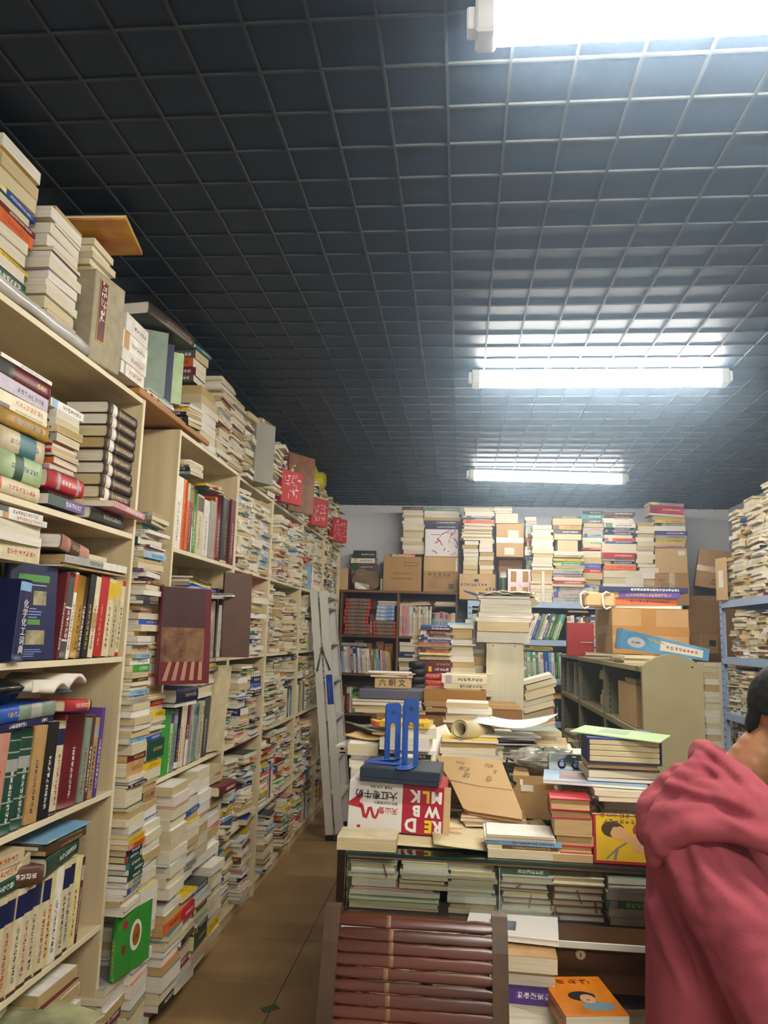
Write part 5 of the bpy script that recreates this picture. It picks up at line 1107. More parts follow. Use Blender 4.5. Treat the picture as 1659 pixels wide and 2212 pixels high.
g = cpart('glass_top', GLASS, DX0, DX1, GY0, DY1, GZ - .008, GZ); box_part('glass_edge', GEDGE, g, DX0 - ox, DX1 - ox, GY0 - cy - .0015, GY0 - cy - .0002, GZ - .008 - DZ, GZ - DZ, .0003)
cpart('wooden_rail', wood('case_rail', '8d7350', '6b5436', .5, 'X'), DX0 + .006, DX1 - .006, GY0 + .003, GY0 + .012, GZ - .016, GZ - .0085)
for a, b_ in ((DX0 + .006, .118), (.112, DX1 - .006)): cpart('sliding_pane', GLASS, a, b_, GY0 + (.006 if a < 0 else .012), GY0 + (.010 if a < 0 else .016), DZ + .001, GZ - .0205, .0005)
cpart('pane_edge', mat('pane_edge_pale', '9fb8ac', .2), .1125, .1145, GY0 + .0045, GY0 + .0058, DZ + .001, GZ - .0205, .0003)
for x in (DX0, DX1 - .006): g = cpart('side_glass', GLASS, x, x + .006, GY0 + .002, DY1, DZ + .001, GZ - .0085, .0005)
cpart('back_board', DARKWOOD['X'], DX0 + .006, DX1 - .006, DY1 - .008, DY1, DZ + .001, GZ - .0085)
FCs = front(GY0 + .026); cs = 'glass display case'
zc, zt = DZ + .002, GZ - .022
pile(FCs, -.175, zc, 'pk12Fh wh14F gr4F wh16F gr3F wh14F pk10F', 'wide bottom books at the left of ' + cs, z1=zc + .058, L=.238, W=.19, seed=83, keep=4, jit=.003, yawj=.01)
pile(FCs, -.235, zc + .0585, 'sg8F gy10F wh14F wh16F cr20F cr26F', 'first stack from left, ' + cs, z1=zt - .004, L=.125, W=.16, seed=84, keep=4, jit=.006, yawj=.015)
pile(FCs, -.095, zc + .0585, 'cr12F cr22F cr18F br22F wh14F tn20F', 'second stack from left, ' + cs, z1=zt - .006, L=.128, W=.16, seed=85, keep=4, jit=.007, yawj=.015)
pile(FCs, .04, zc, 'cr14F wh14F cr16F wh12F gy14F wh18F lb12F bg14F wh24F cr22F tn20F', 'third stack from left, ' + cs, z1=zt, L=.128, W=.16, seed=86, keep=4, jit=.006, yawj=.015)
pile(FCs, .185, zc, 'dk26S wh24Fh wh24Fh mr5F wh24Fh mr22Fh wh24Fh cr24Fh', 'fourth stack from left, ' + cs, z1=zt - .002, L=.132, W=.16, seed=87, keep=4, jit=.006, yawj=.015)
pile(FCs, .325, zc, 'cr26Fh mr24Fh wh24Fh mr24Fh cr24Fh mr24Fh', 'fifth stack from left, ' + cs, z1=zt - .02, L=.136, W=.16, seed=88, keep=4, jit=.006, yawj=.015)
pile(FCs, .475, zc, 'sg20F gy26F cr22F gr24S cr24Fh cr20F', 'sixth stack from left, ' + cs, z1=zt - .012, L=.145, W=.17, seed=89, keep=4, jit=.006, yawj=.015)
for i, x in enumerate((.64, .80, .93)): pile(FCs, x, zc, AGP(300 + i, .12), '%s stack behind the person, %s' % (ORD1[i], cs), L=.13, W=.16, seed=90 + i, yawj=.015, jit=.004)
RIB = mat('red_ribbon', 'a3222c', .5)
for i, (x, z0_, z1_, dx) in enumerate(((-.205, .872, .838, .010), (.175, .842, .832, -.016), (.20, .815, .782, -.006), (.322, .835, .80, .012), (.37, .81, .78, .004), (.262, .79, .758, .014))):
    o = MB(); yy = GY0 + .021; o.tube([(x, yy, z0_), (x + dx * .5, yy - .001, (z0_ + z1_) / 2), (x + dx, yy, z1_)], .0016, 6); o = o.build('ribbon_marker', RIB, None); tag(o, 'red ribbon marker hanging before the books, %s from left in the glass case' % ('first', 'second', 'third', 'fifth', 'sixth', 'fourth')[i], 'ribbon')

# ------------------------------------------------------------------ on the glass top
pile(front(2.245), -.255, GZ + .001, 'cr34F', 'front left corner of the glass top', L=.165, W=.13, seed=91, keep=9, jit=.001, yawj=.01)
BOOKS[-1]['label'] = 'thick cream book lying at the front left corner of the glass top'
sheet('paper_cloth', 'creased cream wrapping paper spread over the glass top', OLDPAPER, (.10, 2.47, GZ + .008), .36, .36, (0, 0, R(4)), .002, .02, 3)
sheet('newspaper', 'old folded newspaper under the milk carton', OLDPAPER, (-.15, 2.46, GZ + .006), .34, .3, (0, 0, R(-3)), .002, .004, 4)
e = [-0.335, -0.046, 0.922, 1.071]
CW, CH = e[1] - e[0], .141
t = thing('milk_carton_box', 'white and red milk carton box standing upside down under the navy box', 'box', ((e[0] + e[1]) / 2, 2.42, GZ + .012), 0, (0, R(1.5), R(-3)))
MW = mat('milk_white', 'e4e0da', .4, var=.02); MR = mat('milk_red', 'b01f38', .4, var=.04); hw = CW / 2; sp = hw * .14
b = MB(); b.box(-hw, sp, 0, .19, 0, CH, cut=.002); b.build('white_half', MW, t)
b = MB(); b.box(sp + .0001, hw, 0, .19, 0, CH, cut=.002); b.build('red_half', MR, t)
RY = (PI / 2, PI, 0)
def cart(body, size, m, x, z, sx=1.0, rz=0.0, bold=0.0, name='printed_text'):
    return text_part(body, size, m, t, (x, -.0008, z), (PI / 2, PI + rz, 0), name, sx=sx, bold=bold)
cart('大红枣牛奶', .0265, INK, -.060, CH - .036, sx=.98, bold=.0004, name='carton_title')
cart('添加10%红枣果汁', .0095, GREYINK, -.030, CH - .058); cart('天山雪', .021, REDINK, -.022, CH - .079, sx=.95); cart('净含量 180克 规格', .0085, GREYINK, -.045, CH - .014)
b = MB(); b.ribbon([(x * .85 - .036, z) for x, z in ((-.018, .064), (-.022, .046), (-.028, .037), (-.035, .040), (-.041, .054), (-.046, .066), (-.052, .064), (-.057, .048), (-.062, .037), (-.069, .040), (-.073, .054), (-.078, .068), (-.086, .074))], [.004, .007, .008, .008, .007, .008, .008, .008, .010, .010, .009, .011, .012], -.0010, -.0001)
b.prism([(x * .85 - .036, z) for x, z in ((-.078, .062), (-.125, .068), (-.128, .076), (-.085, .106), (-.074, .104), (-.088, .082))], -.0010, -.0001); b.build('red_brush_stroke', REDINK, t)
b = MB(); b.prism([(-.115, .012), (-.105, .014), (-.104, .004), (-.114, .0)], -.001, -.0001); b.prism([(-.02, .0), (-.028, .008), (-.03, .001)], -.001, -.0001); b.build('red_stroke_ends', REDINK, t)
for ch, x, z, m_, s_ in (('M', .123, CH - .030, 0, .044), ('L', .092, CH - .030, 1, .044), ('K', .060, CH - .030, 0, .046), ('W', .112, CH - .072, 0, .042), ('B', .064, CH - .072, 0, .042), ('R', .128, .027, 0, .046), ('E', .101, .027, 1, .046), ('D', .048, .028, 0, .052)):
    cart(ch, s_, (WHITEINK, YELLOWINK)[m_], x, z, bold=.0022, sx=.95, name='carton_letter')
b = MB(); b.prism([(hw, .0), (hw + .02, .0), (hw + .02, CH), (hw, CH)], .0, .0025); f_ = b.build('carton_flap', CARD_L, t); f_.location = (0, .002, 0); f_.rotation_euler = (R(-2), 0, 0)
zc2 = GZ + .012 + CH
e = [-0.288, -0.059, 1.056, 1.106]
t = thing('navy_box', 'flat navy blue box lying on the milk carton', 'box', ((e[0] + e[1]) / 2, 2.48, zc2 + .005), 0, (0, R(1.5), R(-2)))
NV = mat('navy_card', '1f2d40', .45, var=.06)
box_part('box_base', NV, t, -.118, .118, -.095, .11, 0, .030, .002); box_part('box_lid', NV, t, -.12, .12, -.097, .112, .012, .042, .003)
zc3 = zc2 + .005 + .044
BLU = mat('bookend_blue', '2f5fb5', .32, var=.12, scale=9, spec=.5)
def bookend(label, x, y, rz, h=.205, w_=.052, foot=.075, tilt=0.0):
    t = thing('bookend', label, 'bookend', (x, y, zc3), 0, (0, tilt, rz))
    # upright plate with a tongue slot, rounded top; foot plate to the right
    n = 10; top = [(-w_ / 2 + .012 - .012 * math.cos(PI / 2 * i / 5), h - .012 + .012 * math.sin(PI / 2 * i / 5)) for i in range(6)] + [(w_ / 2 - .012 + .012 * math.sin(PI / 2 * i / 5), h - .012 + .012 * math.cos(PI / 2 * i / 5)) for i in range(6)]
    s0, s1 = .010, h * .58
    b = MB()
    b.prism([(-w_ / 2, 0), (-.009, 0), (-.009, s1), (-w_ / 2, s1)][::-1], 0, .002); b.prism([(.009, 0), (w_ / 2, 0), (w_ / 2, s1), (.009, s1)][::-1], 0, .002)
    b.prism([(-w_ / 2, s1)] + [(-.009, s1)] + [(.009 * math.cos(PI - PI * i / 6), s1 + .012 * math.sin(PI * i / 6)) for i in range(1, 6)] + [(.009, s1), (w_ / 2, s1)] + top[::-1], 0, .002)
    b.build('upright_plate', BLU, t)
    b = MB(); b.box(-w_ / 2, w_ / 2, -foot, 0.002, 0, .0018); b.prism([(-w_ / 2, -foot), (w_ / 2, -foot), (w_ / 2 - .015, -foot - .02), (-w_ / 2 + .015, -foot - .02)], 0, .0018, axis='Z'); b.build('foot_plate', BLU, t)
    b = MB(); b.box(-.0085, .0085, .002, foot, .0, .0018); b.build('tongue', BLU, t)
    b = MB(); b.box(-w_ / 2 - .0005, -w_ / 2 + .0025, -.008, .0, .0, h - .02); b.build('folded_rim', BLU, t)
    b = MB(); b.box(-.006, .006, -.0006, -.0001, h - .036, h - .024); b.build('stamped_emblem', mat('emblem_dark', '3a4152', .4), t)
    return t
bookend('blue metal bookend in front, taller one with an open slot', -.150, 2.46, R(-14), .200, .05)
bookend('blue metal bookend standing behind and left of the taller one', -.212, 2.535, R(30), .178, .056)
b = MB(); b.box(-.055, .055, -.03, .03, 0, .0018); o = b.build('bookend_plate', BLU, None, (-.235, 2.48, zc3 + .001), (0, 0, R(-12))); tag(o, 'flat blue bookend foot lying on the navy box', 'bookend')
b = MB(); b.box(-.05, .05, -.03, .03, 0, .0018); o = b.build('bookend_plate', BLU, None, (-.24, 2.53, zc3 + .0035), (0, R(-6), R(-20))); tag(o, 'second flat blue bookend tilted on the navy box corner', 'bookend')

# folded cardboard sheet leaning
t = thing('folded_cardboard', 'folded cardboard sheet with upside-down printing leaning beside the milk carton', 'cardboard')
t.matrix_world = Matrix(((.934, .27, -.234, .016), (-.355, .70, -.616, 2.60), (0, .66, .75, .945), (0, 0, 0, 1)))
SH = [(.0, .008), (.02, .0), (.197, -.004), (.192, .02), (.135, .115), (.078, .212), (-.160, .206), (-.115, .15), (-.07, .10)]
b = MB(); b.prism(SH[::-1], .010, .0145, axis='Z'); b.build('front_leaf', CARD_L, t)
b = MB(); b.prism([(x * .97 + .004, y * .97 - .006) for x, y in SH][::-1], .0, .0045, axis='Z'); b.build('rear_leaf', CARD, t)
b = MB(); b.prism([(-.07, .10), (-.06, .10), (-.148, .205), (-.160, .206)], .0045, .010, axis='Z'); b.build('fold', CARD, t)
b = MB(); b.tube([(-.078, .108, .0147), (.03, .098, .0147), (.142, .098, .0147)], .0011, 5); b.build('score_crease', CARD_D, t)
FADED = mat('faded_print', '8c7a5a', .8)
for s_, x, y, z_ in (('mm', -.062, .183, .022), ('400', .042, .186, .022), ('储', -.024, .137, .026), ('仓', .055, .132, .026), ('机械', -.04, .162, .02), ('B', .068, .163, .02)):
    text_part(s_, z_, FADED, t, (x, y, .0149), (0, 0, PI - .12), 'printed_text')
pile(front(2.56), .11, GZ + .012, 'kr8F tn10F kr8F', 'boards under the folded cardboard sheet', L=.20, W=.17, seed=191, yawj=.2)
t = thing('cardboard_scrap', 'pointed cardboard flap leaning on the milk carton side', 'cardboard', (-.012, 2.50, .93), 0, (R(90), 0, R(-62)))
b = MB(); b.prism([(-.035, .135), (.01, .14), (.055, .0), (.045, -.004)], -.002, .002); b.build('flap_sheet', CARD_L, t)

# carton with plastic-wrapped things
e = [0.172, 0.355, 0.952, 1.086]
t = thing('open_carton', 'brown cardboard box with a torn rim beside the folded cardboard', 'box', ((e[0] + e[1]) / 2 + .012, 2.745, GZ + .011), R(-6)); w_ = (e[1] - e[0]) / 2
for n_, q in (('front_wall', (-w_, w_, -.05, -.046, 0, .135)), ('back_wall', (-w_, w_, .046, .05, 0, .14)), ('side_wall', (-w_, -w_ + .004, -.046, .046, 0, .14)), ('side_wall', (w_ - .004, w_, -.046, .046, 0, .138)), ('bottom', (-w_ + .004, w_ - .004, -.046, .046, 0, .004))):
    box_part(n_, CARD, t, *q, .001)
b = MB(); b.box(.02, .07, -.0508, -.0502, .055, .063); b.build('small_print', GREYINK, t)
b = MB(); b.prism([(-w_, .0), (-w_ * .4, .0), (-w_ * .5, .05), (-w_ * .95, .045)], .0, .003); f_ = b.build('torn_flap', CARD_L, t); f_.location = (0, -.05, .136); f_.rotation_euler = (R(-62), 0, 0)
pile(front(2.70), (e[0] + e[1]) / 2 + .012, GZ + .018, AGP(21, .12), 'books inside the torn-rim box', z1=GZ + .135, L=.15, W=.08, seed=92)
t = thing('plastic_bag', 'crumpled grey translucent plastic bag lying on the torn-rim box', 'bag', (.28, 2.745, 1.076))
o = MB(); o.grid(lambda u, v: (lambda a, h: tuple(Vector((.105 * math.cos(a) * math.cos(h) ** .6, .06 * math.sin(a) * math.cos(h) ** .6, .028 + .03 * math.sin(h))) * (1 + .28 * mnoise.noise(Vector((3 * math.cos(a), 3 * math.sin(a), 6 * v))))))(2 * PI * u, (PI * v - PI / 2) * .99), 36, 16, sm=False); o.build('bag_body', mat('grey_plastic', 'b9b7a6', .22, var=.3, scale=22, bump=.5, col2='6f6f68'), t)
o = MB(); o.tube([(-.1, -.03, .02), (-.118, -.04, .03), (-.125, -.04, .0), (-.11, -.04, -.04), (-.09, -.05, -.05)], .004, 6); o.build('black_cord', BLACK, t)
e = [0.303, 0.407, 1.080, 1.149]
t = thing('blister_pack', 'dark clear blister pack with metal studs beside the plastic bag', 'package', ((e[0] + e[1]) / 2, 2.66, 1.058), 0, (R(72), 0, R(-4)))
box_part('backing_card', mat('dark_card', '3b4a4e', .3, var=.2, scale=30), t, -.062, .062, 0, .075, 0, .006, .001)
for i in range(2):
    o = MB(); o.tube([(-.02 + .045 * i, .04, .006), (-.02 + .045 * i, .04, .013), (-.02 + .045 * i, .04, .016)], [.014, .013, .008], 16); o.build('stud', mat('blue_black_stud', '2b3a5c', .25, .5), t)
for q in ((.02, .065), (.05, .065), (.02, .01), (.05, .012)):
    o = MB(); o.tube([(q[0] - .006, q[1], .008), (q[0] + .006, q[1], .008)], .0022, 6); o.build('metal_pin', ALU, t)
o = MB(); o.box(-.06, .06, .002, .073, .0062, .0068); o.build('clear_film', GLASS, t)
pile(front(2.83), .36, GZ - .1, AGP(22, .27), 'stack behind the blister pack', z1=1.085, L=.2, W=.14, seed=93)
pile(front(2.92), .28, 1.00, 'kr8F cr10F kr12F tn12F bg14F', 'flat tan books behind the plastic bag', z1=1.13, L=.27, W=.2, seed=94, keep=2, yawj=.12, jit=.02)

# right side of the glass top
FG = front(2.255)
e = [0.077, 0.275, 0.926, 0.992]
pilebox(FG, (e[0] + .0, e[1], GZ + .001, GZ + .062), 'wh6F wh9F lb10S br9S cr20F', 'booklet pile, front edge of glass top', seed=95, keep=5, dep=.14, jit=.006, yawj=.04)
e = [0.256, 0.370, 0.934, 1.076]
pilebox(FG, (e[0] + .006, e[1], GZ + .001, GZ + .165), 'rd22Fh rd16Fh tn32F kr18F rd14Fh cr14F', 'small red stack, front edge of glass top', seed=96, keep=5, dep=.11, jit=.008, yawj=.06)
for bk in BOOKS[-6:]: bk['page'] = lin('c9a873')
e = [0.369, 0.536, 0.940, 1.065]
t = thing('comic_book', 'yellow comic book with red border standing beside the small red stack', 'book', ((e[0] + e[1]) / 2, 2.262, GZ + .001), 0, (R(-4), 0, 0)); w_, h_ = (e[1] - e[0]) / 2, e[3] - e[2]
box_part('page_block', OLDPAPER, t, -w_ + .001, w_ - .001, .002, .03, .001, h_ - .001, .001)
box_part('cover', mat('comic_red', 'b3252a', .4), t, -w_, w_, 0, .002, 0, h_, .0005)
YP = mat('comic_yellow', 'e3bd28', .4, var=.1, scale=14); b = MB(); b.box(-w_ + .007, w_ - .004, -.0008, -.0001, .007, h_ - .003); pp = b.build('yellow_picture', YP, t)
SK = mat('print_skin', 'd9a877', .6); HR = mat('print_brown', '4a3420', .6); GYP = mat('print_grey', '7e7f7a', .6)
def blob(name, m_, cx_, cz_, rx, rz_, dz=.0011, seed=0, par=None):
    b = MB(); b.prism([(cx_ + rx * math.cos(2 * PI * i / 18) * (1 + .18 * mnoise.noise(Vector((i * .7, seed, 0)))), cz_ + rz_ * math.sin(2 * PI * i / 18) * (1 + .18 * mnoise.noise(Vector((i * .7, seed, 5))))) for i in range(18)], -dz, -.0007); return b.build(name, m_, par or t)
blob('printed_hair', HR, -.032, .088, .030, .021, .0011, 1); blob('printed_face', SK, -.016, .079, .022, .017, .0013, 2); blob('printed_hand', SK, .022, .066, .026, .012, .0012, 3); blob('printed_arm', SK, .048, .045, .03, .014, .0011, 4); blob('printed_second_figure', mat('print_red', 'a8452c', .6), .045, .088, .024, .02, .0011, 5)
b = MB(); b.ribbon([(-.05, .012), (-.02, .04), (.005, .055)], .004, -.0013, -.0008); b.ribbon([(-.028, .01), (-.02, .04)], .007, -.0014, -.0008); b.build('printed_flute', GYP, t)
b = MB(); strokes(b, 7, .015, random.Random(5), lambda u, v, du, dv: b.box(-.005 + u, -.005 + u + du, -.0012, -.0007, .125 + v, .125 + v + dv)); strokes(b, 7, .013, random.Random(6), lambda u, v, du, dv: b.box(-.005 + u, -.005 + u + du, -.0012, -.0007, .108 + v, .108 + v + dv)); b.build('printed_title', mat('olive_ink', '6b5a1c', .6), t)
zr = GZ + .168
pile(front(2.30), .475, GZ + .155, 'cr14F kr12F', 'books lying on the yellow comic book', L=.20, W=.15, seed=97, keep=4, z1=zr + .015)
pile(front(2.30), .35, GZ + .001, AGP(23, .165), 'stack hidden behind the small red stack', z1=GZ + .165, L=.10, W=.14, d0=.10, seed=98)
pile(front(2.38), .52, GZ + .001, AGP(24, .15), 'stack hidden behind the yellow comic book', z1=GZ + .153, L=.2, W=.15, seed=99)
zr += .0165
t = thing('blue_magazine', 'light blue magazine sticking out under the navy volumes', 'magazine', (.40, 2.44, zr), R(-7)); SKY = mat('magazine_sky', '6ea6cf', .3, var=.25, scale=8, col2='b9c9d2')
box_part('page_block', PAPER, t, -.145, .145, -.095, .095, .0006, .0085, .0005); box_part('cover', SKY, t, -.146, .146, -.096, .096, .0086, .0096, .0003); box_part('back_cover', SKY, t, -.146, .146, -.096, .096, 0, .0005, .0002)
b = MB(); b.box(-.10, -.0, -.05, .07, .0097, .0101); b.build('cover_picture', mat('magazine_pink', 'b98f93', .3, var=.3, scale=12), t)
pile(front(2.37), .475, zr + .011, 'wh16F br8S bg24F br12F', 'books under the navy volumes', z1=zr + .062, L=.20, W=.15, seed=100, keep=4)
zr += .0625
e = [0.371, 0.580, 1.103, 1.203]
xm, wv = (e[0] + e[1]) / 2, (e[1] - e[0]) / 2
t = thing('book_case_set', 'navy cloth case holding four thin volumes under the green board', 'book set', (xm, 2.36, zr), R(-2)); NC = mat('navy_cloth', '25285e', .7, var=.08, scale=30)
box_part('case_bottom', NC, t, -wv, wv, 0, .16, 0, .004, .001); box_part('case_top', mat('navy_cloth_top', '4a55a0', .6), t, -wv, wv, 0, .16, .068, .073, .001); box_part('case_side', NC, t, wv - .004, wv, 0, .16, .004, .068, .001); box_part('case_spine', NC, t, -wv, -wv + .004, 0, .16, .004, .068, .001)
for k in range(4): box_part('thin_volume', OLDPAPER, t, -wv + .006, wv - .006, .002, .155, .0045 + .0158 * k, .0195 + .0158 * k, .002)
ob = MB(); ob.box(-.13, .13, -.085, .085, 0, .004, cut=.001); ob = ob.build('green_board', mat('pale_green_board', 'a9c88a', .5, var=.06, scale=5), None, (xm + .005, 2.44, zr + .075), (R(1), R(2), R(-24))); tag(ob, 'pale green board lying askew on the navy cloth case', 'board')
b = MB(); b.box(-.06, .02, -.03, .05, .0041, .0045); b.build('printed_panel', mat('print_greygreen', '8fae86', .5), ob)
sheet('blue_card', 'violet-blue card under the far corner of the green board', mat('violet_card', '5a62a8', .5), (xm + .02, 2.55, zr + .0735), .2, .06, (0, 0, R(8)), .003, 0, cat='card')

# on the desk edge and under it
FD = front(2.06)
t = thing('art_book', 'white open-edged art book with a dark picture lying on the desk edge', 'book', (.148, 2.215, .7515), R(-6)); 
box_part('page_block', PAPER, t, -.115, .115, -.12, .055, .0008, .013, .0008); box_part('cover', mat('white_cover', 'e9e5dc', .35, var=.02), t, -.117, .117, -.122, .056, .0132, .0142, .0004); box_part('back_cover', mat('white_cover', 'e9e5dc', .35), t, -.117, .117, -.122, .056, 0, .0007, .0003)
b = MB(); b.box(-.06, .01, -.085, -.02, .0143, .0147); b.build('cover_picture', mat('dark_picture', '2b2b30', .4, var=.4, scale=25, col2='8f9aa8'), t)
pile(front(2.2), .14, .443, AGP(25, .15, 'aged'), 'lower pile under the white art book', z1=.56, L=.14, W=.12, seed=101, keep=3)
pile(front(2.02), .16, .0, 'kr22F cr20F pu24S cr30F wh44F or8S bk26S tn22F nv20S cr30F bl10S gy20F wh50F py30F cr24F cr30F tn28F', 'floor pile under the white art book', z1=.745, L=.155, W=.085, seed=102, keep=4, jit=.012)
e = [0.256, 0.392, 0.619, 0.711]
pile(front(1.95), .30, .0, AGP(26, .58, 'mixed'), 'pile carrying the orange book before the desk', z1=.636, L=.17, W=.12, seed=103, keep=3, jit=.012)
M_, _, _ = lying(front(1.91), .298, .0, .637, .115, .20, .038, 'T', R(10), roll=0); rec(M_, .145, .20, .038, 'or', 'x', 'pb', keep=9, label='orange paperback with a portrait lying under the drawer lock'); BOOKS[-1]['extra'] = 'orangecover'; BOOKS[-1]['c'] = lin('d97e14')
pile(front(2.20), .47, .452, 'wh12F gy14F wh20F wh8F gy14F', 'pile on the shelf under the drawer, by the person', z1=.57, L=.17, W=.14, seed=104, keep=4, roll=R(5))
pile(front(2.0), .45, .0, AGP(27, .44, 'aged'), 'pale pile on the floor before the drawer', z1=.44, L=.2, W=.12, seed=105, keep=2)
for i, x in enumerate((-.18, .02)): pile(front(2.2), x, .441, AGP(330 + i, .2), '%s pile on the desk shelf behind the chair' % ORD1[i], L=.17, W=.14, seed=106 + i)

# ------------------------------------------------------------------ bamboo chair
BAMB = mat('bamboo_slat', '63301c', .22, var=.16, scale=5, stretch=(.4, 3, 3), bump=.04, spec=.5, col2='3c1c11')
BAMBN = mat('bamboo_node', '7d5236', .4, var=.1); CHW = wood('chair_frame_wood', '523619', '382410', .45, 'Z', 8)
ch = thing('bamboo_chair', 'reddish brown bamboo slat chair standing in front of the desk', 'chair', (-.092, 1.84, 0), R(.5))
ch.scale = (1, 1, .985)
HB = .186
def chair_arc(z):           # backrest reclines away from the sitter and curves over at its top
    u = (z - .40) / .52; return -.16 + .17 * u + (.035 * max(0, u - .8) ** 2 * 12)
for s in (-1, 1):
    b = MB(); zs = [.38, .50, .60, .70, .78, .84, .875, .897, .905]; P = [(chair_arc(z), z) for z in zs]
    poly = [(y - .017, z) for y, z in P] + [(P[-1][0] + .012, .905)] + [(y + .02, z - .008) for y, z in P[::-1][1:]]
    b.prism(poly, s * HB - .017, s * HB + .017, axis='X'); b.build('back_post', CHW, ch)
    box_part('leg', CHW, ch, s * HB - .018, s * HB + .018, -.17, -.135, 0, .40, .004); box_part('leg', CHW, ch, s * HB - .018, s * HB + .018, -.57, -.535, 0, .40, .004)
    box_part('seat_rail', CHW, ch, s * HB - .018, s * HB + .018, -.58, -.13, .40, .44, .005)
    b = MB(); b.tube([(s * (HB + .012), -.55, .44), (s * (HB + .02), -.55, .62), (s * (HB + .02), -.40, .645), (s * (HB + .008), -.09, .66)], .014, 8); b.build('armrest', CHW, ch)
box_part('stretcher', CHW, ch, -HB + .018, HB - .018, -.565, -.545, .18, .21, .003); box_part('stretcher', CHW, ch, -HB + .018, HB - .018, -.165, -.145, .18, .21, .003)
rs = random.Random(4)
def slat(name, x0, x1, y, z, hz, up, yd, node):
    """split bamboo: convex front, slightly irregular edges, a node ring"""
    o = MB(); n = 16; j = [rs.uniform(-.0012, .0012) for _ in range(n + 1)]
    def f(u, v):
        a = -PI / 2 + PI * v; i = int(u * n); k = hz + j[i] - .0025 * (u < .02 or u > .98)
        return Vector((x0 + (x1 - x0) * u, y, z)) + Vector((0, up[1], up[2])) * (k * math.sin(a)) + Vector((0, yd[1], yd[2])) * (.0042 * max(0.0, math.cos(a)) ** .28)
    o.grid(lambda u, v: f(u, 1 - v), n, 8)
    b0 = len(o.v); o.v += [tuple(f(u, 0)) for u in (0, 1)] + [tuple(f(u, 1)) for u in (0, 1)]; o.face((b0, b0 + 2, b0 + 3, b0 + 1))
    s = o.build(name, BAMB, ch)
    o = MB(); xn = node
    o.grid(lambda u, v: f((xn - x0) / (x1 - x0), v) * 1.0 + Vector(((u - .5) * .010, 0, 0)) + Vector((0, yd[1], yd[2])) * (.0009 + .0008 * math.sin(PI * u)), 4, 8); o.build('bamboo_node', BAMBN, s)
z = .893
for i in range(20):
    y0, y1 = chair_arc(z + .002), chair_arc(z - .021); up = Vector((0, y0 - y1, .023)).normalized(); nd = Vector((0, -up.z, up.y))
    slat('back_slat', -HB + .012, HB - .012, chair_arc(z - .012) - .010, z - .012, .0126 if i not in (4, 5) else .0108, up, nd, -.056 + rs.uniform(-.006, .006)); z -= .0236
for i in range(13):
    slat('seat_slat', -HB + .012, HB - .012, -.56 + .031 * i, .436, .0145, Vector((0, 1, 0)), Vector((0, 0, 1)), -.07 + rs.uniform(-.02, .05))

# ------------------------------------------------------------------ aluminium ladder leaning on the left bookcases
lad = thing('stepladder', 'folded aluminium stepladder leaning on the left bookcases near the back', 'ladder', (-.86, 5.88, 0), 0, (0, R(-6.3), 0))
LH = 1.835; LW = .42
for k, (xo, web) in enumerate(((-.075, .058), (.0, .062))):
    for j, yo in enumerate((0, LW)):
        b = MB(); x0, x1 = xo - web / 2, xo + web / 2
        ya = yo if j == 0 else yo - .022
        poly = [(x0, ya), (x1, ya), (x1, ya + .022), (x1 - .003, ya + .022), (x1 - .003, ya + .003), (x0 + .003, ya + .003), (x0 + .003, ya + .022), (x0, ya + .022)] if j == 0 else [(x0, ya + .022), (x0, ya), (x0 + .003, ya), (x0 + .003, ya + .019), (x1 - .003, ya + .019), (x1 - .003, ya), (x1, ya), (x1, ya + .022)]
        b.prism(poly[::-1], .03, LH - .05 * k * 0, axis='Z'); b.build('rail', ALU, lad)
        box_part('rubber_foot', BLACK, lad, x0 - .003, x1 + .003, ya - .003, ya + .026, 0, .05, .004)
    for i in range(6):
        z = .30 + .28 * i; box_part('step' if k else 'cross_bar', ALU, lad, xo - (.035 if k else .012), xo + (.035 if k else .012), .0225, LW - .0225, z, z + (.028 if k else .02), .003)
box_part('top_cap', ALU, lad, -.11, .04, .0225, LW - .0225, LH - .05, LH - .012, .004)
for s in (-1, 1):
    b = MB(); b.tube([(-.037, -.006, 1.40), (-.037 + s * .048, -.006, 1.24)], .006, 8); b.tube([(-.037 + s * .048, -.009, 1.24), (-.037 + s * .048, .0, 1.24)], .009, 8); b.build('spreader_bar', mat('spreader_steel', '6f7072', .35, .8), lad)
b = MB(); b.tube([(-.037, -.012, 1.40), (-.037, .0, 1.40)], .012, 10); b.build('hinge', mat('spreader_steel', '6f7072', .35, .8), lad)
b = MB(); b.box(-.022, .026, -.0012, -.0002, .98, 1.20); lb = b.build('blue_label', mat('label_blue', '2343a8', .3), lad)
b = MB(); strokes(b, 5, .022, random.Random(9), lambda u, v, du, dv: b.box(v * .8, v * .8 + dv * .8, -.0018, -.0012, 1.09 + u, 1.09 + u + du)); b.build('pale_characters', mat('label_violet', '7d86c8', .4), lb)

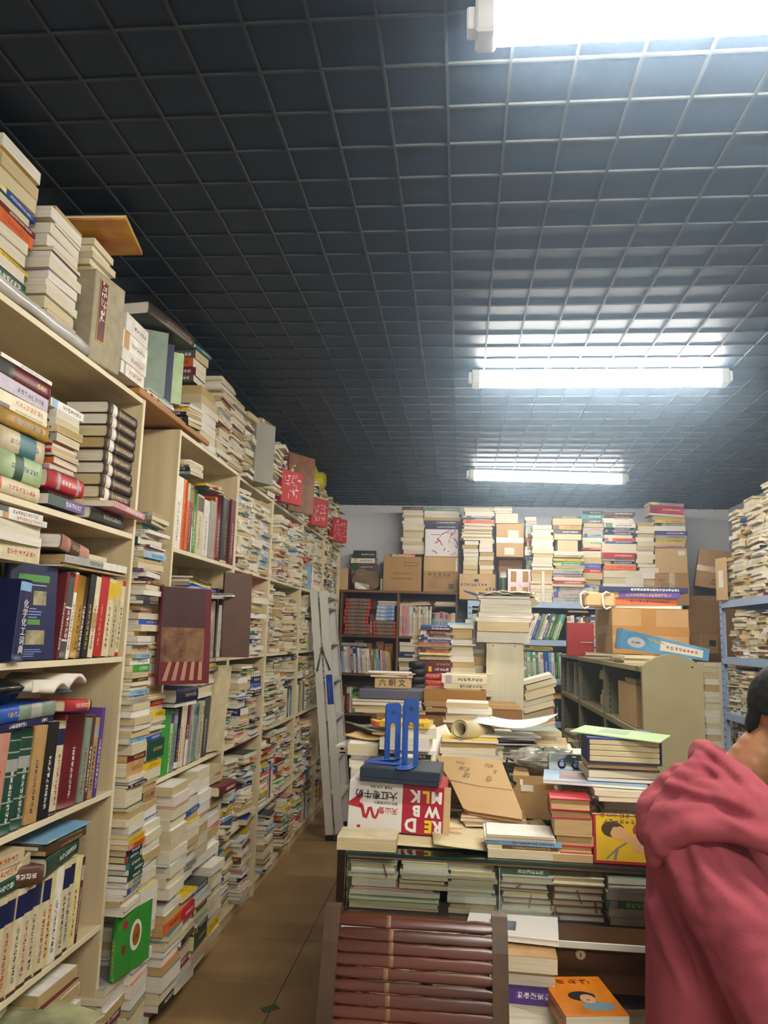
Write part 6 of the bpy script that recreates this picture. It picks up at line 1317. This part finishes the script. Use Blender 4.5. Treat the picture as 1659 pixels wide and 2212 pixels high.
# ------------------------------------------------------------------ the person in the pink hooded jacket
class Flesh:
    """capsules and ellipsoids fused into one continuous skin (voxel remesh, baked)"""
    def __init__(s): s.b = MB()
    def ball(s, c, r, rot=None, n=14):
        r = r if isinstance(r, (tuple, list)) else (r, r, r); M = (rot or Matrix.Identity(3)); c = Vector(c)
        b = len(s.b.v); s.b.grid(lambda u, v: c + M @ Vector((r[0] * math.cos(2 * PI * u) * math.sin(PI * v), r[1] * math.sin(2 * PI * u) * math.sin(PI * v), -r[2] * math.cos(PI * v))), n, n // 2 + 2)
    def limb(s, pts, rs):
        for i in range(len(pts) - 1):
            p, q = Vector(pts[i]), Vector(pts[i + 1]); n = max(2, int((q - p).length / (min(rs[i], rs[i + 1]) * .45)))
            for k in range(n + 1): s.ball(p.lerp(q, k / n), rs[i] + (rs[i + 1] - rs[i]) * k / n, None, 10)
    def bake(s, name, m, parent, voxel, smooth=4, fn=None, twoarg=False):
        me = s.b.mesh('t', [m]); o = bpy.data.objects.new('t', me); C.objects.link(o)
        md = o.modifiers.new('r', 'REMESH'); md.mode = 'VOXEL'; md.voxel_size = voxel; md.use_smooth_shade = True
        if smooth: sm = o.modifiers.new('s', 'SMOOTH'); sm.factor = .5; sm.iterations = smooth
        dg = bpy.context.evaluated_depsgraph_get(); dg.update(); r = bpy.data.meshes.new_from_object(o.evaluated_get(dg)); bpy.data.objects.remove(o); bpy.data.meshes.remove(me)
        r.name = name; r.materials.clear(); r.materials.append(m)
        if fn:
            nv = [v.normal.copy() for v in r.vertices]
            for v, n in zip(r.vertices, nv): v.co = v.co + n * (fn(v.co, n) if twoarg else fn(v.co))
        for p in r.polygons: p.use_smooth = True
        r.update(); return link(name, r, parent)
SKIN = mat('skin', 'a2774e', .5, var=.08, scale=12, bump=.03, col2='936243')
HAIR = mat('black_hair', '0d0b0a', .7, var=.3, scale=160, stretch=(1, 1, .25), bump=.4, spec=.2, col2='1e1a17')
JACK = mat('pink_hoodie_cloth', 'a34f58', .9, var=.10, scale=7, bump=.12, bscale=220, spec=.2, col2='90414b')
TEE = mat('black_tee', '17181b', .85); TROU = mat('dark_trousers', '23262e', .85); SHOE = mat('dark_shoes', '1c1b1b', .6)
per = thing('person', 'person in a pink hooded jacket with short black hair standing at the right', 'person', (0, 0, 0))
fw = Vector((.82, -.57, 0)).normalized(); sd = Vector((-.57, -.82, 0)).normalized(); upv = Vector((0, 0, 1))
HC = Vector((.735, 1.80, 1.345)); tilt = R(14)
hf = (fw * math.cos(tilt) - upv * math.sin(tilt)); hu = (upv * math.cos(tilt) + fw * math.sin(tilt))
HM = Matrix((( hf.x, -sd.x, hu.x), (hf.y, -sd.y, hu.y), (hf.z, -sd.z, hu.z)))
def H(f, s, u): return HC + hf * f + sd * s + hu * u
TC = Vector((.575, 1.865, 0))
def T(f, s, z): return TC + fw * f + sd * s + upv * z
shR, shL = T(.0, .165, 1.12), T(.02, -.165, 1.12)
elR, wrR = Vector((.60, 1.60, .83)), Vector((.79, 1.50, .70)); elL, wrL = Vector((.80, 1.97, .84)), Vector((.95, 1.86, .78))
def hand(fl, w_, d, nrm, thumb):
    d = d.normalized(); nrm = nrm.normalized(); lat = d.cross(nrm).normalized() * thumb
    for k in range(4): fl.limb([w_ + lat * (.024 - .016 * k) * .4, w_ + d * .085 + lat * (.030 - .0195 * k)], [.015, .0115])
    for k, ln in enumerate((.068, .078, .072, .056)):
        p0 = w_ + d * .088 + lat * (.030 - .0195 * k); p1 = p0 + d * ln * .5 - nrm * .006; p2 = p1 + d * ln * .3 - nrm * .014; p3 = p2 + d * ln * .18 - nrm * .016
        fl.limb([p0, p1, p2, p3], [.0090, .0082, .0074, .0066])
    q0 = w_ + d * .03 + lat * .028; q1 = q0 + d * .032 + lat * .026 - nrm * .006; q2 = q1 + d * .030 + lat * .008 - nrm * .01
    fl.limb([q0, q1, q2], [.0135, .0105, .0085])
fl = Flesh()
fl.ball(H(-.008, 0, .022), (.096, .076, .092), HM, 20); fl.ball(H(.030, 0, -.035), (.058, .058, .075), HM, 16); fl.ball(H(.055, 0, -.085), (.03, .032, .024), HM)
fl.ball(H(.088, 0, -.012), (.010, .011, .022), HM); fl.ball(H(.098, 0, -.026), (.012, .014, .011), HM)          # nose
fl.ball(H(.082, 0, -.058), (.011, .023, .006), HM); fl.ball(H(.080, 0, -.068), (.011, .020, .007), HM)          # lips
for s in (-1, 1):
    fl.ball(H(.072, s * .034, -.018), (.016, .020, .016), HM); fl.ball(H(.078, s * .032, .020), (.012, .022, .006), HM)   # cheek, brow
    for a in range(9):                                                                                           # ear rim
        t_ = -1.9 + a * .47; fl.ball(H(-.012 - .014 * math.cos(t_) - .002, s * (.078 + .004 * math.cos(t_)), -.012 + .028 * math.sin(t_)), .0058, None, 8)
    fl.ball(H(-.010, s * .076, -.014), (.013, .006, .022), HM, 10)
fl.limb([H(-.035, 0, -.05), T(.045, 0, 1.20), T(.0, 0, 1.12)], [.056, .058, .075])
fl.limb([T(-.02, 0, 1.20), T(-.01, .10, 1.155), shR], [.045, .045, .05]); fl.limb([T(-.02, 0, 1.20), T(-.01, -.10, 1.155), shL], [.045, .045, .05])
for z, a_, b_ in ((1.06, .095, .145), (.98, .10, .14), (.90, .095, .13), (.83, .095, .135), (.77, .10, .15)): fl.ball(T(.0, 0, z), (a_, b_, .075), Matrix(((fw.x, -sd.x, 0), (fw.y, -sd.y, 0), (0, 0, 1))), 16)
for s, hp in ((1, T(0, .085, .74)), (-1, T(0, -.085, .74))):
    kn = hp + Vector((0, 0, -.34)) + fw * .03; an = hp + Vector((0, 0, -.665)) - fw * .01
    fl.limb([hp, kn, an], [.082, .054, .038]); fl.limb([an + Vector((0, 0, -.03)), an + fw * .13 + Vector((0, 0, -.045))], [.035, .026])
fl.limb([shR, elR, wrR], [.046, .038, .027]); fl.limb([shL, elL, wrL], [.046, .038, .027])
hand(fl, wrR, (wrR - elR), Vector((.2, -.4, .9)), 1); hand(fl, wrL, (wrL - elL), Vector((.1, .2, .95)), -1)
fl.bake('body', SKIN, per, .0052, 6)
# eyes
for s in (-1, 1):
    o = MB(); c = H(.0735, s * .031, .006); o.grid(lambda u, v, c=c: c + HM @ Vector((.0105 * math.sin(PI * v) * math.cos(2 * PI * u), .0115 * math.sin(PI * v) * math.sin(2 * PI * u), -.007 * math.cos(PI * v))), 12, 8); e_ = o.build('eye', mat('eye_white', 'a89e92', .4), per)
    o = MB(); c2_ = H(.0800, s * .031, .006); o.grid(lambda u, v, c=c2_: c + HM @ Vector((.004 * math.sin(PI * v) * math.cos(2 * PI * u), .0055 * math.sin(PI * v) * math.sin(2 * PI * u), -.0055 * math.cos(PI * v))), 10, 6); o.build('iris', mat('dark_iris', '1d130c', .15), e_)
# hair: cap over the skull, clipped to the hairline
hb = Flesh(); hb.ball(H(-.012, 0, .028), (.101, .081, .096), HM, 28); hb.ball(H(-.055, 0, -.028), (.050, .062, .060), HM, 18)
hb.bake('hair', HAIR, per, .006, 3, lambda p: (.0022 * mnoise.noise(p * 90) - (.03 if (p - HC).dot(hf) > .062 - .35 * max(0, .06 - (p - HC).dot(hu)) - (.10 if (p - HC).dot(hu) < -.005 else 0) else 0) - (.012 if (p - HC).dot(hu) < -.062 else 0)))
# shirt and trousers
sf = Flesh(); MT = Matrix(((fw.x, -sd.x, 0), (fw.y, -sd.y, 0), (0, 0, 1)))
for z, a_, b_ in ((1.10, .085, .12), (1.06, .103, .152), (.98, .108, .147), (.90, .104, .138), (.80, .105, .15)): sf.ball(T(.003, 0, z), (a_, b_, .07), MT, 18)
for i in range(20):
    a_ = 2 * PI * i / 20; sf.ball(T(.045 + .074 * math.cos(a_), .076 * math.sin(a_), 1.20 - .035 * math.cos(a_)), .013, None, 8)
sf.bake('shirt', TEE, per, .009, 3)
tr = Flesh()
for s, hp in ((1, T(0, .085, .74)), (-1, T(0, -.085, .74))):
    kn = hp + Vector((0, 0, -.34)) + fw * .03; an = hp + Vector((0, 0, -.65)) - fw * .01; tr.limb([hp, kn, an], [.098, .072, .062])
tr.ball(T(0, 0, .78), (.125, .165, .08), MT, 18); tr.bake('trousers', TROU, per, .012, 3, lambda p: .006 * mnoise.noise(Vector((p.x * 9, p.y * 9, p.z * 16))))
for s in (1, -1):
    hp = T(0, s * .085, .74); an = hp + Vector((0, 0, -.69)) - fw * .015; sh_ = Flesh(); sh_.limb([an, an + fw * .09 + Vector((0, 0, -.01)), an + fw * .16 + Vector((0, 0, -.016))], [.044, .040, .032]); sh_.bake('shoe', SHOE, per, .008, 3, lambda p: max(0, .004 - p.z))
# jacket: loose trunk, sleeves, hood; long soft folds fall from the shoulder
jk = Flesh()
for z, f_, a_, b_ in [(1.10 - .03 * i, -.006, .120 + .022 * min(1, i / 3) + .0008 * i, .165 + .013 * min(1, i / 3) + .0012 * i) for i in range(16)]: jk.ball(T(f_, 0, z), (a_, b_, .085), MT, 22)
jk.limb([shR + Vector((.01, .03, .0)), shR + Vector((.015, -.012, -.05)), shR.lerp(elR, .5) + Vector((.005, -.015, 0)), elR, elR.lerp(wrR, .5), wrR - (wrR - elR) * .08], [.070, .090, .094, .088, .074, .056])
jk.limb([shL, shL.lerp(elL, .5), elL, elL.lerp(wrL, .5), wrL - (wrL - elL) * .08], [.068, .080, .076, .066, .052])
jk.limb([T(-.03, .0, 1.15), T(-.02, .10, 1.13), shR], [.06, .06, .07]); jk.limb([T(-.03, .0, 1.15), T(-.02, -.10, 1.13), shL], [.06, .06, .064])
# soft cloth folds: polylines in the X-Z plane on the side of the near sleeve, (points, width, depth; negative depth is a ridge)
FOLDS = [(((0.395, 1.092), (0.409, 1.055), (0.416, 1.019), (0.429, 0.954), (0.438, 0.926), (0.456, 0.877), (0.479, 0.812)), .011, .020), (((0.384, 1.078), (0.388, 1.031), (0.402, 0.990), (0.419, 0.956), (0.431, 0.937)), .010, .012), (((0.438, 1.125), (0.442, 1.088), (0.448, 1.045)), .012, .009), (((0.469, 1.138), (0.482, 1.110), (0.501, 1.072), (0.524, 1.046), (0.562, 1.015)), .011, .010), (((0.478, 1.026), (0.480, 0.956), (0.482, 0.887)), .016, .008), (((0.373, 0.976), (0.401, 0.958), (0.427, 0.940)), .012, -.008), (((0.379, 1.096), (0.385, 1.114), (0.404, 1.140), (0.430, 1.164), (0.461, 1.173), (0.499, 1.174)), .008, -.004), (((0.445, 1.058), (0.452, 1.001), (0.453, 0.943)), .014, .008)]
def folds(p, n, F):
    if n.y > .25: return 0.0
    o = 0.0
    for pts, wd, dp in F:
        best = 9.0; tb = 0
        for i in range(len(pts) - 1):
            (x0, z0), (x1, z1) = pts[i], pts[i + 1]; ux, uz = x1 - x0, z1 - z0; t_ = max(0, min(1, ((p.x - x0) * ux + (p.z - z0) * uz) / (ux * ux + uz * uz)))
            d = math.hypot(p.x - x0 - ux * t_, p.z - z0 - uz * t_)
            if d < best: best = d; tb = (i + t_) / (len(pts) - 1)
        if best < 4 * wd:
            k = min(1, 5 * tb + .15, 5 * (1 - tb) + .15); o += k * (-dp * math.exp(-(best / wd) ** 2) + .45 * dp * math.exp(-((best - 2.1 * wd) / wd) ** 2))
    return o * min(1, .25 - n.y + .2)
def jfold(p, n): return folds(p, n, FOLDS) + .003 * mnoise.noise(Vector((p.x * 9, p.y * 9, p.z * 5))) + .001 * mnoise.noise(p * 34)
jk.bake('jacket', JACK, per, .0075, 12, jfold, True)
P_ = lambda *q: [Vector(v) for v in q]
hd = Flesh()
hd.limb(P_((.535, 1.755, 1.256), (.572, 1.715, 1.216), (.612, 1.675, 1.172), (.668, 1.640, 1.112), (.735, 1.625, 1.035)), [.032, .042, .044, .042, .034])
hd.limb(P_((.532, 1.775, 1.262), (.545, 1.85, 1.256), (.60, 1.935, 1.222), (.70, 1.955, 1.14), (.79, 1.90, 1.05)), [.028, .036, .042, .040, .030])
hd.limb(P_((.525, 1.765, 1.23), (.485, 1.75, 1.195), (.445, 1.735, 1.15), (.418, 1.735, 1.105), (.412, 1.745, 1.06)), [.045, .05, .045, .038, .024])
hd.limb(P_((.50, 1.70, 1.175), (.455, 1.69, 1.145), (.42, 1.70, 1.10)), [.048, .045, .034]); hd.limb(P_((.50, 1.84, 1.19), (.44, 1.83, 1.14), (.42, 1.82, 1.09)), [.05, .05, .035])
hd.limb(P_((.50, 1.70, 1.18), (.57, 1.665, 1.175), (.645, 1.64, 1.12), (.71, 1.62, 1.05)), [.05, .05, .046, .036])
hd.limb(P_((.405, 1.725, 1.06), (.42, 1.69, 1.11), (.465, 1.645, 1.143), (.53, 1.622, 1.150), (.60, 1.612, 1.130), (.68, 1.60, 1.075)), [.020, .026, .028, .028, .026, .020])
HFOLDS = [(((0.358, 1.107), (0.370, 1.138), (0.389, 1.165), (0.416, 1.186), (0.457, 1.197), (0.498, 1.193), (0.539, 1.177), (0.568, 1.159)), .008, .013), (((0.412, 1.233), (0.436, 1.229), (0.467, 1.220), (0.519, 1.210)), .009, .010), (((0.423, 1.239), (0.447, 1.245), (0.476, 1.246), (0.513, 1.238), (0.549, 1.216)), .008, .008), (((0.486, 1.303), (0.514, 1.278), (0.542, 1.245), (0.584, 1.192)), .008, .009), (((0.483, 1.270), (0.505, 1.260), (0.532, 1.264)), .009, .006)]
hd.bake('hood', JACK, per, .0065, 6, lambda p, n: folds(p, n, HFOLDS) + .002 * mnoise.noise(p * 11) + .001 * mnoise.noise(p * 34), True)

# ------------------------------------------------------------------ small litter on the floor
o = MB(); o.box(-.035, .035, -.02, .02, 0, .0012); o = o.build('paper_scrap', mat('green_scrap', '4e6a4c', .7, var=.2, scale=20), None, (-.745, 3.32, .001), (0, 0, R(38))); tag(o, 'small dark green paper scrap lying on the aisle floor', 'scrap')
t = thing('blue_bag', 'blue plastic bag on the floor beside the chair', 'bag', (-.44, 2.36, 0)); o = MB()
o.grid(lambda u, v: tuple(Vector((.09 * math.cos(2 * PI * u) * math.sin(PI * v), .07 * math.sin(2 * PI * u) * math.sin(PI * v), .07 - .07 * math.cos(PI * v))) * (1 + .3 * mnoise.noise(Vector((3 * math.cos(2 * PI * u), 3 * math.sin(2 * PI * u), 5 * v))))), 20, 10); o.build('bag_body', mat('blue_plastic', '1d6fa0', .35, bump=.4, scale=16), t)

# ------------------------------------------------------------------ books: the largest in view one by one, the rest as one mass
cam = S.camera
bpy.context.view_layer.update(); CMI = cam.matrix_world.inverted(); FPX = 1660.0
CP = Vector((0, 0, 1.5))
def shown(b):
    """projected size in the picture, pixels of the 1659 x 2212 frame"""
    M, W, L, T_ = b['M'], b['W'], b['L'], b['T']; c = M.translation; q = CMI @ c
    if q.z > -.3: return 0.0
    x, y = FPX * q.x / -q.z + 829.5, 1106 - FPX * q.y / -q.z
    if not (-60 < x < 1719 and -60 < y < 2272): return 0.0
    d = (CP - c); dist = d.length; d.normalize(); s = 0
    ax, ay, az = (Vector((M[0][i], M[1][i], M[2][i])) for i in range(3))
    s = abs(ax.dot(d)) * L * T_ + abs(ay.dot(d)) * W * T_ + .25 * abs(az.dot(d)) * W * L
    return s * (FPX / dist) ** 2 * 1.0
for b in BOOKS: b['px'] = shown(b)
BOOKS.sort(key=lambda b: -(b['px'] * (1.0 + .10 * b['keep']) + (1e7 if b['label'] else 0)))
NI = 305
def say(b):
    if b['label']: return b['label']
    w_, i, how = b['where']; cn = PAL[b['key']][1]
    kd = 'hardcover' if b['kind'] == 'hc' else ('booklet' if b['T'] < .009 else 'paperback')
    if how == 'flat': return '%s %s, %s of %s' % (cn, kd, 'topmost' if i == 0 else ORD[i] + ' from top', w_)
    return '%s upright %s, %s from left, %s' % (cn, kd, ORD1[i], w_)
def cover_extra(b, root, cov):
    W, L, T_ = b['W'], b['L'], b['T']; z = T_ / 2 + .0002; k = b.get('extra')
    def patch(name, m, x0, x1, y0, y1, dz=.0005): q = MB(); q.box(x0, x1, y0, y1, z, z + dz); return q.build(name, m, root)
    if k == 'bluecover':
        patch('green_title', mat('cover_green', '5d9a4a', .4), -.06, .06, .085, .105); patch('white_line', PAPER, -.06, .05, .075, .077)
        patch('cover_picture', mat('pale_picture', 'b9b08a', .4, var=.3, scale=40), .0, .05, .02, .06); patch('cover_picture', mat('pale_picture', 'b9b08a', .4), -.04, .05, -.09, -.05); patch('green_tab', mat('cover_green', '5d9a4a', .4), -.03, .03, -.035, -.02)
        q = MB(); rr_ = random.Random(1)
        for i in range(6): q.box(-.03, .02 + rr_.uniform(-.01, .02), .008 - .008 * i, .011 - .008 * i, z, z + .0004)
        for i in range(4): q.box(-.06, .03 + rr_.uniform(-.02, .02), -.105 - .006 * i, -.103 - .006 * i, z, z + .0004)
        q.build('pale_text_lines', mat('pale_blue_ink', '8fa3d8', .5), root)['kind'] = 'stuff'
    if k == 'dictspine':
        xs = -W / 2 - .0006
        for i, c_ in enumerate('化学化工词典'): text_part(c_, .024, WHITEINK, root, (xs, .042 - .024 * i, 0), Matrix(((0, 0, -1), (0, 1, 0), (1, 0, 0))).to_euler(), 'spine_title')
    if k == 'greencover':
        q = MB(); q.prism([(.01 + .035 * math.cos(2 * PI * i / 20), .01 + .05 * math.sin(2 * PI * i / 20)) for i in range(20)], z, z + .0005, axis='Z'); q.build('white_oval', PAPER, root)
        q = MB(); q.prism([(.012 + .022 * math.cos(2 * PI * i / 16), .01 + .036 * math.sin(2 * PI * i / 16)) for i in range(16)], z + .0006, z + .001, axis='Z'); q.build('brown_figure', mat('print_amber', 'a8691f', .5, var=.3, scale=40), root)
        patch('red_title', REDINK, -.07, -.045, .05, .075); patch('red_patch', mat('print_rust', '96432a', .5), -.07, -.05, -.03, .0)
    if k == 'orangecover':
        t2 = lambda n, m, cx_, cy_, rx, ry, dz, sd_=0: (lambda q: (q.prism([(cx_ + rx * math.cos(2 * PI * i / 18) * (1 + .15 * mnoise.noise(Vector((i * .7, sd_, 0)))), cy_ + ry * math.sin(2 * PI * i / 18)) for i in range(18)], z, z + dz, axis='Z'), q.build(n, m, root)))(MB())
        t2('printed_hair', INK, -.005, -.005, .032, .024, .0006, 1); t2('printed_face', SK, .005, -.02, .018, .022, .0009, 2); t2('printed_collar', mat('print_steel_blue', '7f9aa8', .5), .02, -.055, .04, .022, .0006, 3); t2('printed_lips', REDINK, .004, -.026, .004, .003, .0012)
        q = MB(); strokes(q, 3, .026, random.Random(11), lambda u, v, du, dv: q.box(u, u + du, .07 + v, .07 + v + dv, z, z + .0004)); q.build('dark_red_title', mat('title_rust', '8a3a12', .5), root)
    if k == 'albumcover':
        patch('gold_lettering', mat('album_gold', '8a6a44', .5, var=.4, scale=30, col2='5a2a22'), -.112, .085, -.10, .03); patch('dark_band', mat('album_brown', '4a2a2a', .5, var=.2, scale=8), -.112, .085, .031, .182)
        q = MB()
        for i in range(5): q.prism([(-.10 + .04 * i, -.17), (-.08 + .04 * i, -.17), (-.06 + .035 * i, -.10), (-.075 + .035 * i, -.10)], z, z + .0005, axis='Z')
        q.build('red_stripes', mat('album_stripe', 'b5886a', .5), root)
    if k == 'barcode':
        patch('white_panel', PAPER, -.03, .005, .035, .085); q = MB(); rr_ = random.Random(2); x = -.028
        while x < .003: w_ = rr_.uniform(.0008, .0022); q.box(x, x + w_, .045, .08, z + .0006, z + .0009); x += w_ + rr_.uniform(.0008, .002)
        q.build('bar_lines', INK, root); patch('small_text', PAPER, -.02, -.005, -.02, .02)
labels = {}
for b in BOOKS[:NI]:
    lb = say(b)
    if lb in labels: labels[lb] += 1; print('DUPLICATE LABEL', lb)
    labels[lb] = labels.get(lb, 0) + 1
    if len(lb.replace(',', ' ').split()) > 16: print('LONG LABEL', len(lb.split()), lb)
    root = bpy.data.objects.new('book', None); C.objects.link(root); root.matrix_world = b['M']; root.empty_display_size = .03
    tag(root, lb, 'book')
    c_, p_ = MB(), MB(); book_geometry(b, c_, p_)
    c_.build('cover', COVER, root); p_.build('page_block', PAGES, root)
    if b.get('extra'): cover_extra(b, root, c_)
mass = MB()
for b in BOOKS[NI:]: book_geometry(b, mass, mass, b['M'], 0, 1)
o = mass.build('piled_books', [COVER, PAGES]); tag(o, 'countless smaller books crammed on the shelves and in the far piles', 'books', None, 'stuff')
print('BOOKS', len(BOOKS), 'smallest single px', BOOKS[min(NI, len(BOOKS)) - 1]['px'], 'largest in mass', BOOKS[NI]['px'] if len(BOOKS) > NI else 0)
